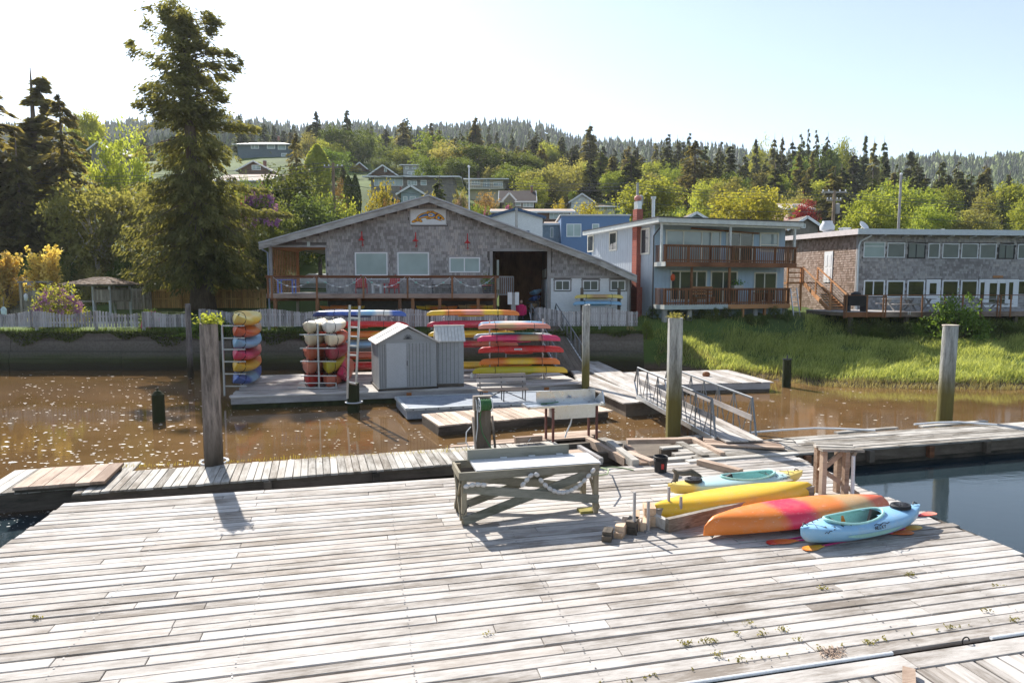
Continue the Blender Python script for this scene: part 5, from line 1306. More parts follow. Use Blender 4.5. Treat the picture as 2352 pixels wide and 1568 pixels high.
    def ply(name, pts, mat, d, par=None):
        n = len(pts); m = M(); m.prism([(fx(x), fz(y)) for x, y in pts], d, d + .004); return part(par or s, name, m, mat)
    INK = paint('sign_ink', (.03, .02, .03), .6, .2); YEL = paint('sign_yellow', (.8, .38, .03), .6, .2, .04); BLU = paint('sign_blue', (.12, .3, .62), .6, .2, .04); BRN = paint('sign_maroon', (.13, .05, .06), .6, .2, .04)
    body = [(390, 965), (385, 920), (470, 860), (560, 810), (600, 760), (640, 680), (720, 600), (820, 545), (920, 510), (1030, 480), (1075, 420), (1330, 412), (1365, 460), (1480, 500), (1580, 560), (1690, 640), (1770, 730), (1805, 800), (1790, 840), (1740, 840), (1700, 800), (1650, 800), (1640, 850), (1720, 875), (1600, 870), (1470, 810), (1350, 780), (1240, 770), (1200, 800), (1060, 805), (1010, 775), (1030, 740), (930, 735), (830, 755), (770, 790), (790, 850), (840, 900), (835, 945), (760, 945), (690, 910), (600, 915), (520, 950), (440, 975)]
    cx = sum(p[0] for p in body)/len(body)
    def grow(pts, k):
        out = []; n = len(pts)
        for i in range(n):
            (ax, ay), (bx, by), (px_, py_) = pts[i-1], pts[(i+1) % n], pts[i]
            tx, ty = bx - ax, by - ay; l = math.hypot(tx, ty) or 1; out.append((px_ + ty/l*k, py_ - tx/l*k))
        return out
    ply('fish_outline', grow(body, 16)[::-1], INK, -.056); ply('fish_body', body[::-1], YEL, -.062)
    ply('belly_band', [(650, 790), (700, 690), (800, 610), (930, 555), (1070, 530), (1070, 655), (930, 665), (800, 700), (720, 750), (680, 790)][::-1], INK, -.067)
    for k in range(6):
        f = k/6; xa, ya, xb, yb = 690 + f*370, 690 - 150*math.sin(f*1.4), 715 + f*340, 755 - 110*math.sin(f*1.2)
        ply('belly_stripe', [(xa, ya), (xa + 42, ya - 18), (xb + 36, yb - 12), (xb, yb)][::-1], BLU, -.072)
    el = lambda x, y, rx, ry, n=18: [(x + rx*math.cos(i*2*math.pi/n), y - ry*math.sin(i*2*math.pi/n)) for i in range(n)]
    ply('side_oval', el(1235, 610, 172, 108), INK, -.067); ply('side_oval_fill', el(1235, 610, 155, 92), BLU, -.072); ply('side_oval_white', el(1215, 610, 112, 62), WHITE, -.076)
    ply('diamond', [(1115, 610), (1215, 660), (1315, 605), (1215, 560)], YEL, -.080)
    ply('gill_band', [(1420, 560), (1480, 530), (1580, 560), (1500, 600), (1430, 680), (1420, 760), (1440, 805), (1340, 775), (1400, 690)][::-1], BRN, -.067)
    ply('eye_patch', el(1590, 730, 95, 75), INK, -.068); ply('eye_blue', el(1555, 745, 48, 62), BLU, -.073); ply('eye_yellow', el(1625, 695, 42, 24), YEL, -.073)
    for x, y, rx, ry in ((545, 880, 60, 22), (705, 862, 48, 22), (1120, 755, 55, 18), (1150, 462, 38, 16), (1268, 462, 46, 16)): ply('fin_spot', el(x, y, rx, ry, 12), BRN, -.068)
    # ---------- red gooseneck lamps
    RED = paint('lamp_red', (.5, .03, .03), .45, .4, .08, 8)
    for k, (px, py0, py1) in enumerate(((833.5, 532, 564), (956.5, 534, 566), (1074.5, 537, 571))):
        a, b = A(px, py0), A(px, py1)
        lm = thing('gooseneck_lamp', ['red gooseneck lamp above the shaded window next to the porch', 'red gooseneck lamp on the wall below the fish sign', 'red gooseneck lamp above the two pane window'][k], 'lamp', (L.x0 + a[0], 41 - .02, b[1]), 0, 'red lamps on the lodge front')
        h = a[1] - b[1]
        m = M(); m.box(-.1, -.05, -.14, .1, -.005, .34); part(lm, 'mount_plate', m, GREYZ)
        m = M(); m.tube([(0, -.06, 0), (0, -.14, .1), (0, -.16, h*.7), (0, -.25, h), (0, -.4, h*.95), (0, -.46, h*.6)], .022, 7); part(lm, 'goose_neck', m, RED, True)
        m = M(); m.lathe([(.03, h*.62), (.06, h*.5), (.2, h*.34), (.21, h*.33), (.05, h*.45)], 0, -.46, 14, cap=False); part(lm, 'lamp_shade', m, RED, True)
        m = M(); m.tube([(.06*math.cos(i*.6), -.075, .0 + .06*math.sin(i*.6)) for i in range(10)], .015, 6); part(lm, 'bracket_ring', m, RED)
    # ---------- things on the deck
    def aframe(px, label, flip):
        x = L.at(px, 660, -1.0)[0] + L.x0
        c = thing('adirondack_chair', label, 'chair', (x, 40.0, zf), flip, 'red deck chairs on the lodge deck')
        for k in range(5): m = M(); xx = -.24 + k*.12; m.beam((xx, .1, .3), (xx*1.15, .5, 1.12 - .04*abs(k-2)), .1, .02, (0, 1, 0)); part(c, 'back_slat', m, RED)
        m = M(); m.beam((0, -.4, .38), (0, .2, .28), .56, .03); part(c, 'seat', m, RED)
        for s_ in (-1, 1):
            m = M(); m.box(s_*.33 - .06, -.45, .58, s_*.33 + .06, .3, .6); part(c, 'arm', m, RED)
            m = M(); m.box(s_*.33 - .02, -.42, .0, s_*.33 + .02, -.33, .58); part(c, 'leg', m, RED); m = M(); m.box(s_*.33 - .02, .2, .0, s_*.33 + .02, .28, .58); part(c, 'leg', m, RED)
    aframe(830, 'red slatted deck chair facing the white side table from the porch side', .25); aframe(901, 'red slatted deck chair standing under the second shaded window', -.25)
    def tbl(name, label, px, w_, d_, h_, mat, yy=40.0):
        x = L.at(px, 660, yy - 41)[0] + L.x0; c = thing(name, label, 'table', (x, yy, zf))
        m = M(); m.box(-w_/2, -d_/2, h_ - .05, w_/2, d_/2, h_); part(c, 'table_top', m, mat)
        for s1 in (-1, 1):
            for s2 in (-1, 1): m = M(); m.box(s1*(w_/2 - .06) - .035, s2*(d_/2 - .06) - .035, 0, s1*(w_/2 - .06) + .035, s2*(d_/2 - .06) + .035, h_ - .052); part(c, 'leg', m, mat)
    tbl('side_table', 'small white side table between the red chairs', 866, .6, .5, .55, WHITE, 39.8)
    tbl('porch_table', 'periwinkle blue table on the open lodge porch', 659, 1.0, .7, .85, paint('periwinkle_paint', (.16, .22, .6)), 40.2)
    x = L.at(1012, 660, -1)[0] + L.x0; c = thing('iron_bench', 'black iron bench against the lodge wall', 'bench', (x, 40.5, zf))
    m = M(); m.box(-.6, -.25, .4, .6, .25, .44); part(c, 'seat', m, GREYX); m = M(); m.box(-.6, .22, .55, .6, .26, .95); part(c, 'backrest', m, GREYX)
    for s_ in (-.55, .55): m = M(); m.beam((s_, -.22, 0), (s_, .22, .4), .04, .04).beam((s_, .22, 0), (s_, -.22, .4), .04, .04).beam((s_, .22, .4), (s_, .25, .95), .04, .04); part(c, 'leg_frame', m, DARKMET)
    x = L.at(1117, 660, -1.2)[0] + L.x0; c = thing('potted_plant', 'leafy green plant in a dark tapered pot on the lodge deck', 'plant', (x, 39.9, zf))
    m = M(); m.lathe([(.2, 0), (.3, .45), (.33, .47)], 0, 0, 12); part(c, 'pot', m, DARKMET)
    m = M(); m.box(-.33, -.33, .46, .33, .33, .5); part(c, 'red_rim', m, RED)
    pp = RNG.normal(0, .2, (220, 3)) + np.array([0, 0, .75]); part(c, 'leaves', leaf_arr('leaves', pp, .07), foliage('pot_leaf', (.05, .14, .02), (.2, .34, .05)))
    # net float strings on the rail
    NF = paint('seafoam_float', (.3, .55, .48), .5, .4, .1, 9)
    spans = [(624, 727), (728, 834), (835, 935), (936, 1038), (1039, 1137)]
    for k, (a, b) in enumerate(spans):
        xa, xb = D(a, 640)[0] + .1, D(b, 640)[0] - .1
        c = thing('float_string', ['string of net floats at the porch end of the deck rail', 'string of net floats between the porch and the first red chair', 'string of net floats before the white side table', 'string of net floats before the black iron bench', 'string of net floats before the potted plant'][k], 'net floats', (L.x0 + xa, 41 + dk - .06, zr - .1), 0, 'float strings along the deck rail')
        pts = [((xb - xa)*f, 0, -.95*4*f*(1 - f)*.6) for f in [i/12 for i in range(13)]]
        m = M(); m.tube(pts, .012, 5); part(c, 'rope', m, WHITE)
        for f in (2, 4, 6, 8, 10): p = pts[f]; m = M(); m.ball(p, .085, .05, .05, 8, 6); part(c, 'net_float', m, NF if f in (2, 10) else WHITE, True)
    # kayaks stored under the deck
    for lab, a, b, y, cols in (('orange kayak stored under the lodge deck near the porch', 735, 838, 712, ('org', 'org', 'yel')), ('yellow kayak stored under the middle of the lodge deck', 957, 1050, 712, ('yel', 'org', 'org')), ('amber kayak stored under the deck near the passage', 1052, 1140, 710, ('tan', 'org', 'yel'))):
        broad(lab, a, b, y - 11, y, 40.3, cols, 0, False, 'kayaks under the lodge deck')
    return L
def leaf_arr(name, C, size, tint=None, up=.0, asp=1.7, rng=None):
    """diamond leaves at centres C (n,3)"""
    rng = rng or RNG; n = len(C)
    U = rng.normal(0, 1, (n, 3)); U /= np.linalg.norm(U, axis=1, keepdims=True) + 1e-9
    T = rng.normal(0, 1, (n, 3)); Vv = np.cross(U, T); Vv /= np.linalg.norm(Vv, axis=1, keepdims=True) + 1e-9
    s = (size if np.isscalar(size) else np.asarray(size)[:, None]) * rng.uniform(.6, 1.25, (n, 1))
    U = U * s * asp * .6; Vv = Vv * s * .55
    V = np.stack([C - U, C + Vv, C + U, C - Vv], 1).reshape(-1, 3)
    return arr_mesh(name, V, 4, tint=tint)
LODGE = lodge()
# ---------- lodge passage: back wall, stored kayaks, yard things
def passage():
    L = LODGE; A = L.at
    m = M(); q = L.rect(1146, 590, 1257, 712, 7.9); m.box(q[0], 7.9, 1.9, q[2] + .3, 8.0, 7.4); part(L.t, 'passage_back_wall', m, CEDARZ)
    m = M(); q = L.rect(1100, 560, 1146, 600, 7.9); m.box(q[0], 7.9, q[1] + .1, q[2], 8.0, 7.6); part(L.t, 'passage_back_beam', m, CEDARX)
    m = M(); m.box(L.at(1255, 600)[0] - .06, .3, 1.9, L.at(1255, 600)[0] - .02, .9, 4.3); part(L.t, 'passage_door', m, GREYZ)
    for lab, px, py, cols in (('grey blue kayak topmost on the passage wall rack', 1228, 671, ('lbl', 'gry')), ('navy blue kayak second on the passage wall rack', 1226, 686, ('blu', 'dbl')), ('tan kayak lowest on the passage wall rack', 1225, 702, ('tan', 'tan'))):
        bow(lab, px, py, 42.0, cols, 26, 15, -.3, rad(-4), group='kayaks on the passage wall rack', strap=False)
    p = W(1236, 712, 42.3); t = thing('wall_rack', 'dark upright rack posts holding kayaks inside the lodge passage', 'rack', (p.x, 42.3, 1.95))
    for dy in (0, 2.2): m = M(); m.box(-.03, dy, 0, .03, dy + .06, 2.1); part(t, 'post', m, DARKMET)
    for z in (.5, 1.1, 1.6): m = M(); m.beam((-.75, .03, z), (0, .03, z), .05, .05); part(t, 'arm', m, DARKMET)
    # rack before the white siding
    p = W(1399, 720, 40.2); t = thing('timber_rack', 'two dark timber posts holding two kayaks before the white siding', 'rack', (p.x, 40.2, 1.95))
    for px in (1336.5, 1421.5):
        x = W(px, 700, 40.2).x - p.x; m = M(); m.box(x - .09, -.08, 0, x + .09, .08, W(px, 661, 40.2).z - 1.95); part(t, 'post', m, DARKW)
        for py in (687, 702): z = W(px, py, 40.2).z - 1.95; m = M(); m.beam((x, -.05, z), (x, -.7, z), .05, .05); part(t, 'arm', m, DARKMET)
    broad('dull yellow kayak on the timber rack before the white siding', 1320, 1431, 676, 687, 39.7, ('lyel', 'tan', 'lyel'), 0, True, 'kayaks before the white siding')
    broad('pale blue kayak below the yellow one before the white siding', 1316, 1428, 692, 702, 39.7, ('lbl', 'lbl'), 0, True, 'kayaks before the white siding')
    # signs on a timber post by the ramp
    p = W(1180, 722, 38.6); t = thing('yard_sign', 'grey timber post with two blank white boards at the ramp top', 'sign', (p.x, 38.6, 1.95))
    m = M(); m.box(-.16, 0, 0, .12, .1, W(1180, 672, 38.6).z - 1.95); part(t, 'post', m, GREYZ)
    for a, b, c, d in ((1166, 671, 1176, 699), (1183, 671, 1192, 700)):
        x0, x1, z1, z0 = W(a, b, 38.6).x - p.x, W(c, d, 38.6).x - p.x, W(a, b, 38.6).z - 1.95, W(c, d, 38.6).z - 1.95; m = M(); m.box(x0, -.03, z0, x1, -.004, z1); part(t, 'white_board', m, WHITE)
    # person beyond the sign
    p = W(1197, 729, 39.4); g = 2.05
    t = thing('person', 'person in a pink jacket and dark trousers standing behind the sign boards', 'person', (p.x, 39.4, g))
    PKJ = paint('pink_jacket', (.6, .02, .12), .8, .2, .15, 12); TRS = paint('dark_trousers', (.05, .05, .06), .9, .2, .2, 10); SK = paint('skin', (.5, .3, .22), .6, .3, .05, 9); HR = paint('brown_hair', (.08, .045, .025), .8, .2)
    bme = bpy.data.meshes.new('body')
    V = [(0,0,.92), (0,0,1.12), (0,0,1.36), (0,.0,1.47), (0,-.01,1.56), (0,-.02,1.66), (.1,0,.88), (.11,0,.5), (.1,.03,.1), (.1,-.12,.04), (-.1,0,.88), (-.11,0,.5), (-.1,.03,.1), (-.1,-.12,.04), (.19,0,1.38), (.25,.02,1.1), (.24,-.08,.86), (.23,-.1,.78), (-.19,0,1.38), (-.25,.02,1.1), (-.24,-.08,.86), (-.23,-.1,.78)]
    Ee = [(0,1), (1,2), (2,3), (3,4), (4,5), (0,6), (6,7), (7,8), (8,9), (0,10), (10,11), (11,12), (12,13), (2,14), (14,15), (15,16), (16,17), (2,18), (18,19), (19,20), (20,21)]
    Rr = [.16, .15, .17, .06, .09, .1, .1, .075, .05, .045, .1, .075, .05, .045, .08, .055, .042, .035, .08, .055, .042, .035]
    bme.from_pydata(V, Ee, []); bo = link('body', bme, TRS, t)
    md = bo.modifiers.new('skin', 'SKIN')
    for i, s in enumerate(bme.skin_vertices[0].data): s.radius = (Rr[i], Rr[i]*.85)
    bme.skin_vertices[0].data[0].use_root = True
    bo.modifiers.new('sub', 'SUBSURF').levels = 1; bo.modifiers['sub'].render_levels = 2
    m = M(); m.lathe([(.215, .82), (.235, 1.0), (.245, 1.3), (.2, 1.43), (.1, 1.49)], 0, 0, 14); m.v = [(x, y*.75, z) for x, y, z in m.v]; part(t, 'jacket', m, PKJ, True)
    for s in (-1, 1): m = M(); m.tube([(s*.2, 0, 1.4), (s*.265, .02, 1.1), (s*.25, -.08, .86)], [.095, .08, .06], 8); part(t, 'sleeve', m, PKJ, True)
    m = M(); m.ball((0, -.02, 1.63), .085, .1, .12, 12, 9); m.ball((0, -.125, 1.615), .016, .022, .02, 6, 5); part(t, 'face', m, SK, True)
    for s in (-1, 1): m = M(); m.ball((s*.032, -.108, 1.645), .01, .008, .008, 6, 4); part(t, 'eye', m, BLACK, True)
    m = M(); m.ball((0, .012, 1.67), .098, .105, .11, 12, 8); part(t, 'hair', m, HR, True)
passage()

# ================================================================== BLUE HOUSE
def blue_house():
    H = Pl('blue_house', 'light blue two storey house with brown balconies and a brick chimney', 'building', 8.95, 41.4, rad(18)); t = H.t
    BL = wood('blue_board_siding', (.42, .53, .61), (.35, .45, .53), axis='z', knots=False, rv=.02, grain=6, stain=.4)
    BLS = wood('blue_grey_siding', (.5, .54, .57), (.4, .45, .49), axis='z', knots=False, rv=.02, grain=6, stain=.5)
    Wd = H.at(1803, 560)[0]; D = 9.3; z0 = 2.6
    zt = 8.45; zb = 9.05
    m = M(); m.prism([(0, z0), (Wd, z0), (Wd, zt), (0, zt)], 0, .15); part(t, 'front_wall', m, BL)
    m = M(); m.add([(0, .15, z0), (0, D, z0), (0, D, zt + .1), (0, .15, zt), (.15, .15, z0), (.15, D, z0), (.15, D, zt + .1), (.15, .15, zt)], [(3,2,1,0), (4,5,6,7), (0,1,5,4), (1,2,6,5), (2,3,7,6), (3,0,4,7)]); part(t, 'side_wall', m, BLS)
    m = M(); m.box(Wd - .15, .15, z0, Wd, D, zt).box(.15, D - .15, z0, Wd - .15, D, zt); part(t, 'back_wall', m, BL)
    k = 0; x = .22
    while x < Wd: m = M(); m.box(x, -.014, z0, x + .018, -.001, zt); part(t, 'siding_batten', m, BL); x += .3
    y = .4
    while y < D: m = M(); m.box(-.014, y, z0, -.001, y + .018, zt); part(t, 'siding_batten', m, BLS); y += .32
    # roof
    FA = paint('peeling_white_fascia', (.66, .67, .62), .65, .25, .12, 3, dirt=(.36, .35, .3))
    ov = 1.35; x0, x1 = -.55, H.at(1846, 520, -ov)[0]
    m = M(); m.box(x0, -ov, zt + .02, x1, D + .5, zt + .3); rf = part(t, 'roof', m, FA)
    m = M(); m.box(x0 - .04, -ov - .04, zt + .302, x1 + .04, D + .5, zt + .37); part(rf, 'roof_edge', m, DARKMET)
    m = M(); m.box(-.25, -ov + .2, zt - .1, Wd + .2, -ov + .34, zt + .018); part(rf, 'roof_beam', m, FA)
    for px in (1521, 1679, 1827): xx = H.at(px, 540, -ov + .2)[0]; m = M(); m.box(xx - .06, -ov + .21, 6.1, xx + .06, -ov + .33, zt - .1); part(t, 'roof_post', m, FA)
    # windows, front
    c = CREAM; DKF = paint('dark_window_frame', (.03, .03, .03))
    SKYG = glass_mat('painted_reflection_glass', (.26, .31, .31), .05, .6); DG = glass_mat('dim_glass', (.04, .045, .04), .03, .6)  # pale sky reflection of the upper panes is put into the glass colour
    H.win(1529, 527, 1654, 606, 0, c, SKYG, [1570, 1612, 1634], fw=.1)
    H.win(1668, 533, 1728, 612, 0, c, DG, [1700], fw=.09, name='sliding_door')
    H.win(1745, 533.5, 1787, 579, 0, c, SKYG, [], [562], fw=.1)
    H.win(1540, 621, 1622, 690, 0, c, DG, [1562, 1600], fw=.09)
    H.win(1632, 622, 1692, 698, 0, c, DG, [1661], fw=.09, name='sliding_door')
    H.win(1732, 625, 1782, 692, 0, c, DG, [1756], fw=.09)
    m = M(); q = H.rect(1585, 524, 1741, 531); m.beam((q[0], -.12, q[3] - .02), (q[2], -.12, q[3] - .22), .08, .09); part(t, 'awning_roll', m, CEDARX)
    # side windows (on the wall x = 0): build in the side plane
    def side_win(px0, px1, py0, py1):
        def yz(px, py):
            r = ray(px, py); nx, ny = math.cos(H.a), math.sin(H.a); kk = (H.x0*nx + H.y0*ny)/(r.x*nx + r.y*ny); X, Y, Z = r.x*kk, r.y*kk, CZ + r.z*kk
            return ((X - H.x0)*-math.sin(H.a) + (Y - H.y0)*math.cos(H.a), Z)
        (ya, za), (yb, zb_) = yz(px0, py0), yz(px1, py1); ya, yb = max(ya, yb), min(ya, yb); zl, zh = min(za, zb_), max(za, zb_)
        m = M(); m.box(-.06, yb - .1, zl - .1, -.015, ya + .1, zl).box(-.06, yb - .1, zh, -.015, ya + .1, zh + .1).box(-.06, yb - .1, zl, -.015, yb, zh).box(-.06, ya, zl, -.015, ya + .1, zh); w_ = part(t, 'window', m, c)
        m = M(); m.box(-.04, yb, zl, -.02, ya, zh); part(w_, 'pane', m, GLASS)
        m = M(); m.box(-.052, (ya + yb)/2 - .025, zl, -.041, (ya + yb)/2 + .025, zh); part(w_, 'mullion', m, DKF)
    side_win(1352, 1363, 544, 575); side_win(1402, 1416, 537, 572); side_win(1475, 1491, 529, 580)
    # chimney, brick by course
    BR = NB('red_brick'); b = BR; tc = b.n('TexCoord').outputs['Object']
    mp = b.n('Mapping', Vector=tc); mp.inputs['Rotation'].default_value = (rad(90), 0, rad(90))
    bt = b.n('TexBrick', Vector=mp.outputs[0], Color1=(.38, .1, .06), Color2=(.26, .06, .04), Mortar=(.4, .36, .33), Scale=4.2); bt.inputs['Mortar Size'].default_value = .012; bt.inputs['Bias'].default_value = -.2
    b.bump(bt.outputs['Fac'], .4, .01); BRM = b.done(bt.outputs[0], .85, .2)
    m = M(); m.box(-.34, 1.7, 4.55, -.016, 2.3, zt + .01); ch = part(t, 'chimney', m, BRM)
    m = M(); m.box(-.4, 1.45, 1.9, -.016, 2.4, 4.548); part(ch, 'hearth_base', m, BRM)
    m = M(); m.box(-.34, 1.72, zt + .375, .1, 2.28, zt + 1.15); part(ch, 'stack', m, BRM)
    m = M(); m.box(-.3, 1.7, zt + 1.15, -.02, 2.2, zt + 1.65); part(ch, 'flue', m, ALU); m = M(); m.ball((-.16, 1.95, zt + 1.85), .25, .25, .2, 10, 6); part(ch, 'cowl', m, paint('red_white_cowl', (.6, .25, .2)), True)
    m = M(); m.tube([(.55, 1.2, zt + .3), (.55, 1.2, zt + 1.75)], .11, 10).lathe([(.16, zt + 1.75), (.17, zt + 1.9)], .55, 1.2, 10); part(t, 'steel_flue', m, ALU, True)
    m = M(); m.tube([(.05, -.9, zt), (-.1, -.35, zt - .5), (-.12, -.08, zt - .7), (-.12, -.08, z0 + .1)], .05, 7); part(t, 'downspout', m, DARKMET, True)
    # balconies
    def balcony(zf, zr, d, px0, px1, rim, nb, posts, tag_):
        xa, xb = 0.03, H.at(px1, 600, -d)[0]
        yy = -d + .05
        while yy < -.06: m = M(); m.box(xa, yy, zf - .05, xb, yy + .14, zf - .002); part(t, 'balcony_board', m, GREYX); yy += .147
        if isinstance(rim, tuple):
            xm = H.at(1671, 700, -d)[0]
            m = M(); m.box(xa, -d - .05, zf - .3, xm, -d + .045, zf - .01); part(t, 'balcony_rim', m, rim[0]); m = M(); m.box(xm + .002, -d - .05, zf - .3, xb, -d + .045, zf - .01); part(t, 'balcony_rim', m, rim[1])
        else: m = M(); m.box(xa, -d - .05, zf - .3, xb, -d + .045, zf - .01); part(t, 'balcony_rim', m, rim)
        m = M(); m.box(xa - .05, -d - .05, zf - .28, xa - .002, 0, zf - .01); part(t, 'balcony_rim', m, FA)
        m = M(); m.box(xa - .05, -d - .08, zr - .045, xb + .05, -d + .06, zr); part(t, 'balcony_rail', m, CEDARX)
        for zz in (zr - .14, zf + .06): m = M(); m.box(xa, -d - .012, zz, xb, -d + .025, zz + .085); part(t, 'balcony_rail', m, CEDARX)
        n = nb
        for k in range(n): m = M(); xx = xa + .08 + (xb - xa - .16)*k/(n - 1); m.box(xx - .022, -d - .055, zf - .02, xx + .022, -d - .013, zr - .05); part(t, 'baluster', m, CEDARZ)
        for xx in [xa + .04 + (xb - xa - .08)*k/posts for k in range(posts + 1)]: m = M(); m.box(xx - .05, -d + .026, zf - .25, xx + .05, -d + .12, zr - .05); part(t, 'balcony_post', m, CEDARZ)
        for xx in (xa + .005, xb - .05):
            m = M(); m.box(xx, -d + .07, zr - .045, xx + .045, -.02, zr - .001); part(t, 'balcony_rail', m, CEDARX)
            for k in range(7): yy = -d + .2 + (d - .3)*k/6; m = M(); m.box(xx, yy - .022, zf - .02, xx + .04, yy + .022, zr - .046); part(t, 'baluster', m, CEDARZ)
    d = 1.25
    balcony(6.12, 7.16, d, 1500, 1829, CEDARX, 62, 6, 'u'); balcony(3.48, 4.5, d, 1500, 1817, (paint('grey_green_rim', (.45, .5, .48), .7, .2, .15, 4), NEWX), 56, 6, 'l')
    for px in (1592, 1679): xx = H.at(px, 650, -d)[0]; m = M(); m.box(xx - .06, -d + .13, 3.48, xx + .06, -d + .24, 5.8); part(t, 'balcony_post', m, CEDARZ)
    # piles under the deck
    for k, px in enumerate((1527, 1584, 1661, 1735, 1803)):
        xx = H.at(px, 730, -d + .3)[0]; m = M(); m.lathe([(.2, .3), (.17, 3.17)], xx, -d + .35, 12); part(t, 'concrete_pier', m, CONC, True)
    for px in (1646, 1706, 1756): xx = H.at(px, 730, -d + .1)[0]; m = M(); m.box(xx - .07, -d + .05, 1.6, xx + .07, -d + .2, 3.17); part(t, 'timber_prop', m, NEWZ)
    m = M(); m.box(.1, .1, 1.2, Wd, .3, z0); part(t, 'crawl_wall', m, paint('grey_stucco', (.3, .29, .26)))
    # small things on the balconies
    def onbal(name, label, cat, px, zf, build):
        xx = H.at(px, 650, -.6)[0]; w = Matrix.Rotation(H.a, 3, 'Z') @ Vector((xx, -.6, 0)); o = thing(name, label, cat, (H.x0 + w.x, H.y0 + w.y, zf), H.a); build(o)
    def b1(o):
        m = M(); m.lathe([(.06, 0), (.13, .08), (.14, .3), (.06, .42)], 0, 0, 10); part(o, 'shade', m, paint('orange_lantern', (.6, .1, .03)), True); m = M(); m.tube([(0, 0, .42), (0, 0, .6)], .008, 5); part(o, 'hook', m, DARKMET)
    onbal('paper_lantern', 'small orange lantern hanging by the lower balcony window', 'lantern', 1545, 4.95, b1)
    def b2(o):
        m = M(); m.box(-.75, -.2, .4, .75, .2, .45); part(o, 'seat', m, NEWX); 
        for k in range(3): m = M(); m.box(-.75, .2, .6 + .2*k, .75, .23, .72 + .2*k); part(o, 'back_slat', m, NEWX)
        for s in (-.65, .65): m = M(); m.box(s - .04, -.18, 0, s + .04, .22, .4); part(o, 'leg', m, NEWX)
    onbal('balcony_bench', 'light wooden bench on the lower balcony of the blue house', 'bench', 1618, 3.48, b2)
    def b3(o):
        m = M(); m.box(-.35, -.15, .95, .35, .15, 1.2); part(o, 'box', m, paint('pale_planter', (.5, .48, .42))); pp = RNG.normal(0, .12, (120, 3))*np.array([2, 1, 1]) + np.array([0, 0, 1.35]); part(o, 'leaves', leaf_arr('leaves', pp, .06), foliage('pot_leaf', (.05, .14, .02), (.2, .34, .05)))
        m = M(); m.box(-.05, -.05, 0, .05, .05, .95); part(o, 'stand', m, CEDARZ)
    onbal('planter_box', 'pale planter box with green leaves on the lower balcony', 'planter', 1694, 3.48, b3)
    def b4(o):
        m = M(); m.box(-.5, -.4, .65, .5, .4, .7); part(o, 'table_top', m, CEDARX)
        for s in (-.4, .4): m = M(); m.box(s - .04, -.3, 0, s + .04, .3, .65); part(o, 'leg', m, CEDARX)
    onbal('balcony_table', 'brown table on the lower balcony of the blue house', 'table', 1755, 3.48, b4)
    return H
BLUE = blue_house()

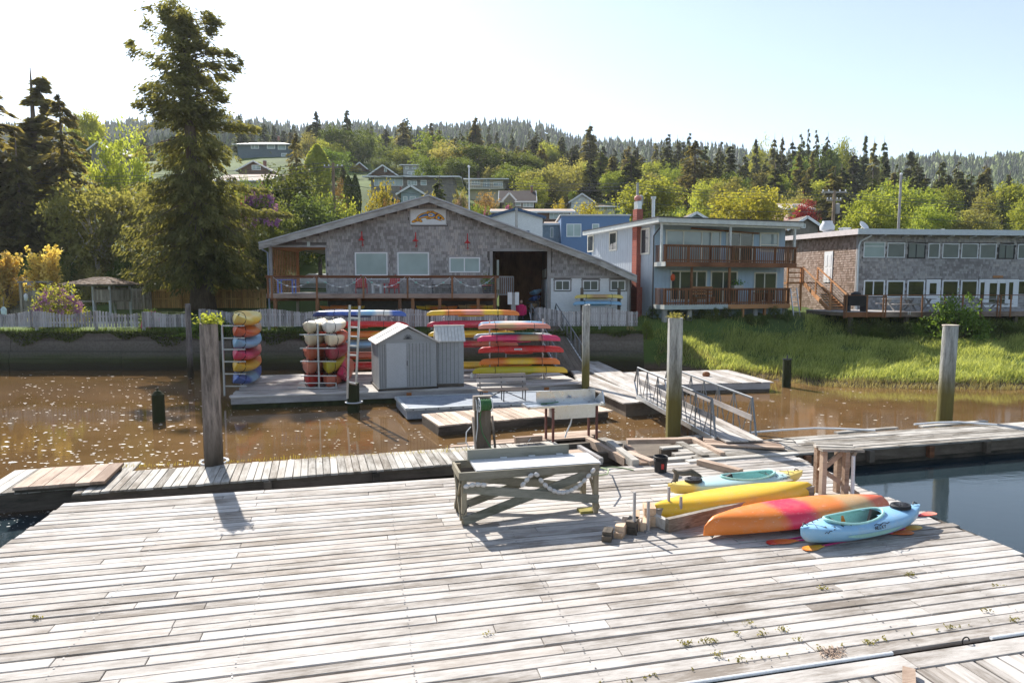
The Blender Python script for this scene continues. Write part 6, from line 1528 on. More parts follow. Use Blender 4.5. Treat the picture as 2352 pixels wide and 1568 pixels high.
# ================================================================== RESTAURANT
def restaurant():
    X0 = PXW(1963, 43.4)
    R = Pl('shingled_restaurant', 'long two storey shingled building with a row of windows and a railed terrace', 'building', X0, 43.4, rad(6)); t = R.t
    A = R.at; ztop = A(1963, 540)[1]; Wd = 22.; D = 12.; z0 = 1.8
    SHE = paint('wall_sheathing', (.13, .115, .105))
    m = M(); m.box(0, 0, z0, Wd, .2, ztop).box(0, .2, z0, .2, D, ztop + .3).box(Wd - .2, .2, z0, Wd, D, ztop); part(t, 'wall', m, SHE)
    zs = 504; Z = lambda zx, zy: (1806 + zx*.23215, 504 + zy*.23215)
    up = [(765, 970, 222, 380, 'w', (), (265,)), (1000, 1167, 228, 380, 'w', (), ()), (1205, 1370, 230, 383, 'd', (1287,), ()), (1405, 1510, 235, 382, 'w', (), ()), (1545, 1702, 235, 385, 'w', (), ()), (1732, 1890, 237, 387, 'w', (), ()), (1915, 2070, 240, 390, 'w', (), ()), (2100, 2250, 242, 390, 'd', (2172,), ()), (2290, 2450, 244, 392, 'w', (), ()), (2490, 2640, 244, 392, 'w', (), ())]
    lo = [(765, 968, 600, 760, 'w', (862,)), (993, 1162, 603, 772, 'w', ()), (1197, 1362, 600, 772, 'w', ()), (1540, 1697, 600, 772, 'w', ()), (1727, 1885, 600, 772, 'w', ()), (2285, 2470, 600, 752, 'w', ()), (2500, 2700, 600, 752, 'w', ())]
    holes = []
    DK = paint('dark_window_frame', (.03, .03, .03)); G1 = glass_mat('upper_glass', (.16, .18, .18), .1, .6); G2 = glass_mat('lower_glass', (.035, .035, .02), .03, .6); GB = BLIND
    for k, (a, b, c, d, f, mu, hb) in enumerate(up):
        p, q = Z(a, c), Z(b, d); holes.append(R.rect(*p, *q)); R.win(*p, *q, 0, WFRAME if f == 'w' else DK, GB if k == 0 else G1, [Z(x, 0)[0] for x in mu], [Z(0, y)[1] for y in hb], fw=.055)
    for a, b, c, d, f, mu in lo:
        p, q = Z(a, c), Z(b, d); holes.append(R.rect(*p, *q)); R.win(*p, *q, 0, WFRAME, G2, [Z(x, 0)[0] for x in mu], (), fw=.09)
    for nm, a, b, c, d, gl in (('door', 1385, 1510, 592, 860, [(1415, 1475, 630, 740)]), ('double_door', 1905, 2280, 590, 866, [(1918, 1950, 622, 790), (2008, 2065, 630, 835), (2100, 2155, 630, 835), (2200, 2228, 622, 790)])):
        p, q = Z(a, c), Z(b, d); h = R.rect(*p, *q); holes.append(h); m = M(); m.box(h[0], -.06, h[1], h[2], .0, h[3]); dr = part(t, nm, m, WFRAME)
        for x0_, x1_, y0_, y1_ in gl: g = R.rect(*Z(x0_, y0_), *Z(x1_, y1_)); m = M(); m.box(g[0], -.075, g[1], g[2], -.062, g[3]); part(dr, 'pane', m, G2)
        if nm == 'double_door':
            for x_ in (1960, 2085, 2170): g = R.rect(*Z(x_ - 4, 600), *Z(x_ + 4, 866)); m = M(); m.box(g[0], -.085, g[1], g[2], -.063, g[3]); part(dr, 'stile', m, WHITE)
    shingles(t, lambda x, z: True, .0, 15.5, z0 + .3, ztop - .02, -.002, SHINGLE, rowh=.16, seed=9, holes=holes)
    # side wall shingles: a second mesh turned to the side
    o = shingles(t, lambda x, z: not (2.6 < -x < 3.7 and 4.9 < z < 7.1), -D + .5, 0, z0 + .3, ztop + .1, -.002, SHINGLE_B, rowh=.16, seed=10)
    o.rotation_euler = (0, 0, rad(-90))
    m = M(); m.box(-.03, -.03, z0, .08, .1, ztop); part(t, 'corner_board', m, GREYZ)
    # white side door
    m = M(); m.box(-.06, 2.65, 4.9, -.01, 3.65, 7.05); dr = part(t, 'side_door', m, WFRAME)
    for yy in (2.8, 3.25):
        for zz in (5.05, 6.0): m = M(); m.box(-.075, yy, zz, -.061, yy + .3, zz + .8); part(dr, 'door_panel', m, WHITE)
    # roof
    FA = paint('pale_grey_fascia', (.6, .64, .65), .5, .3, .06, 3); FB = paint('sunlit_pink_white_fascia', (.68, .6, .57), .5, .3, .08, 3)  # side fascia copy has the warm sunlight put into its colour
    m = M(); m.box(-.5, -.75, ztop + .0, Wd + .5, -.7, ztop + .36); rf = part(t, 'front_fascia', m, FA)
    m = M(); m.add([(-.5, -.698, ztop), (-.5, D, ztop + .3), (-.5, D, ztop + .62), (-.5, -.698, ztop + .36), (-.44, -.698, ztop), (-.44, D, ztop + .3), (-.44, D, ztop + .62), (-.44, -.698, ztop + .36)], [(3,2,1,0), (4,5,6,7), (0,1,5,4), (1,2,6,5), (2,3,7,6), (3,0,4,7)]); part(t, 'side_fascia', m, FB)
    m = M(); m.add([(-.43, -.69, ztop + .1), (Wd + .4, -.69, ztop + .1), (Wd + .4, D, ztop + .4), (-.43, D, ztop + .4), (-.43, -.69, ztop + .33), (Wd + .4, -.69, ztop + .33), (Wd + .4, D, ztop + .6), (-.43, D, ztop + .6)], [(0,3,2,1), (4,5,6,7), (0,1,5,4), (1,2,6,5), (2,3,7,6), (3,0,4,7)]); part(t, 'roof', m, paint('roof_membrane', (.45, .45, .46)))
    for k in range(12): m = M(); x = 1.5 + 1.6*k; m.beam((x, -.05, ztop - .15), (x, -.65, ztop - .02), .06, .08); part(t, 'rafter_bracket', m, FA)
    q = A(*Z(712, 250)); m = M(); m.tube([(q[0] + .5, -.6, ztop - .05), (q[0] + .1, -.1, ztop - .4), (q[0], -.08, ztop - .7), (q[0], -.08, 2.6)], .06, 8); part(t, 'downspout', m, FA, True)
    m = M(); m.tube([(1.8 + 1.0*k, -.05, ztop - .5 + (-.08 if k % 2 else 0)) for k in range(14)], .015, 5); part(t, 'cable', m, WHITE)
    m = M(); g = R.rect(*Z(2040, 555), *Z(2137, 577)); m.box(g[0], -.06, g[1], g[2], -.03, g[3]); part(t, 'wood_plaque', m, NEWX)
    # roof fittings
    def rooft(px0, px1, py0, py1, y): 
        a, b = A(px0, py1, y), A(px1, py0, y); return a[0], b[0], a[1], b[1]
    x0, x1, za, zb = rooft(1885, 1915, 508, 528, 5); c = (x0 + x1)/2; r_ = (x1 - x0)/2; zr = ztop + .45
    m = M(); m.lathe([(r_*.5, zr), (r_*.5, zr + .2), (r_, zr + .3), (r_*1.05, zr + .55), (r_*.75, zr + .8), (r_*.7, zr + .95)], c, 5, 18); part(t, 'roof_vent', m, paint('white_vent', (.62, .63, .64), .4, .4, .05), True)
    x0, x1, za, zb = rooft(1937, 1953, 519, 530, 3); m = M(); m.box(x0, 3, zr - .2, x1, 3.5, zr + .25).box(x0 - .05, 2.95, zr + .25, x1 + .05, 3.55, zr + .32); part(t, 'roof_vent', m, ALU)
    x0, x1, za, zb = rooft(2154, 2176, 524, 535, 5); c = (x0 + x1)/2; m = M(); m.lathe([(.35, zr - .1), (.35, zr + .1), (.5, zr + .15), (.4, zr + .35), (.1, zr + .45)], c, 5, 16); part(t, 'roof_vent', m, paint('white_vent', (.62, .63, .64)), True)
    x0, x1, za, zb = rooft(1981, 1992, 517, 532, 2); m = M(); m.lathe([(.02, 0), (.3, .06), (.38, .14)], 0, 0, 14, cap=False); sdh = part(t, 'satellite_dish', m, WHITE, True, loc=(x0, 2, zr + .3), rot=(.9, .0, .4)); m = M(); m.tube([(0, .0, 0), (0, -.1, -.4)], .03, 6); part(sdh, 'mast', m, STEEL)
    # terrace
    dk = -4.2; B = lambda px, py: R.at(px, py, dk); zf = B(2050, 716)[1]; zr2 = B(2050, 677)[1]
    xa, xb = B(1940, 700)[0], 20.
    m = M(); m.box(xa, dk + .05, zf - .25, xb, -.1, zf - .05); part(t, 'terrace_joists', m, DARKW)
    yy = dk
    while yy < -.1: m = M(); m.box(xa, yy, zf - .045, xb, yy + .19, zf); part(t, 'terrace_board', m, GREYX); yy += .2
    xm = B(2035, 700)[0]
    m = M(); m.box(xa, dk - .045, zf - .3, xm, dk, zf - .01); part(t, 'terrace_rim', m, CEDARX); m = M(); m.box(xm + .01, dk - .045, zf - .3, xb, dk, zf - .01); part(t, 'terrace_rim', m, wood('deck_rim_wood', (.36, .27, .22), (.14, .1, .08)))
    m = M(); m.box(xa, dk - .06, zr2 - .05, xb, dk + .08, zr2); part(t, 'terrace_rail', m, CEDARX)
    for zx in (570, 592, 795, 955, 980, 1130, 1340, 1560, 1740, 1925, 2085, 2115, 2215, 2400):
        x = B(*Z(zx, 800))[0]; m = M(); m.box(x - .045, dk - .08, zf - .35, x + .045, dk - .046, zr2 - .05); part(t, 'terrace_post', m, CEDARZ)
    for k in range(6): z = zf + .12 + .15*k; m = M(); m.beam((xm, dk - .02, z), (xb, dk - .02, z), .01, .01); part(t, 'rail_cable', m, STEEL)
    for k in range(5): x = xa + .5 + k*3.6; m = M(); m.box(x, dk + .2, -.2, x + .2, dk + .4, zf - .25); part(t, 'terrace_pile', m, DARKW)
    # number plate figures 11 on the rim
    for zx in (1203, 1222): g = R.rect(*Z(zx - 5, 908), *Z(zx + 5, 942), dk - .05); m = M(); m.box(g[0] + .04, dk - .055, g[1], g[0] + .08, dk - .047, g[3]); part(t, 'numeral', m, WHITE)
    # picnic tables behind the rail
    for k, (px, lab) in enumerate(((2062, 'grey picnic table on the terrace below the first wide windows'), (2112, 'grey picnic table on the terrace beside the white door'), (2270, 'dark picnic table on the terrace by the double door'))):
        x = R.at(px, 700, -2.6)[0]; w_ = Matrix.Rotation(R.a, 3, 'Z') @ Vector((x, -2.6, 0)); o = thing('picnic_table', lab, 'table', (R.x0 + w_.x, R.y0 + w_.y, zf), R.a)
        for j in range(4): m = M(); m.box(-.9, -.3 + .15*j, .72, .9, -.165 + .15*j, .76); part(o, 'top_plank', m, GREYX)
        for s in (-.75, .75): m = M(); m.box(-.9, s - .13, .42, .9, s + .13, .46); part(o, 'seat_plank', m, GREYX)
        for s in (-.6, .6): m = M(); m.beam((s, -.55, 0), (s, .2, .72), .05, .1).beam((s, .55, 0), (s, -.2, .72), .05, .1).beam((s, -.8, .4), (s, .8, .4), .05, .09); part(o, 'leg', m, GREYX)
    x = R.at(1965, 700, -3.4)[0]; w_ = Matrix.Rotation(R.a, 3, 'Z') @ Vector((x, -3.4, 0)); o = thing('covered_grill', 'black covered grill standing on the terrace corner', 'grill', (R.x0 + w_.x, R.y0 + w_.y, zf), R.a)
    m = M(); m.box(-.6, -.3, .35, .6, .3, .95); part(o, 'cover', m, BLACK); m = M(); m.box(-.55, -.28, 0, -.48, .28, .35).box(.48, -.28, 0, .55, .28, .35); part(o, 'leg', m, DARKMET); m = M(); m.lathe([(.3, .95), (.28, 1.1), (.1, 1.2)], 0, 0, 10); part(o, 'lid', m, BLACK, True)
    # outside stair along the side wall
    s = thing('outside_stair', 'new cedar outside stair climbing to the white side door', 'stair', (R.x0, R.y0, 0), R.a)
    top = local(s, W(1862, 620, 47.0)); bot = local(s, W(1925, 706, 41.6)); top.z = 4.88; bot.z = zf - .05
    n = 12
    for off in (-.55, .55):
        d_ = Vector((off, 0, 0)); a_, b_ = top + d_, bot + d_
        m = M(); m.beam(a_, b_, .06, .28); part(s, 'stringer', m, NEWX)
        m = M(); m.beam(a_ + Vector((0, 0, 1.05)), b_ + Vector((0, 0, 1.05)), .1, .06); part(s, 'handrail', m, NEWX)
        for f in (0, .5, 1): p = a_.lerp(b_, f); m = M(); m.box(p.x - .05, p.y - .05, p.z, p.x + .05, p.y + .05, p.z + 1.1); part(s, 'newel_post', m, NEWZ)
        for h_ in (.25, .45, .65, .85): m = M(); m.beam(a_ + Vector((0, 0, h_)), b_ + Vector((0, 0, h_)), .012, .012); part(s, 'cable', m, STEEL)
    for k in range(n): p = top.lerp(bot, (k + .5)/n); m = M(); m.box(p.x - .52, p.y - .16, p.z + .05, p.x + .52, p.y + .14, p.z + .09); part(s, 'tread', m, NEWX)
    m = M(); m.box(top.x - 1.8, top.y - .1, top.z - .1, top.x + .6, top.y + 1.3, top.z + .02); part(s, 'landing', m, NEWX)
    for x_, y_ in ((top.x - 1.7, top.y), (top.x - .7, top.y)): m = M(); m.box(x_ - .06, y_ - .06, 2.0, x_ + .06, y_ + .06, top.z + 1.05); part(s, 'landing_post', m, NEWZ)
    for h_ in (.3, .65, 1.0): m = M(); m.box(top.x - 1.7, top.y - .03, top.z + h_, top.x - .62, top.y + .03, top.z + h_ + .08); part(s, 'landing_rail', m, NEWX)
    # ladder leaning between the houses
    p = W(1832, 704, 43.0); o = thing('leaning_ladder', 'white ladder leaning beside the blue house', 'ladder', (p.x, 43.0, 2.4))
    for x_ in (-.2, .22): m = M(); m.beam((x_, 0, 0), (x_ - .12, .5, 2.1), .05, .06); part(o, 'stile', m, ALU)
    for k in range(6): f = (k + .7)/6.6; m = M(); m.beam((-.2 - .12*f, .5*f, 2.1*f), (.22 - .12*f, .5*f, 2.1*f), .035, .035); part(o, 'rung', m, ALU)
    p = W(1962, 0, 41); 
    return R
REST = restaurant()

# ================================================================== HILLSIDE HOUSES
ASPH = paint('brown_shingle_roof', (.2, .16, .13), .9, .15, .15, 2); TANR = paint('tan_roof', (.42, .33, .26), .85, .15, .12, 2); WHR = paint('pale_metal_roof', (.62, .6, .58), .45, .4, .06, 2); DKR = paint('dark_roof', (.055, .042, .04), .9, .15, .2, 2)
def roof_slab(t, P, mat, th=.15, name='roof'):
    m = M(); P = [Vector(p) for p in P]; n = Vector((0, 0, th)); k = len(P)
    m.add(P + [p + n for p in P], [tuple(range(k))[::-1], tuple(range(k, 2*k))] + [(i, (i+1) % k, (i+1) % k + k, i + k) for i in range(k)]); return part(t, name, m, mat)
def house(name, label, px0, px1, py_base, py_eave, py_peak, d, wall, roof, kind='side', depth=9., wins=(), ang=0., trim=None, wall2=None, door=None, chim=None, glass=None, ov=.6):
    """kind: 'side' ridge along the front, 'gable' gable end to the front, 'flat', 'hip'"""
    trim = trim or WFRAME; glass = glass or BLIND
    H = Pl(name, label, 'house', PXW((px0 + px1)/2, d), d, ang); t = H.t
    x0, zb, x1, ze = H.rect(px0, py_eave, px1, py_base); zp = H.at(px0, py_peak)[1]; xm = (x0 + x1)/2
    X_, Y_ = t.location.x, t.location.y
    zg = min(zb, hz(X_ + x0, Y_) - .5, hz(X_ + x1, Y_) - .5)
    if kind == 'gable':
        m = M(); m.prism([(x0, zg), (x1, zg), (x1, ze), (xm, zp - .12), (x0, ze)], 0, depth); part(t, 'walls', m, wall)
        sl = (zp - ze)/(xm - x0)
        for s in (-1, 1):
            xe = xm + s*((x1 - x0)/2 + ov); z_ = ze - ov*sl; P = [(xm, -ov*.8, zp), (xe, -ov*.8, z_), (xe, depth + .3, z_), (xm, depth + .3, zp)]
            rf = roof_slab(t, P if s < 0 else P[::-1], roof)
            m = M(); m.beam((xm, -ov*.8 - .04, zp + .02), (xe, -ov*.8 - .04, z_ + .02), .06, .24); part(rf, 'barge_board', m, trim)
    elif kind == 'side':
        m = M(); m.box(x0, 0, zg, x1, depth, ze); part(t, 'walls', m, wall)
        sl = (zp - ze)/(depth/2)
        m = M(); m.add([(x0, 0, ze), (x0, depth, ze), (x0, depth/2, zp - .1), (x1, 0, ze), (x1, depth, ze), (x1, depth/2, zp - .1)], [(0, 2, 1), (3, 4, 5)]); part(t, 'gable_wall', m, wall2 or wall)
        for s in (-1, 1):
            ye = depth/2 + s*(depth/2 + ov); z_ = ze - ov*sl; P = [(x0 - ov, ye, z_), (x1 + ov, ye, z_), (x1 + ov, depth/2, zp), (x0 - ov, depth/2, zp)]
            rf = roof_slab(t, P if s < 0 else P[::-1], roof)
            if s < 0: m = M(); m.beam((x0 - ov, ye - .04, z_ + .06), (x1 + ov, ye - .04, z_ + .06), .05, .2); part(rf, 'gutter', m, trim)
        m = M(); m.beam((x0 - ov - .03, -ov, ze - ov*sl + .05), (x0 - ov - .03, depth/2, zp + .05), .06, .22); part(t, 'barge_board', m, trim); m = M(); m.beam((x1 + ov + .03, -ov, ze - ov*sl + .05), (x1 + ov + .03, depth/2, zp + .05), .06, .22); part(t, 'barge_board', m, trim)
    elif kind == 'hip':
        m = M(); m.box(x0, 0, zg, x1, depth, ze); part(t, 'walls', m, wall); k = min(depth, x1 - x0)*.42
        a, b, c, e = (x0 - ov, -ov, ze - .1), (x1 + ov, -ov, ze - .1), (x1 + ov, depth + ov, ze - .1), (x0 - ov, depth + ov, ze - .1); r1, r2 = (x0 + k, depth/2, zp), (x1 - k, depth/2, zp)
        m = M(); m.add([a, b, c, e, r1, r2], [(0, 1, 5, 4), (1, 2, 5), (2, 3, 4, 5), (3, 0, 4), (3, 2, 1, 0)]); part(t, 'roof', m, roof)
        m = M(); m.box(a[0], a[1] - .03, ze - .22, b[0], a[1], ze - .06); part(t, 'gutter', m, trim)
    else:
        m = M(); m.box(x0, 0, zg, x1, depth, ze); part(t, 'walls', m, wall)
        m = M(); m.box(x0 - ov, -ov, ze + .01, x1 + ov, depth + ov, zp); part(t, 'roof', m, roof)
    for wv in wins: H.win(*wv[:4], -.03, trim, glass, wv[4] if len(wv) > 4 else (), fw=max(.07, d*.0009))
    if chim: m = M(); q = H.rect(*chim, depth*.4); m.box(q[0], depth*.4, q[1], q[2], depth*.4 + .6, q[3]); ch = part(t, 'chimney', m, paint('chimney_brick', (.25, .12, .09), .9)); m = M(); m.box(q[0] - .06, depth*.4 - .06, q[3], q[2] + .06, depth*.4 + .66, q[3] + .12); part(ch, 'cap', m, CONC)
    return H
g1 = paint('blue_grey_clapboard', (.13, .17, .2), .8, .2, .08, 2); br = paint('brown_shingle_wall', (.17, .11, .08), .9, .15, .2, 3); gs = paint('grey_shingle_wall', (.24, .22, .19), .9, .15, .2, 4); tl = paint('pale_teal_wall', (.3, .38, .4), .8, .2, .06, 2); cr = paint('cream_wall', (.55, .5, .37), .8, .2, .06, 2); wh = paint('white_clapboard', (.66, .68, .68), .7, .25, .05, 2); bb = paint('bright_blue_clapboard', (.12, .2, .34), .7, .25, .05, 2)
house('hillside_house', 'long blue grey house with a pale roof high on the hill', 545, 665, 362, 332, 318, 172, g1, WHR, 'hip', 10, [(576, 330.5, 595, 342, [585]), (613, 331.5, 632, 342), (638, 332.5, 657, 344), (646, 352, 660, 360)], chim=(637, 313, 641, 322), ov=1)
house('hillside_house', 'brown gabled house with white barge boards behind the big spruce', 549, 620, 400, 390, 371, 125, br, TANR, 'gable', 9, [(578, 379, 599, 391, [588])], chim=(604, 370, 610, 384))
house('hillside_house', 'low house with a broad tan roof behind the big spruce', 500, 610, 424, 415, 390, 112, cr, TANR, 'side', 11, [(590, 416, 602, 423)])
house('hillside_house', 'small brown gabled cottage beside bushes above the long pale roof', 813, 841, 396, 386, 374, 150, br, TANR, 'gable', 8, [(820, 387, 830, 395)])
house('hillside_house', 'brown gabled house with one white window above the long pale roof', 853, 908, 402, 400, 381, 128, br, TANR, 'gable', 9, [(882, 386, 889, 396)], ov=.9)
house('hillside_house', 'grey two storey flat fronted house with rows of windows', 926, 975, 404, 380, 375, 140, paint('grey_clapboard', (.4, .42, .42)), ASPH, 'side', 9, [(931, 382, 939, 389, [935]), (946, 382, 956, 389), (962, 382, 972, 389), (936, 394, 972, 402, [945, 954, 963])])
house('hillside_house', 'long grey shingled house with a thin pale roof and picture windows', 852, 1040, 440, 407, 400, 106, gs, WHR, 'side', 8, [(859, 408, 926, 427, [870, 893, 907]), (936, 414, 958, 426, [944, 951]), (966, 414, 980, 426)], ov=1.1)
house('hillside_house', 'pale teal gabled house just behind the lodge ridge', 921, 968, 468, 442, 428, 86, tl, ASPH, 'gable', 8, [(926, 451, 936, 464), (941, 451, 955, 464)], chim=(918, 429, 921, 442))
H8 = house('hillside_house', 'cream house with a tall arched window and a long balcony', 1078, 1156, 448, 411, 407, 116, cr, WHR, 'hip', 9, [(1083, 413, 1103, 425, [1090, 1097]), (1133, 417, 1155, 428, [1146])], ov=1)
q = H8.rect(1110, 410, 1126, 429); m = M(); n = 8; xm = (q[0] + q[2])/2; rr = (q[2] - q[0])/2; m.prism([(q[0], q[1]), (q[2], q[1])] + [(xm + rr*math.cos(a), q[3] - rr + rr*math.sin(a)) for a in [math.pi*i/n for i in range(n + 1)]], -.1, -.02); aw = part(H8.t, 'arched_window', m, BLIND); m = M(); m.box(xm - .06, -.14, q[1], xm + .06, -.101, q[3]).box(q[0], -.14, q[3] - rr, q[2], -.101, q[3] - rr + .1); part(aw, 'muntin', m, WFRAME)
q = H8.rect(1072, 429, 1160, 434, -1.2); m = M(); m.box(q[0], -1.2, q[1], q[2], -.01, q[1] + .15); bc = part(H8.t, 'balcony', m, CREAM)
for k in range(18): m = M(); x = q[0] + (q[2] - q[0])*k/17; m.box(x - .03, -1.2, q[1] + .15, x + .03, -1.15, q[1] + 1.0); part(bc, 'baluster', m, CREAM)
m = M(); m.box(q[0], -1.22, q[1] + 1.0, q[2], -1.12, q[1] + 1.08); part(bc, 'rail', m, CREAM)
H9 = house('hillside_house', 'steep dark roofed cottage with a small gabled dormer and chimney', 1152, 1226, 478, 462, 432, 93, gs, DKR, 'side', 7, [(1183, 464, 1197, 474), (1201, 463, 1226, 476, [1209, 1217])], chim=(1219, 428, 1224, 448), ov=.4)
q = H9.rect(1158, 445, 1182, 472, -.8); m = M(); xm = (q[0] + q[2])/2; m.prism([(q[0], q[1] - 1), (q[2], q[1] - 1), (q[2], (q[1] + q[3])/2), (xm, q[3]), (q[0], (q[1] + q[3])/2)], -.8, 2.5); dm = part(H9.t, 'dormer', m, gs)
for s in (-1, 1): m = M(); m.beam((xm, -.9, q[3] + .1), (xm + s*((q[2] - q[0])/2 + .25), -.9, (q[1] + q[3])/2 - .15), .12, .22); part(dm, 'barge_board', m, WFRAME)
house('hillside_house', 'long low ranch house with a tan roof behind the white gabled building', 1140, 1306, 508, 487, 474, 80, br, TANR, 'side', 8, [(1186, 489, 1196, 496), (1205, 489, 1213, 496), (1226, 489, 1234, 496), (1262, 489, 1306, 503, [1272, 1283, 1294])], ov=.7)
NAVY = paint('navy_trim', (.05, .09, .16))
house('village_house', 'white clapboard building with a navy trimmed gable behind the lodge roof', 1123, 1246, 580, 499, 481, 58, wh, TANR, 'gable', 10, [(1190, 530, 1216, 556, [1203])], trim=NAVY, ov=.3)
house('village_house', 'flat topped bright blue building with white window frames', 1289, 1444, 640, 496, 492.5, 61, bb, WHR, 'flat', 12, [(1301, 514, 1335, 544, [1318]), (1360, 514, 1376, 540), (1300, 600, 1336, 625)], ov=.12)
house('village_house', 'pale blue annex with a tan sloped roof beside the bright blue building', 1246, 1288, 600, 516, 504, 63, paint('pale_blue_clapboard', (.3, .38, .45), .8), TANR, 'side', 8, [(1264, 522, 1271, 546)], ov=.2)
house('hillside_house', 'white gabled house among yellow bushes', 1312, 1360, 490, 462, 446, 112, wh, TANR, 'gable', 10, [(1340, 470, 1352, 480)], ov=.5)
house('hillside_house', 'small cream hip roofed house among yellow bushes', 1366, 1413, 490, 474, 464, 106, cr, ASPH, 'hip', 8, [(1376, 476, 1387, 484), (1395, 476, 1407, 484, [1401])], ov=.8)
house('village_house', 'grey brown roof with a pale blue gable behind the blue house', 1576, 1618, 540, 502, 490, 66, tl, ASPH, 'gable', 8, [], ov=.5)
house('village_house', 'dark roofed house behind the shingled restaurant roof', 1818, 1878, 560, 520, 500, 62, gs, ASPH, 'gable', 9, [(1840, 514, 1850, 524)], ov=.6)
house('village_house', 'low brown roofed house behind the tall bare pole', 2062, 2126, 560, 532, 521, 64, cr, ASPH, 'side', 8, [], ov=.5)
house('village_house', 'pink walled house behind the red leaved tree', 1812, 1858, 530, 480, 462, 90, paint('pink_wall', (.55, .36, .33), .8), TANR, 'side', 8, [(1820, 470, 1830, 480)], ov=.5)
house('hillside_house', 'grey gabled house half hidden behind yellow green trees', 209, 252, 372, 342, 327, 118, gs, WHR, 'gable', 9, [(220, 345, 228, 355), (238, 345, 246, 355)], chim=(238, 318, 241, 332))
house('village_house', 'white metal roofed building seen through the lodge porch', 690, 800, 662, 648, 630, 58, wh, WHR, 'side', 9, [], ov=.5)
# curved roof barn behind the golden trees
p = PXW(30, 52); B = thing('curved_roof_barn', 'barn with a curved pale roof behind the golden leaved trees', 'barn', (p, 52, 2.4))
n = 14; ar = [(-4.6 + 8.0*i/n, 3.0 - 2.0*((i/n - .3)/.7)**2 if i/n > .3 else 3.0 - .5*((.3 - i/n)/.3)**2) for i in range(n + 1)]
m = M(); m.prism([(-4.4, -.5), (2.9, -.5), (2.9, 1.1)] + [(x*.96, z - .1) for x, z in ar[::-1]], 0, 8); part(B, 'walls', m, gs)
for (xa, za), (xb, zb) in zip(ar, ar[1:]): roof_slab(B, [(xa, -.6, za), (xb - .01, -.6, zb), (xb - .01, 8.5, zb), (xa, 8.5, za)], paint('lavender_roof', (.5, .46, .5), .6, .3, .15, 2), .1, 'roof_strip')

# ================================================================== FENCES, GAZEBO, POLES
def picket_fence(label, px0, px1, Y, z0, h, wave, wd=.125, gap=.012, gappy=None, seed=1, mat=None, name='picket_fence', wl=3.4):
    xa, xb = PXW(px0, Y), PXW(px1, Y); t = thing(name, label, 'fence', (xa, Y, z0)); r = random.Random(seed)
    cache = {}; x = 0; L = xb - xa
    while x < L - .05:
        g = gap if not gappy or not (gappy[0] < (x/L) < gappy[1]) else .05
        hh = h + wave*math.cos(2*math.pi*(x/wl)) + r.uniform(-.012, .012)
        k = round(hh, 2); 
        if k not in cache: m = M(); e = .02; m.prism([(0, 0), (wd - gap, 0), (wd - gap, k - e), ((wd - gap)/2, k), (0, k - e)], 0, .022); cache[k] = m.mesh('picket'); cache[k].materials.append(mat or FENCEW)
        link('picket', cache[k], mat or FENCEW, t, (x, r.uniform(-.006, .006), r.uniform(-.01, .01)), (0, r.uniform(-.012, .012), 0)); x += wd + g
    for z in (.2, h - .28): m = M(); m.box(0, .03, z, L, .075, z + .09); part(t, 'rail', m, mat or FENCEW)
    k = 0
    while k*wl <= L + .1: m = M(); m.box(k*wl - .06, .08, -.2, k*wl + .06, .19, h + abs(wave)*.6); part(t, 'fence_post', m, mat or FENCEW); k += 1
    return t
FY = 36.9
zb = W(100, 751, FY).z
picket_fence('grey picket fence with scalloped top along the seawall below the lilac', -60, 318, FY, zb, .82, .1, gappy=(.45, .95), seed=2)
picket_fence('short run of grey picket fence beside the thin split pole', 326, 432, FY, zb, .8, .09, seed=3)
picket_fence('long grey picket fence with a wavy top below the lodge deck', 457, 985, FY + .1, zb + .02, .92, .1, seed=4, wl=3.9)
picket_fence('dark grey picket fence at the passage side below the white siding', 1232, 1466, FY + .1, zb + .05, .95, .12, seed=5, wl=3.6)
picket_fence('grey picket fence between the lodge deck posts and the shore ramp', 990, 1190, FY + .2, zb, .8, .05, seed=6)
def board_fence(label, px0, px1, Y, z0, h, mat, seed, name='board_fence', lattice=False):
    xa, xb = PXW(px0, Y), PXW(px1, Y); t = thing(name, label, 'fence', (xa, Y, z0)); r = random.Random(seed); L = xb - xa; x = 0
    m = M(); m.box(0, 0, 0, .135, .02, h); me = m.mesh('board'); me.materials.append(mat)
    while x < L: link('board', me, mat, t, (x, r.uniform(-.004, .004), r.uniform(-.02, .02))); x += .135 + r.choice([.012, .02, .03])
    for z in (.15, h*.55, h - .2): m = M(); m.box(0, -.05, z, L, -.006, z + .09); part(t, 'rail', m, mat)
    k = 0
    while k <= L: m = M(); m.box(k - .06, -.16, -.2, k + .06, -.052, h + .1); part(t, 'fence_post', m, mat); k += 2.4
board_fence('tall honey coloured board fence behind the big spruce trunk', 350, 612, 52, 2.55, 1.85, TANF, 3)
board_fence('tall weathered board fence between the gazebo and the honey coloured one', 264, 348, 51.5, 2.55, 1.9, OLDF, 4)
board_fence('weathered board fence with an arched gate beside the golden tree', 2, 62, 47, 2.45, 1.5, OLDF, 5)
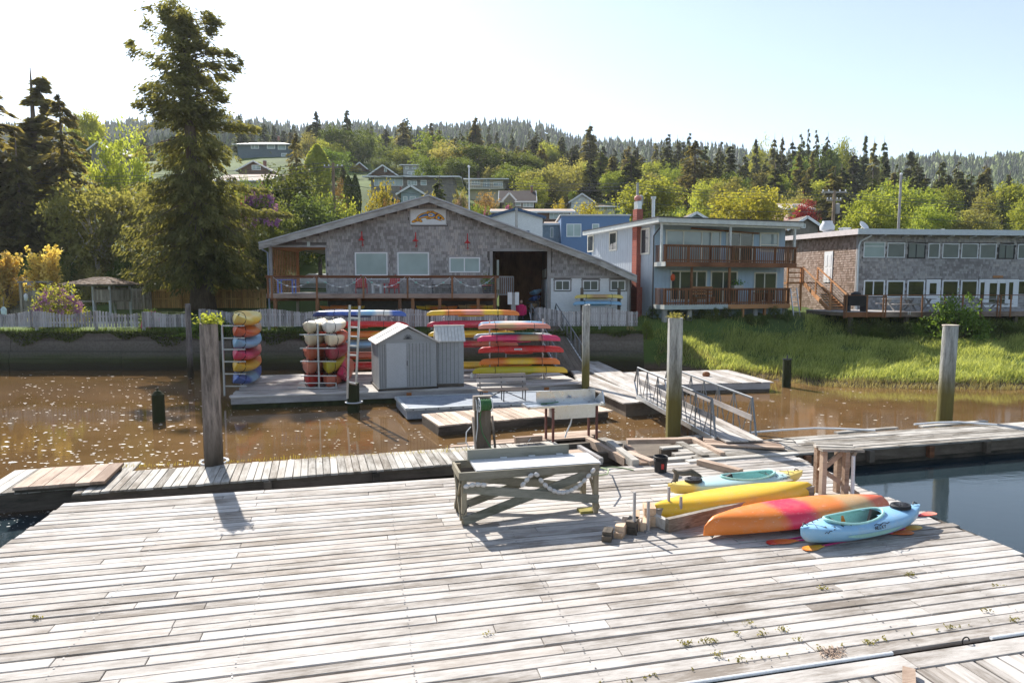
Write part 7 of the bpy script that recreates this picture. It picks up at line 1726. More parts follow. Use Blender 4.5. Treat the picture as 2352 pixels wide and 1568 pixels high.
# gate and pergola by the lilac
p = PXW(70, 45); t = thing('arched_gate', 'weathered gate with an arched top and a hanging white float', 'gate', (p, 45, 2.45))
for x in (-.6, 1.3): m = M(); m.box(x - .08, 0, 0, x + .08, .16, 2.4); part(t, 'post', m, OLDF)
m = M(); m.box(-.75, -.05, 2.4, 1.5, .25, 2.5); part(t, 'lintel', m, GREYX)
for k in range(10): m = M(); x = -.48 + k*.165; m.box(x, .05, .05, x + .155, .08, 1.55 + .35*math.sin(math.pi*(k + .5)/10)); part(t, 'board', m, OLDF)
for z in (.5, 1.35): m = M(); m.box(-.5, .0, z, 1.2, .045, z + .1); part(t, 'rail', m, OLDF)
p = PXW(62, 44.7); t = thing('hanging_float', 'white buoy hanging on the gate post', 'buoy', (p, 44.7, 3.6)); m = M(); m.lathe([(.03, 0), (.11, .08), (.12, .4), (.06, .5)], 0, 0, 10); part(t, 'float', m, WHITE, True); m = M(); m.tube([(0, 0, .5), (0, .05, .95)], .012, 5); part(t, 'rope', m, GREYX)
p = PXW(9, 37.2); t = thing('hanging_float', 'pale aqua buoy hanging at the picket fence end', 'buoy', (p, 37.2, 2.9)); m = M(); m.lathe([(.04, 0), (.13, .1), (.14, .42), (.05, .55)], 0, 0, 10); part(t, 'float', m, paint('pale_aqua', (.5, .66, .64)), True); m = M(); m.tube([(0, 0, .55), (0, .05, 1.1)], .012, 5); part(t, 'rope', m, GREYX)
# gazebo
def gazebo():
    Y = 45.; x0, x1 = PXW(168, Y), PXW(256, Y); zf = W(200, 690, Y).z; t = thing('gazebo', 'weathered wooden gazebo with a shingled hip roof beside the lilac', 'gazebo', (x0, Y, 2.45)); zf -= 2.45
    w_ = x1 - x0; ze = W(200, 657, Y).z - 2.45; zp = W(200, 636.5, Y + 1.3).z - 2.45
    for x in (.05, w_*.55, w_ - .05):
        for y in (0, 2.4): m = M(); m.box(x - .06, y - .06, 0, x + .06, y + .06, ze); part(t, 'post', m, paint('pale_grey_post', (.5, .52, .5)))
    m = M(); m.box(0, -.05, zf - .12, w_, 2.45, zf); part(t, 'floor', m, OLDF)
    for k in range(9): m = M(); xx = w_*.55 + (w_*.45)*k/9; m.box(xx, -.08, zf, xx + w_*.05 - .008, -.06, zf + .75); part(t, 'parapet_board', m, OLDF)
    for k in range(10): m = M(); yy = 2.4*k/10; m.box(w_ + .0, yy, zf, w_ + .02, yy + .22, zf + .75); part(t, 'parapet_board', m, OLDF)
    for k in range(14): m = M(); xx = w_*k/14; m.box(xx, 2.44, zf, xx + w_/14 - .01, 2.46, ze - .1); part(t, 'back_board', m, OLDF)
    m = M(); m.box(-.15, -.15, ze, w_ + .15, 2.55, ze + .14); part(t, 'eave_beam', m, GREYX)
    a, b, c, e = Vector((-.55, -.6, ze + .1)), Vector((w_ + .6, -.6, ze + .1)), Vector((w_ + .6, 3.0, ze + .1)), Vector((-.55, 3.0, ze + .1)); r1, r2 = Vector((w_*.38, 1.2, zp)), Vector((w_*.68, 1.2, zp))
    m = M(); m.add([a, b, c, e, r1, r2], [(0, 1, 5, 4), (1, 2, 5), (2, 3, 4, 5), (3, 0, 4), (3, 2, 1, 0)]); part(t, 'roof_deck', m, DARKW)
    r = random.Random(4); m = M(); rows = 8
    for (A_, B_, C_, D_) in ((a, b, r2, r1), (b, c, r2, r2), (e, a, r1, r1)):
        for i in range(rows):
            f0, f1 = i/rows, (i + 1.15)/rows; l0, l1, u0, u1 = A_.lerp(D_, f0), B_.lerp(C_, f0), A_.lerp(D_, min(1, f1)), B_.lerp(C_, min(1, f1)); n = max(2, int((l1 - l0).length/.22))
            for k in range(n):
                g0, g1 = k/n, (k + .94)/n; lift = Vector((0, 0, .05 + r.uniform(0, .02))); m.tint = r.random(); p = [l0.lerp(l1, g0) + lift, l0.lerp(l1, g1) + lift, u0.lerp(u1, g1) + Vector((0, 0, .015)), u0.lerp(u1, g0) + Vector((0, 0, .015))]
                m.add(p + [l0.lerp(l1, g0), l0.lerp(l1, g1)], [(0, 1, 2, 3), (4, 5, 1, 0)])
    part(t, 'roof_shakes', m, tinted('cedar_shakes', [(.22, .15, .1), (.36, .26, .19), (.46, .36, .28)], .9), tint=True, kind='stuff')
gazebo()
# utility poles and wires
PW = wood('pole_timber', (.3, .22, .15), (.14, .1, .07), axis='z', knots=False)
def pole(name, label, px, py_top, d, mat=PW, r=.16, arms=(), cat='utility pole', extra=None):
    X = PXW(px, d); T = W(px, py_top, d).z; g = hz(X, d) - .3; t = thing(name, label, cat, (X, d, g)); h = T - g
    m = M(); m.tube([(0, 0, 0), (0, 0, h)], [r*1.1, r*.8], 9); part(t, 'shaft', m, mat, True)
    for z, w_ in arms:
        m = M(); m.beam((-w_/2, 0, h - z), (w_/2, 0, h - z), .12, .14); part(t, 'cross_arm', m, WALK)
        for s in (-.9, -.45, .45, .9): m = M(); m.lathe([(.05, h - z + .07), (.07, h - z + .18), (.03, h - z + .25)], s*w_/2, 0, 7); part(t, 'insulator', m, WHITE)
    if extra == 'can': m = M(); m.lathe([(.22, h - 2.2), (.24, h - 1.3), (.1, h - 1.2)], .35, 0, 10); part(t, 'transformer', m, CONC, True)
    if extra == 'ball': m = M(); m.ball((0, 0, h), .12, .12, .12); part(t, 'finial', m, WHITE, True)
    return Vector((X, d, T))
p1 = pole('utility_pole', 'brown utility pole rising behind the lodge roof below the brown cottage', 773, 374, 62, arms=((.4, 1.8),))
p2 = pole('utility_pole', 'wooden utility pole with a cross arm behind the restaurant roof', 1905, 438, 64, arms=((.15, 2.4), (.9, 1.4)), extra='can')
p3 = pole('utility_pole', 'grey utility pole with a transformer behind the brick chimney', 1460, 420, 66, mat=CONC, extra='can')
p0 = pole('utility_pole', 'utility pole hidden in trees beyond the left conifers', -120, 400, 62, arms=((.4, 1.8),)); bpy.data.objects  # off to the side, carries the wires
p5 = pole('utility_pole', 'slim white pole between the white and the bright blue building', 1186, 478, 56, mat=CONC, r=.14)
p4 = pole('utility_pole', 'far utility pole carrying the wires past the restaurant', 2560, 470, 62, arms=((.4, 1.8),))
pole('flag_pole', 'tall thin white flag pole behind the lodge roof', 1079, 383, 56, mat=WHITE, r=.07, cat='flag pole', extra='ball')
pole('flag_pole', 'tall bare grey pole behind the restaurant roof', 2054, 400, 58, mat=GREYZ, r=.12, cat='pole', extra='ball')
WIRE = paint('wire_black', (.12, .12, .12), .5, .3)
def wire(label, a, b, sag, n=4, sp=.5, r=.02):
    t = thing('power_wires', label, 'wires', a)
    for k in range(n):
        o = Vector(((k - (n-1)/2)*sp, 0, -.3*k if k < 3 else -1.9)); m = M()
        m.tube([(b - a)*f + o + Vector((0, 0, -sag*4*f*(1 - f))) for f in [i/12 for i in range(13)]], r, 4, cap=False); part(t, 'wire', m, WIRE)
wire('power wires running past the big spruce to the brown pole', p0, p1, .7); wire('power wires above the lodge roof', p1, p3, .8); wire('power wires above the blue house roof', p3, p2, .45); wire('power wires above the restaurant roof', p2, p4, .45)
# ================================================================== VEGETATION
def conifer_arr(seed, H, R, nb, ns, leaf, droop=.25, shape=.85, zmin=.06, hang=.45, lean=(0, 0), prof=None, wid=.3, lv=.55, tmax=1.):
    rng = np.random.default_rng(seed)
    t = zmin + (1 - zmin) * (1 - np.sqrt(rng.uniform(0, 1, nb) * .96 + .0))
    t = np.clip(t * 1.0 + rng.uniform(0, .06, nb), zmin, .985)
    t = zmin + (t - zmin)*tmax
    az = rng.uniform(0, 2*np.pi, nb)
    pr = (1 - t) ** shape * R if prof is None else prof(t, az)
    L = pr * (1.1 - lv * rng.uniform(0, 1, nb)) + .035 * R
    s = rng.uniform(.12, 1, (nb, ns)) ** .8
    d = np.stack([np.cos(az), np.sin(az), np.zeros(nb)], 1); p = np.stack([-np.sin(az), np.cos(az), np.zeros(nb)], 1)
    lat = rng.uniform(-1, 1, (nb, ns)) * (.34 * (1.05 - s)) * L[:, None]
    rr = s * L[:, None]
    z = t[:, None] * H - droop * L[:, None] * s ** 1.5 + .1 * L[:, None] * np.maximum(0, s - .75) * 4 * .5 - rng.uniform(0, hang, (nb, ns)) * leaf * 2.2
    C = d[:, None] * rr[..., None] + p[:, None] * lat[..., None]
    C[..., 2] += z
    C[..., 0] += lean[0] * t[:, None] ** 1.5; C[..., 1] += lean[1] * t[:, None] ** 1.5
    n = nb * ns
    U = d[:, None] * .75 + p[:, None] * (np.sign(lat) * rng.uniform(.1, 1., (nb, ns)))[..., None] + np.array([0, 0, -1.]) * rng.uniform(0, hang * 2, (nb, ns))[..., None]
    U = U.reshape(n, 3); U /= np.linalg.norm(U, axis=1, keepdims=True)
    T = rng.normal(0, .55, (n, 3)) + np.array([0, 0, 1.]); V = np.cross(U, T); V /= np.linalg.norm(V, axis=1, keepdims=True) + 1e-9
    sz = leaf * rng.uniform(.55, 1.3, (n, 1)); C = C.reshape(n, 3)
    return np.stack([C - U*sz*.8, C + V*sz*wid, C + U*sz, C - V*sz*wid], 1).reshape(-1, 3), (t, az, L)
BARK = wood('bark', (.2, .15, .11), (.06, .045, .033), axis='z', knots=False, bump=1.)
PALEBARK = wood('pale_bark', (.5, .45, .38), (.25, .21, .17), axis='z', knots=False)
def trunk_mesh(H, r, lean=(0, 0), seed=0, limbs=()):
    m = M(); n = 9
    m.tube([(lean[0]*(i/n)**1.5 + .02*r*math.sin(i*1.7 + seed), lean[1]*(i/n)**1.5, H*i/n*.985) for i in range(n + 1)], [r*(1.25 if i == 0 else 1)*(1 - i/n)**.8 + .02 for i in range(n + 1)], 9)
    for a, b, ra in limbs: a = Vector(a); b = Vector(b); c = a.lerp(b, .5) + Vector((0, 0, (b - a).length*.08)); m.tube([a, c, b], [ra, ra*.7, ra*.25], 5, cap=False)
    me = m.mesh('trunk', True); return me
PROTO = {}
def make_protos():
    for k in range(6):
        H = 20.; R = [4.2, 3.6, 4.8, 3.3, 4.0, 5.2][k]
        V, (t, az, L) = conifer_arr(100 + k, H, R, 250, 27, .44, [.28, .2, .32, .16, .4, .3][k], [.85, .9, .75, 1.0, .8, .65][k], .05, .5, lean=(RNG.uniform(-.5, .5), 0), wid=.32)
        limbs = [((0, 0, tt*H), (math.cos(a)*l*.8, math.sin(a)*l*.8, tt*H - .2*l), .06) for tt, a, l in list(zip(t, az, L))[:26]]
        PROTO['con%d' % k] = (trunk_mesh(H, .32, (0, 0), k, limbs), arr_mesh('crown', V, 4), H, R)
    for k in range(5):
        rng = np.random.default_rng(200 + k); H = 10.; R = [4.0, 3.4, 4.6, 3.0, 3.8][k]; nc = 150; nl = 46
        # clump centres through an uneven crown
        v = rng.normal(0, 1, (nc, 3)); v /= np.linalg.norm(v, axis=1, keepdims=True); rad_ = rng.uniform(.35, 1, (nc, 1)) ** .6
        lob = 1 + .22*np.sin(3*np.arctan2(v[:, 1], v[:, 0]) + k)[:, None] + .16*np.sin(5*v[:, 2:3] + k*2)
        C = v * rad_ * lob * np.array([R, R, H*.36]) + np.array([0, 0, H*.6])
        r = rng.uniform(.35, .85, (nc, 1, 1)); P = C[:, None] + rng.normal(0, 1, (nc, nl, 3)) * r * np.array([.85, .85, .6])
        P = P.reshape(-1, 3); P = P[P[:, 2] > .6]
        limbs = [((0, 0, H*random.uniform(.25, .5)), tuple(C[i]*.92), .1) for i in range(0, nc, 7)]
        PROTO['dec%d' % k] = (trunk_mesh(H*.7, .26, (0, 0), k, limbs), leaf_arr('crown', P, .2, rng=rng), H, R)
    for k in range(5):
        rng = np.random.default_rng(300 + k); H = 3.; R = 1.9; nc = 80; nl = 40
        v = rng.normal(0, 1, (nc, 3)); v[:, 2] = np.abs(v[:, 2]); v /= np.linalg.norm(v, axis=1, keepdims=True); rad_ = rng.uniform(.45, 1, (nc, 1)) ** .5
        lob = 1 + .2*np.sin(3*np.arctan2(v[:, 1], v[:, 0]) + k*1.3)[:, None]
        C = v * rad_ * lob * np.array([R, R, H*.86]) + np.array([0, 0, .1])
        P = (C[:, None] + rng.normal(0, 1, (nc, nl, 3)) * rng.uniform(.12, .34, (nc, 1, 1))).reshape(-1, 3); P = P[P[:, 2] > -.2]
        limbs = [((0, 0, .05), tuple(C[i]*.9), .035) for i in range(0, nc, 6)]
        PROTO['bush%d' % k] = (trunk_mesh(H*.6, .07, (0, 0), k, limbs), leaf_arr('crown', P, .11, rng=rng), H, R)
    for k in range(2):      # columnar
        rng = np.random.default_rng(400 + k); H = 8.; n = 7000; z = rng.uniform(0, 1, n); a = rng.uniform(0, 6.283, n); rr = 1.35*np.sin(np.pi*np.clip(z*.86 + .13, 0, 1))**.7*rng.uniform(.6, 1, n)**.5*(1 + .08*np.sin(a*4 + z*9))
        P = np.stack([rr*np.cos(a), rr*np.sin(a), z*H + .1], 1); PROTO['col%d' % k] = (trunk_mesh(H*.9, .14, (0, 0), k), leaf_arr('crown', P, .16, rng=rng), H, 1.35)
    for k in range(2):      # upright young tree with spiky outline
        rng = np.random.default_rng(450 + k); H = 5.; nb = 60; limbs = []; P = []
        for i in range(nb):
            a = rng.uniform(0, 6.283); z0 = rng.uniform(.08, .6)*H; l = rng.uniform(.25, .42)*H; tip = np.array([math.cos(a)*l*.52, math.sin(a)*l*.52, z0 + l*.8]); b = np.array([0, 0, z0])
            if tip[2] > H*1.02: tip[2] = H*rng.uniform(.85, 1.02)
            limbs.append(((0, 0, z0), tuple(tip), .03)); s = rng.uniform(.25, 1.02, 70)[:, None]; P.append(b + (tip - b)*s + rng.normal(0, .1, (70, 3)))
        PROTO['spk%d' % k] = (trunk_mesh(H*.8, .07, (0, 0), k, limbs), leaf_arr('crown', np.concatenate(P), .12, rng=rng), H, 1.4)
make_protos()
F = dict(
 con=foliage('needles_dark', (.062, .075, .034), (.19, .2, .085), .45, .35, .03), conb=foliage('needles_brown', (.13, .125, .05), (.34, .3, .13), .55, .35, .03), cong=foliage('needles_green', (.075, .1, .035), (.22, .25, .085), .47, .35, .04),
 lime=foliage('leaf_lime', (.16, .2, .035), (.42, .46, .11), .57, .3, .04), green=foliage('leaf_green', (.07, .12, .025), (.23, .3, .07), .5, .3, .04), yel=foliage('leaf_yellow', (.24, .22, .035), (.52, .46, .1), .55, .4, .03),
 gold=foliage('leaf_gold', (.58, .42, .12), (.82, .66, .28), .5, .5, .02), dkg=foliage('leaf_dark_green', (.065, .09, .026), (.17, .21, .065), .44, .4, .03), olive=foliage('leaf_olive', (.18, .17, .055), (.42, .4, .16), .52, .4, .02),
 red=foliage('leaf_red', (.22, .025, .03), (.45, .08, .08), .4, .4, .02), rust=foliage('leaf_rust', (.2, .12, .05), (.42, .3, .14), .4, .4, .02), pinkb=foliage('leaf_pink', (.2, .14, .09), (.5, .35, .3), .4, .6, .03))
PUR = foliage('blossom_purple', (.27, .1, .38), (.52, .28, .62), .35, 2., .02); PNK = foliage('blossom_pink', (.5, .08, .28), (.7, .28, .5), .35, 2., .02)
def plant(proto, name, label, cat, loc, h, halfw=None, mat=None, rz=None, group=None, bark=None, r=random):
    tm, cm, H, R = PROTO[proto]
    t = thing(name, label, cat, loc, r.uniform(0, 6.28) if rz is None else rz, group)
    sz = h / H; sx = sz if halfw is None else halfw / R
    t.scale = (sx, sx, sz)
    link('trunk' if 'bush' not in proto else 'stems', tm, bark or BARK, t); link('crown', cm, mat, t)
    return t
def at_px(proto, name, label, cat, px, top, d, half_px, mat, group=None, bark=None, base=None, seed=0):
    X = PXW(px, d); g = hz(X, d) - .15 if base is None else base; zt = W(px, top, d).z; h = max(.8, zt - g)
    return plant(proto, name, label, cat, (X, d, g), h, None if half_px is None else half_px/F_PX*d, mat, seed*1.7, group, bark)

# ---- the big spruce
def hero():
    Y = 50.; base = W(467, 708, Y); H = W(440, 26, Y).z - base.z; pxm = Y/F_PX
    t = thing('spruce_tree', 'huge ragged spruce with drooping boughs rising beside the lodge', 'tree', (base.x, Y, base.z - .1))
    # half widths to either side by height fraction, read off the outline
    ztab = lambda py: (W(467, py, Y).z - base.z)/H
    LT = sorted((ztab(py), w_) for py, w_ in [(660, 125), (600, 172), (560, 178), (500, 168), (450, 160), (400, 148), (350, 130), (300, 128), (262, 118), (235, 122), (215, 118), (185, 95), (150, 50), (110, 62), (60, 62), (30, 40), (20, 15)])
    RT = sorted((ztab(py), w_) for py, w_ in [(660, 125), (600, 140), (560, 150), (500, 165), (450, 150), (400, 105), (350, 95), (310, 122), (295, 128), (260, 55), (220, 60), (180, 80), (150, 100), (110, 88), (80, 60), (60, 72), (30, 55), (20, 15)])
    la, lb = np.array(LT), np.array(RT)
    def prof(tt, az):
        l = np.interp(tt, la[:, 0], la[:, 1]); r = np.interp(tt, lb[:, 0], lb[:, 1]); c = np.cos(az)
        return np.where(c < 0, l, r) * np.abs(c) * pxm * .92 + (.5*(l + r)) * (1 - np.abs(c)) * pxm * .85
    lean = (-27*pxm, 0)
    V, (tt, az, L) = conifer_arr(5, H, 5.5, 430, 92, .23, .36, 1, .1, .9, lean, prof, .24, .7, ztab(262))
    link('crown', arr_mesh('crown', V, 4), foliage('needles_spruce', (.1, .108, .04), (.3, .29, .115), .54, .5, .0), t)
    # long boughs that break the outline
    C = []
    rng = np.random.default_rng(8)
    for px, py, n in ((598, 298, 800), (668, 495, 900), (620, 440, 400), (612, 560, 400), (300, 560, 400)):
        tip = W(px, py, Y) - Vector((base.x, Y, base.z - .1)); z0 = tip.z + .9; st = Vector((lean[0]*(z0/H)**1.5, 0, z0))
        s = rng.uniform(.25, 1, (n, 1)); q = np.array(st) + (np.array(tip) - np.array(st))*s + rng.normal(0, 1, (n, 3))*np.array([.2, .5, .3])*(1.1 - s*.8) - np.array([0, 0, 1])*rng.uniform(0, .7, (n, 1))*(1.1 - s)
        C.append(q)
    # ragged upper crown: clumps of boughs around the stem
    cl = [(378,22,13,17),(380,41,15,15),(424,41,26,15),(477,41,19,15),(499,52,14,12),(484,71,16,15),(402,56,18,12),(432,71,34,19),(383,86,17,9),(421,105,30,19),(462,105,22,19),(492,120,26,11),(526,124,15,8),(413,131,34,15),(376,150,22,9),(432,157,41,19),(492,150,30,11),(537,157,20,12),(552,142,6,9),(409,180,34,15),(462,184,30,15),(511,176,24,9),(364,202,37,11),(331,204,11,6),(432,210,34,22),(492,210,30,9),(507,229,19,8),(364,232,45,19),(319,242,15,6),(383,259,45,22),(451,247,34,22),(492,259,22,12),(440,275,60,20)]
    for px, py, rx, ry in cl:
        c = W(px, py, Y) - Vector((base.x, Y, base.z - .1)); ax = lean[0]*max(0, c.z/H)**1.5; off = c.x - ax
        for ang, k in ((0, 1.), (rng.uniform(1.2, 1.9), .3), (rng.uniform(3.6, 5.2), .25)):
            if ang and abs(off) < 12*pxm: continue
            n = int((rx*ry)**.9*1.5*k) + 30; v = rng.normal(0, .5, (n, 3)); v += .25*np.sin(v[:, [1, 2, 0]]*7)
            q = v*np.array([rx, rx*.8 + 8, ry])*pxm*.82; q[:, 2] -= np.abs(q[:, 0])*.12
            cc = np.array([ax + off*math.cos(ang), off*math.sin(ang), c.z]); ca, sa = math.cos(ang), math.sin(ang)
            C.append(cc + np.stack([q[:, 0]*ca - q[:, 1]*sa, q[:, 0]*sa + q[:, 1]*ca, q[:, 2]], 1))
    C = np.concatenate(C); U = rng.normal(0, .5, C.shape) + np.sign(C[:, :1] - lean[0]*.5)*np.array([[1, 0, 0]]) + np.array([[0, 0, -.5]]); U /= np.linalg.norm(U, axis=1, keepdims=True)
    Vv = np.cross(U, rng.normal(0, 1, C.shape)); Vv /= np.linalg.norm(Vv, axis=1, keepdims=True); sz = .19*rng.uniform(.6, 1.5, (len(C), 1))
    link('bough_needles', arr_mesh('bough_needles', np.stack([C - U*sz*.8, C + Vv*sz*.28, C + U*sz, C - Vv*sz*.28], 1).reshape(-1, 3), 4), MATS['needles_spruce'], t)
    limbs = [((lean[0]*a**1.5, 0, a*H), (math.cos(b)*l*.85 + lean[0]*a**1.5, math.sin(b)*l*.85, a*H - .3*l), .07) for a, b, l in list(zip(tt, az, L))[:110]]
    for px, py, rx, ry in cl: c = W(px, py, Y) - Vector((base.x, Y, base.z - .1)); a = min(.97, max(.1, c.z/H - .03)); limbs.append(((lean[0]*a**1.5, 0, a*H), tuple(c), .06))
    link('trunk', trunk_mesh(H, .78, lean, 1, limbs), BARK, t)
hero()

# ---- trees at the left edge, hedge, golden trees, lilac
at_px('con0', 'spruce_tree', 'tall dark conifer at the hill foot beyond the golden trees', 'tree', -4, 55, 60, 150, F['conb'], seed=1)
at_px('con3', 'spruce_tree', 'dark fir with a narrow bare crown top behind the other left conifers', 'tree', 103, 148, 70, 125, F['conb'], seed=2)
at_px('con5', 'spruce_tree', 'broad brownish conifer between the two tall dark ones and the alder', 'tree', 164, 205, 63, 118, F['conb'], seed=3)
at_px('con2', 'spruce_tree', 'dense conifer filling the slope behind the golden trees', 'tree', 60, 300, 59, 90, F['conb'], seed=5)
at_px('dec3', 'birch_tree', 'pale green birch standing on the slope by the grey gabled house', 'tree', 222, 246, 120, 32, F['lime'], seed=4)
at_px('dec0', 'alder_tree', 'thinly leaved alder with a pale trunk before the dark conifers', 'tree', 230, 400, 57, 95, F['olive'], bark=PALEBARK, seed=6)
at_px('dec2', 'alder_tree', 'yellow green tree between the alder and the big spruce', 'tree', 300, 306, 70, 66, F['lime'], seed=7)
at_px('dec1', 'alder_tree', 'sunlit yellow green tree partly behind the big spruce', 'tree', 345, 430, 62, 75, F['olive'], seed=8)
at_px('dec4', 'alder_tree', 'bright leaved tree low behind the big spruce boughs', 'tree', 540, 420, 66, 70, F['lime'], seed=9)
r = random.Random(17)
for k in range(24):
    px = 10 + 27*k + r.uniform(-8, 8); d = r.uniform(53.5, 57); at_px('bush%d' % (k % 5), 'hedge_shrub', 'dense dark green shrub in the hedge row behind the gazebo and board fences', 'shrub', px, r.uniform(575, 622), d, r.uniform(22, 36), F[r.choice(['dkg', 'green', 'green', 'olive'])], 'hedge shrubs behind the board fences', seed=k)
for k in range(16):
    px = 20 + 40*k + r.uniform(-8, 8); d = r.uniform(58, 62); at_px('bush%d' % (k % 5), 'hedge_shrub', 'sunlit shrub on the slope above the hedge row', 'shrub', px, r.uniform(555, 590), d, r.uniform(26, 40), F[r.choice(['lime', 'olive', 'green'])], 'sunlit shrubs on the slope', seed=k)
at_px('spk0', 'golden_tree', 'golden leaved young tree with spiky outline beside the lilac', 'tree', 106, 549, 46, 48, F['gold'], seed=1)
at_px('spk1', 'golden_tree', 'golden leaved young tree before the curved roof barn', 'tree', 20, 560, 46.5, 52, F['gold'], seed=2)
def blossoms(t_name, label, px, top, d, half, leafmat, mat, n, sz, base=None, spread=1., top_only=.35, proto='bush1', cat='shrub'):
    t = at_px(proto, t_name, label, cat, px, top, d, half, leafmat, base=base, seed=3); H, R = PROTO[proto][2:]
    rng = np.random.default_rng(int(px)); nc = n; v = rng.normal(0, 1, (nc, 3)); v[:, 2] = np.abs(v[:, 2]) + top_only; v /= np.linalg.norm(v, axis=1, keepdims=True)
    C = v*np.array([R, R, H*.9])*rng.uniform(.88, 1.04, (nc, 1)); P = (C[:, None] + rng.normal(0, 1, (nc, 26, 3))*np.array([.08, .08, .13])*spread).reshape(-1, 3)
    link('blossoms', leaf_arr('blossoms', P, sz, rng=rng), mat, t); return t
blossoms('lilac_bush', 'lilac bush covered in purple blossom behind the picket fence', 135, 656, 40, 54, F['lime'], PUR, 190, .06)
blossoms('rhododendron', 'rhododendron with lavender blossom behind the big spruce boughs', 606, 424, 54, 40, F['green'], PUR, 190, .09, base=W(604, 515, 54).z, top_only=0)
at_px('bush2', 'laurel_bush', 'dark laurel bush below the lavender rhododendron', 'shrub', 606, 505, 54.5, 48, F['dkg'], seed=3)
blossoms('flower_clump', 'low clump of bright pink flowers behind the picket fence', 346, 711, 38.5, 22, F['green'], PNK, 60, .09)
blossoms('rhododendron', 'small rhododendron with pink blossom below the tan roofed house', 570, 412, 60, 16, F['green'], PNK, 60, .12, top_only=0)
blossoms('rhododendron', 'round rhododendron with pink blossom below the dark roofed cottage', 1170, 468, 84, 17, F['green'], PNK, 120, .09)
blossoms('rhododendron', 'magenta flowered shrub beside the flag pole', 1116, 481, 72, 18, F['green'], PNK, 120, .09)
blossoms('rhododendron', 'tall pale pink flowering shrub beside the flag pole', 1062, 440, 78, 24, F['olive'], foliage('blossom_blush', (.5, .35, .33), (.7, .55, .5)), 110, .08)

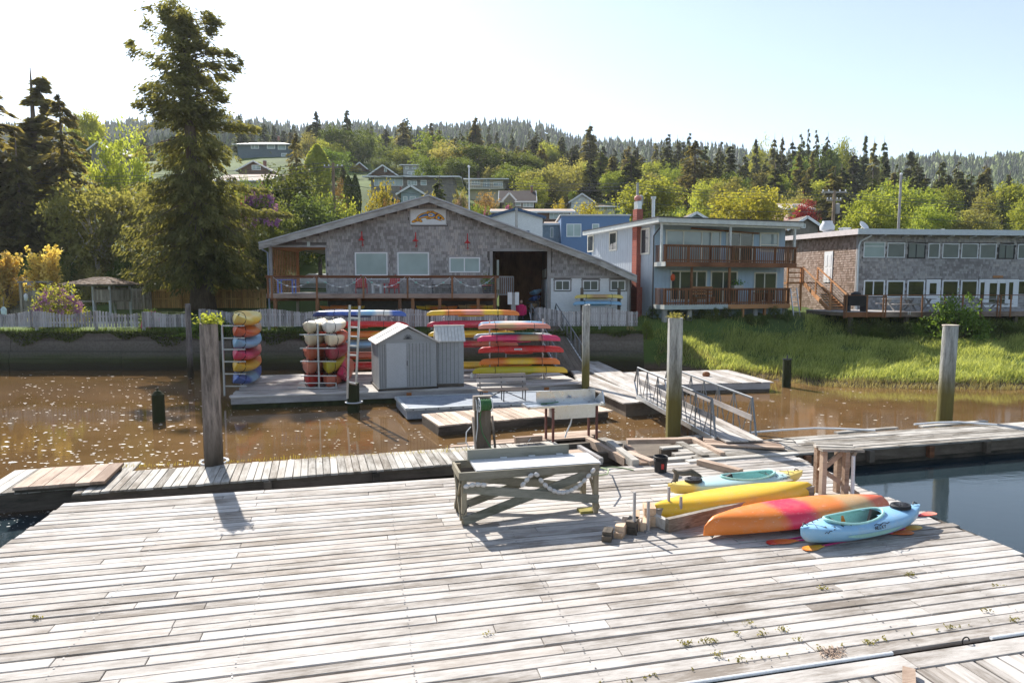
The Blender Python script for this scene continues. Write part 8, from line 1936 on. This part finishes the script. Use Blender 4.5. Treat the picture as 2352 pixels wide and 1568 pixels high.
# ---- named middle-distance trees
for proto, nm, lab, px, top, d, half, mat in (
 ('con5', 'cypress_tree', 'broad dense brown green conifer beside the poplar shaped tree', 690, 302, 88, 46, 'conb'), ('col0', 'columnar_tree', 'smooth columnar light green tree on the hillside', 737, 334, 104, 30, 'lime'),
 ('dec1', 'holly_tree', 'dark dense rounded tree between the rhododendron and utility pole', 672, 388, 66, 72, 'dkg'), ('dec4', 'holly_tree', 'dark green tree rising beside the brown utility pole', 738, 440, 61, 70, 'dkg'), ('dec2', 'laurel_tree', 'dark green mass of laurel behind the lodge eave', 640, 470, 57, 60, 'dkg'),
 ('con4', 'yew_tree', 'dark pointed conifer before the long pale roofed house', 1012, 392, 74, 46, 'cong'), ('col1', 'cypress_tree', 'dark upright cypress beside the utility pole', 806, 404, 90, 14, 'dkg'), ('col0', 'cypress_tree', 'dark upright cypress next to the grey shingled house', 822, 402, 90, 13, 'dkg'), ('con1', 'yew_tree', 'dark pointed tree above the pair of upright cypresses', 795, 372, 110, 20, 'con'),
 ('bush0', 'round_shrub', 'round yellow green shrub before the grey shingled house', 882, 424, 76, 38, 'yel'), ('bush2', 'round_shrub', 'rust coloured shrub behind the lodge ridge', 905, 448, 68, 30, 'rust'), ('bush3', 'round_shrub', 'bright green leafy shrub behind the utility pole', 800, 452, 64, 40, 'lime'), ('bush4', 'round_shrub', 'sunlit yellow shrub beside the brown utility pole', 752, 436, 70, 36, 'lime'), ('bush1', 'round_shrub', 'coppery shrub left of the upright cypresses', 783, 418, 80, 20, 'rust'),
 ('bush1', 'round_shrub', 'yellow green shrub before the pale teal gable', 985, 452, 72, 30, 'yel'), ('bush3', 'round_shrub', 'coppery round shrub below the cream house', 1118, 436, 88, 30, 'rust'), ('bush2', 'round_shrub', 'clipped green shrub beside the flag pole', 1100, 463, 74, 34, 'green'),
 ('dec0', 'maple_tree', 'bright lime tree behind the cream house', 1155, 386, 135, 38, 'lime'), ('dec2', 'maple_tree', 'bright lime tree beside the dark roofed cottage', 1218, 410, 108, 44, 'lime'), ('bush4', 'round_shrub', 'yellow leaved shrub before the white gabled house', 1346, 458, 92, 34, 'yel'), ('con1', 'yew_tree', 'small dark conifer beside the white gabled house', 1284, 450, 96, 22, 'cong'), ('bush0', 'round_shrub', 'pale yellow shrub beside the small cream house', 1285, 460, 90, 18, 'yel'), ('bush2', 'round_shrub', 'yellow shrub above the bright blue building', 1372, 478, 80, 26, 'yel'), ('bush3', 'round_shrub', 'lime shrub beside the utility pole and brick chimney', 1415, 482, 78, 30, 'lime'),
 ('dec3', 'willow_tree', 'airy lime green willow beside the brick chimney', 1488, 404, 86, 62, 'lime'), ('dec0', 'maple_tree', 'yellow green maple behind the blue house roof', 1706, 420, 78, 82, 'yel'), ('bush0', 'round_shrub', 'lime shrub just above the blue house roof', 1585, 466, 74, 46, 'lime'), ('dec1', 'maple_tree', 'red leaved maple behind the restaurant roof', 1838, 462, 84, 30, 'red'),
 ('dec2', 'maple_tree', 'large yellow green maple beside the tall bare pole', 1998, 440, 72, 72, 'lime'), ('dec4', 'maple_tree', 'lime tree between the bare pole and the round vent', 2128, 466, 88, 44, 'lime'), ('dec1', 'maple_tree', 'ochre leaved tree above the round roof vent', 2218, 486, 86, 50, 'olive'), ('dec3', 'maple_tree', 'tall lime tree at the far end of the restaurant', 2310, 412, 110, 52, 'lime'), ('con4', 'spruce_tree', 'dark spruce standing before the tall lime tree', 2288, 428, 92, 30, 'cong'), ('dec0', 'maple_tree', 'lime tree behind the restaurant roof end', 2352, 440, 95, 40, 'lime'),
 ('dec2', 'maple_tree', 'wide pale lime tree below the ridge', 870, 314, 240, 46, 'lime'), ('dec0', 'maple_tree', 'second pale lime tree below the ridge by the grey flat fronted house', 935, 316, 235, 44, 'lime'), ('dec4', 'maple_tree', 'small pale tree behind the brown gabled house', 905, 385, 150, 30, 'olive'),
 ('con5', 'spruce_tree', 'massive shaggy conifer above the blue house chimney', 1588, 318, 128, 68, 'conb'), ('con2', 'spruce_tree', 'dark broad conifer behind the white gabled house', 1352, 362, 130, 42, 'con'), ('con0', 'spruce_tree', 'shaggy conifer above the cream house', 1046, 318, 165, 48, 'conb'), ('con5', 'spruce_tree', 'wide dark conifer behind the lime tree by the cottage', 1275, 400, 122, 46, 'conb'), ('con2', 'spruce_tree', 'dense conifer above the red leaved maple', 1905, 376, 120, 64, 'conb'), ('con4', 'spruce_tree', 'dense green conifer left of the tall bare pole', 1990, 392, 120, 50, 'cong'), ('con0', 'spruce_tree', 'dark conifer right of the tall bare pole', 2090, 372, 130, 46, 'con')):
    at_px(proto, nm, lab, 'tree' if 'bush' not in proto else 'shrub', px, top, d, half, F[mat], seed=px % 11)

# ---- forest individuals
CON = [(713,303,230),(737,290,260),(774,282,300),(787,287,290),(811,295,280),(859,285,300),(986,290,300),(1012,300,260),(1052,305,250),(1075,290,290),(1082,292,280),(1105,286,290),(1125,286,290),(1139,297,260),(1176,292,270),(1216,300,260),(1242,300,260),(1254,306,250),(1288,303,250),
 (1268,326,220),(1316,326,210),(1359,323,200),(1385,330,210),(1300,345,200),(1230,340,210),(1190,330,220),(1150,330,220),(1100,335,210),(1430,335,220),(1456,326,210),(1499,314,220),(1516,317,215),(1548,306,210),(1560,310,215),(1575,304,210),(1611,320,200),(1645,320,200),(1470,350,190),(1530,345,190),(1645,345,180),(1670,350,190),
 (1726,309,200),(1766,302,200),(1783,304,205),(1806,309,190),(1826,300,195),(1840,294,200),(1860,296,195),(1886,299,190),(1968,301,185),(1991,309,180),(2013,307,185),(2077,337,180),(2140,363,170),(2183,366,165),(2248,366,160),(2346,380,150),(2094,354,160),(1748,360,150),(1780,345,170),(1850,340,165),(1920,374,150),(1945,340,170),(2023,357,150),(2050,370,150),(2110,395,140),(2200,400,130),(2160,385,150),(2230,420,140),(2300,390,160),
 (1700,345,185),(1690,372,160),(1800,380,150),(1870,372,150),(640,330,230),(655,345,210),(760,320,230),(840,330,260),(960,345,230),(1000,335,240),(1030,345,220),(560,292,330),(590,296,330),(625,300,320),(670,300,320),(1340,345,215),(1400,360,190),(1440,365,170),(480,300,250),(430,310,240),(290,320,200),(270,335,180),(350,310,220)]
CON += [(1020, 332, 150), (1082, 330, 150), (1132, 324, 155), (1200, 336, 150), (1242, 330, 150), (1310, 350, 145), (1402, 350, 145), (1445, 345, 140), (1165, 345, 140), (1375, 340, 150), (1640, 352, 140), (1770, 372, 130), (1840, 385, 125), (2040, 385, 130), (2140, 400, 125), (2230, 392, 130), (640, 345, 190), (760, 345, 190), (960, 330, 200)]
r = random.Random(5)
for k in range(160):
    px = r.uniform(560, 1480) if k < 95 else r.uniform(1480, 2400); d = r.uniform(178, 330) if px < 1480 else r.uniform(150, 290); X = PXW(px, d); h = r.uniform(11, 19); q = hz(X, d) + h
    CON.append((px, 656 - (q - CZ)*F_PX/d, d))
for k, (px, top, d) in enumerate(CON):
    mt = r.choice(['con', 'con', 'cong', 'conb']) if d < 230 else r.choice(['con', 'con', 'cong'])
    wd = {'con': 'dark', 'cong': 'mid green', 'conb': 'brownish'}[mt]
    at_px('con%d' % r.choice([0, 1, 1, 2, 3, 3, 4]), 'forest_conifer', wd + ' conifer standing in the forest on the hillside', 'tree', px, top, d, r.uniform(25, 40)*200/d, F[mt], wd + ' forest conifers', seed=k)
DEC = [(1330,372,160,34),(1400,395,140,30),(1430,385,150,32),(1660,395,140,36),(1620,410,120,40),(1750,385,150,34),(1830,360,175,30),(1735,330,210,30),(1890,330,190,28),(1925,315,200,24),(2050,400,140,30),(2160,430,120,34),(2250,440,110,36),(2330,420,140,34),(1180,365,170,30),(1100,380,160,26),(820,350,200,34),(1540,380,160,28),(1480,395,140,30),(1690,440,100,34),(2090,430,110,34),(1780,400,140,32),(480,330,180,40),(420,350,150,40),(390,420,110,44),(470,430,110,40)]
for k in range(40):
    px = r.uniform(640, 1480) if k < 9 else r.uniform(1480, 2400); d = r.uniform(180, 300) if px < 1480 else r.uniform(100, 260); X = PXW(px, d); h = r.uniform(7, 12); q = hz(X, d) + h
    DEC.append((px, 656 - (q - CZ)*F_PX/d, d, r.uniform(.32, .5)*h*F_PX/d))
CW = {'lime': 'lime green', 'green': 'mid green', 'olive': 'olive', 'dkg': 'dark green', 'yel': 'yellow'}
for k, (px, top, d, hf) in enumerate(DEC):
    mt = r.choice(['lime', 'lime', 'green', 'olive']); at_px('dec%d' % (k % 5), 'forest_tree', CW[mt] + ' broadleaf tree standing among the forest conifers', 'tree', px, top, d, hf, F[mt], CW[mt] + ' forest broadleaf trees', seed=k)
for k, (px, d, h) in enumerate([(760, 150, 6), (790, 160, 9), (830, 165, 6), (850, 170, 8), (915, 160, 6), (990, 150, 9), (1010, 165, 7), (1040, 140, 8), (1060, 130, 6), (1100, 140, 9), (1130, 130, 5), (720, 170, 6), (985, 125, 5), (1180, 125, 7), (1245, 120, 8), (1300, 130, 8), (760, 120, 5), (775, 135, 6), (1200, 140, 8), (940, 155, 6), (880, 145, 4)]):
    X = PXW(px, d); mt = r.choice(['green', 'lime', 'dkg', 'olive']); plant(r.choice(['dec0', 'dec2', 'dec4', 'bush1']), 'garden_tree', CW[mt] + ' garden tree standing behind the hillside houses', 'tree', (X, d, hz(X, d) - .2), h, h*.55, F[mt], None, CW[mt] + ' garden trees', r=r)
# shrubs between the houses
SKIP = [(545, 665, 172), (549, 620, 125), (500, 610, 112), (853, 1045, 106), (921, 968, 86), (1078, 1156, 116), (1145, 1230, 93), (1131, 1312, 80), (1119, 1250, 58), (1245, 1446, 61), (1309, 1414, 110), (926, 975, 140), (813, 908, 130), (1576, 1620, 66), (1812, 1880, 62)]
n = 0
while n < 170:
    d = r.uniform(60, 185); px = r.uniform(480, 2400)
    if any(a - 12 < px < b + 12 and dd - 22 < d < dd + 12 for a, b, dd in SKIP): continue
    X = PXW(px, d); g = hz(X, d) - .1; h = r.uniform(1.2, 2.6) if px < 1480 else r.uniform(2, 4.5)
    mt = r.choice(['lime', 'green', 'green', 'olive', 'dkg', 'yel']); plant('bush%d' % (n % 5), 'hillside_shrub', CW[mt] + ' leafy shrub growing on the slope among the hillside houses', 'shrub', (X, d, g), h, h*r.uniform(.6, .95), F[mt], None, CW[mt] + ' hillside shrubs', r=r); n += 1

# ---- far forest reads as one mass
def far_forest():
    rng = np.random.default_rng(77); P, T = [], []
    n = 12000; px = rng.uniform(-300, 2700, n); d = 300 + (800 - 300)*rng.uniform(0, 1, n)**.8
    V, tint = [], []
    for a, dd in zip(px, d):
        x = (a - 1176)/F_PX*dd; z = hz(x, dd) - .5
        h = rng.uniform(9, 16) + (5 if dd < 420 else 0); w_ = h*rng.uniform(.19, .27); tn = rng.uniform(0, .5)
        broad_ = rng.uniform() < (.35 if a > 1900 else .12)
        if broad_: tn = rng.uniform(.6, 1); h *= .75; w_ *= 1.9
        nt = 3
        for i in range(nt):
            z0 = z + h*(.08 + .3*i); z1 = z + h*(.52 + .25*i) if i < nt - 1 else z + h; ww = w_*(1 - .3*i)
            if broad_: ww = w_*(.75, 1, .6)[i]; z0 = z + h*(.1, .25, .5)[i]; z1 = z + h*(.7, .9, 1.0)[i]
            ph = rng.uniform(0, 6.28); k = 6; jx, jy = (rng.uniform(-.3, .3)*w_ if broad_ else 0), 0
            ring = [(x + ww*rng.uniform(.65, 1.15)*math.cos(ph + 6.283*j/k), dd + ww*math.sin(ph + 6.283*j/k), z0 + rng.uniform(-.05, .08)*h) for j in range(k)]
            for j in range(k): V += [ring[j], ring[(j + 1) % k], (x + jx, dd, z1)]; tint.append(min(1, tn + rng.uniform(-.08, .12)))
    b = foliage('far_forest_green', (.03, .045, .022), (.22, .27, .07), .2, .02, 0, tint=True)
    o = link('forest', arr_mesh('forest', np.array(V), 3, tint=tint), b); tag(o, 'far conifer forest covering the ridges behind the town', 'forest', None, 'stuff')
far_forest()

# ---- marsh grass, bank growth
def blades(name, label, pts, h0, h1, w_, mat, seed=1, lean=.35, cat='grass'):
    rng = np.random.default_rng(seed); n = len(pts); P = np.asarray(pts); a = rng.uniform(0, 6.283, n); h = rng.uniform(h0, h1, (n, 1)) * (.6 + .8*(.5 + .5*np.sin(P[:, 0]*1.9 + 1.6*np.sin(P[:, 1]*1.3))*np.sin(P[:, 1]*2.3 + np.sin(P[:, 0]*.8)))[:, None]); D = np.stack([np.cos(a), np.sin(a), np.zeros(n)], 1)
    la = rng.uniform(0, 6.283, n); Ld = np.stack([np.cos(la), np.sin(la), np.zeros(n)], 1)*rng.uniform(.1, 1, (n, 1))*lean*h + np.array([.12, -.05, 0])*h
    M1 = P + Ld*.35 + np.array([0, 0, 1])*h*.6; Tp = P + Ld + np.array([0, 0, 1])*h*rng.uniform(.75, 1, (n, 1)); S = D*w_*rng.uniform(.6, 1.3, (n, 1))
    V = np.stack([P - S, P + S, M1 + S*.7, M1 - S*.7, M1 - S*.7, M1 + S*.7, Tp, Tp - S*.05], 1).reshape(-1, 3)
    tn = np.repeat(rng.uniform(0, 1, n), 2)
    o = link(name, arr_mesh(name, V, 4, tint=tn), mat); tag(o, label, cat, None, 'stuff'); return o
def marsh():
    r = random.Random(3); pts, pts2 = [], []
    while len(pts) < 80000:
        px = r.uniform(1380, 2760); d = r.uniform(28.5, 41.5); x = PXW(px, d); z = hz(x, d)
        if x < 8.0 or z < .16 or (d > 39.4 and px < 1850 and r.random() < .93): continue
        c = math.sin(x*1.1 + d*.6)*math.sin(d*1.3 - x*.4)
        if c < -.55 and r.random() < .6: continue
        pts.append((x, d, z - .03))
    mt = foliage('marsh_grass_green', (.24, .29, .085), (.58, .63, .26), .58, .5, 0, tint=True)
    blades('marsh_grass', 'thick bright green marsh grass along the creek bank', pts, .18, .5, .012, mt, 4, .8)
    while len(pts2) < 9000:
        px = r.uniform(1440, 2760); x0 = PXW(px, 32); d = lerp_tab(SHORE_TAB, x0) + r.uniform(-.1, .9); x = PXW(px, d)
        if hz(x, d) < -.12: continue
        pts2.append((x, d, hz(x, d) - .03))
    blades('shore_stubble', 'dry straw coloured grass stubble along the muddy water edge', pts2, .08, .3, .012, foliage('straw_grass', (.2, .16, .07), (.42, .37, .19), .4, .6, 0, tint=True), 5, .7)
    pts3 = []
    while len(pts3) < 9000:      # yard lawn edges and wall top
        x = r.uniform(-40, 7); d = 36.5 + r.random()**2*1.2; pts3.append((x, d, hz(x, d)))
    blades('wall_grass', 'short grass growing along the seawall top', pts3, .1, .32, .012, foliage('wall_grass_green', (.05, .09, .02), (.18, .24, .06), .4, .5, 0, tint=True), 6)
    # ivy over the wall edge
    rng = np.random.default_rng(9); n = 16000; x = rng.uniform(-42, 7.2, n); k = .5 + .5*np.sin(x*.9) + .4*np.sin(x*2.3 + 1); hang = np.clip(k, .1, 1.3)
    z = 2.12 - rng.uniform(0, 1, n)**1.4*.62*hang; y = 36.02 + (z - 1.6)*.35 + rng.normal(0, .05, n)
    o = link('ivy', leaf_arr('ivy', np.stack([x, y, z], 1), .07, rng=rng), F['dkg']); tag(o, 'dark ivy hanging over the top edge of the seawall', 'ivy', None, 'stuff')
    n = 5000; x = rng.normal(-14.2, 1.0, n); z = 1.9 + rng.uniform(-.3, 1.1, n)*np.exp(-((x + 14.2)/1.1)**2); o = link('ivy', leaf_arr('ivy', np.stack([x*1. - 2.4, 36.3 + rng.normal(0, .2, n), z], 1), .07, rng=rng), F['green']); tag(o, 'tangled ivy clump around the thin split pole foot', 'ivy', None, 'stuff')
marsh()
r = random.Random(23)
at_px('bush2', 'terrace_shrub', 'large dark green bush growing over the terrace rail', 'shrub', 2195, 668, 38.2, 62, F['green'], base=1.2, seed=2)
for k in range(26):
    px = 1950 + 17*k + r.uniform(-8, 8); d = r.uniform(38.4, 40.2); at_px('bush%d' % (k % 5), 'bank_shrub', 'low dark shrub on the bank below the restaurant terrace', 'shrub', px, r.uniform(728, 752), d, r.uniform(15, 30), F[r.choice(['dkg', 'dkg', 'green'])], 'bank shrubs below the terrace', seed=k)
for k in range(12):
    px = 1500 + 28*k; d = r.uniform(40.5, 41.6); at_px('bush%d' % (k % 5), 'bank_shrub', 'low shrub under the blue house balcony piers', 'shrub', px, r.uniform(746, 758), d, r.uniform(10, 18), F['dkg'], 'bank shrubs under the blue house', seed=k)
at_px('bush1', 'bank_shrub', 'small leafy shrub at the end of the seawall', 'shrub', 1486, 738, 37.2, 16, F['green'], base=1.6, seed=5)
# tufts
def tuft(label, p, n, spread, size, mat, name='leafy_tuft'):
    t = thing(name, label, 'plant', p); rng = np.random.default_rng(n); P = np.abs(rng.normal(0, 1, (n, 3)))*np.array([1, 1, 1])*spread*np.where(rng.uniform(0, 1, (n, 3)) < .5, -1, 1)*np.array([1, 1, .6]) + np.array([0, 0, spread*.6])
    P[:, 2] = np.abs(P[:, 2]); link('leaves', leaf_arr('leaves', P, size, rng=rng), mat, t)
    m = M()
    for k in range(7): a = k*.9; m.tube([(0, 0, -.02), (math.cos(a)*spread*.8, math.sin(a)*spread*.8, spread*1.0)], .006, 4)
    part(t, 'stems', m, F['rust'])
b = G(491, 1066, .5); tuft('pale leafy tuft growing on the thick dark splitting pile', Vector((b.x + .05, b.y, W(491, 744, b.y).z)), 260, .13, .045, F['lime'])
b = G(1546, 990, .4); tuft('yellowed weeds growing on the square-hewn pile', Vector((b.x, b.y, W(1546, 732, b.y).z)), 200, .1, .035, F['olive'])
def dock_weeds():
    r = random.Random(6); rng = np.random.default_rng(6); P = []
    spots = [(1570, 1480, 3), (1580, 1478, 3), (1622, 1474, 4), (1640, 1472, 3), (1718, 1432, 3), (1750, 1455, 4), (1798, 1446, 5), (1648, 1505, 4), (1890, 1352, 4), (2090, 1320, 6), (2265, 1402, 3), (1995, 1475, 4), (2330, 1425, 3), (1120, 1455, 2), (1835, 1468, 2), (2290, 1345, 2), (80, 1418, 5), (1690, 1454, 2), (2180, 1440, 2), (1880, 1490, 2), (1700, 1515, 2)]
    for px, py, k in spots:
        c = np.array(G(px, py, .46)); P.append(c + rng.normal(0, 1, (k*9, 3))*np.array([.035, .018, .0]) + np.abs(rng.normal(0, 1, (k*9, 3)))*np.array([0, 0, .022]))
    for k in range(60): px = r.uniform(700, 2352); py = 1568 - (px - 1400)*.16 + r.uniform(-4, 4); c = np.array(G(px, min(1600, py), .46)); P.append(c + np.abs(rng.normal(0, .012, (4, 3))))
    o = link('dock_weeds', leaf_arr('dock_weeds', np.concatenate(P), .016, rng=rng), F['olive']); tag(o, 'tiny yellow weeds sprouting from the plank gaps', 'weeds', None, 'stuff')
    pts = []
    for k in range(700): px = r.uniform(180, 1100); p = G(px, 1080 - (px - 245)*.028 + r.uniform(-3, 2) - 22*(px/1100), .5); pts.append((p.x, p.y, .5))
    blades('walkway_weeds', 'thin yellow grass along the walkway edge', pts, .03, .12, .004, F['yel'], 8)
    m = M()
    for k in range(60): c = G(1912 + r.gauss(0, 12), 1497 + r.gauss(0, 5), .46); a = r.uniform(0, 6.28); m.tube([(c.x, c.y, .46), (c.x + .1*math.cos(a), c.y + .1*math.sin(a), .475)], .004, 4, cap=False)
    o = link('twig_litter', m.mesh('twig_litter'), WALKB); tag(o, 'small heap of dry twigs on the dock planks', 'twigs', None, 'stuff')
dock_weeds()

# ---- air between here and the ridge
m = M(); m.box(-1300, -25, -2.4, 1300, 1180, 215)
o = bpy.data.objects.new('haze', m.mesh('haze')); COL.objects.link(o)
hm = bpy.data.materials.new('haze_air'); hm.use_nodes = True; hm.node_tree.nodes.clear()
on = hm.node_tree.nodes.new('ShaderNodeOutputMaterial'); pv = hm.node_tree.nodes.new('ShaderNodeVolumePrincipled')
pv.inputs['Color'].default_value = (.88, .93, 1, 1); pv.inputs['Density'].default_value = .00015; pv.inputs['Anisotropy'].default_value = .3
hm.node_tree.links.new(pv.outputs[0], on.inputs['Volume']); o.data.materials.append(hm); o['kind'] = 'stuff'; o['label'] = 'thin pale haze in the air over the valley'; o['category'] = 'haze'
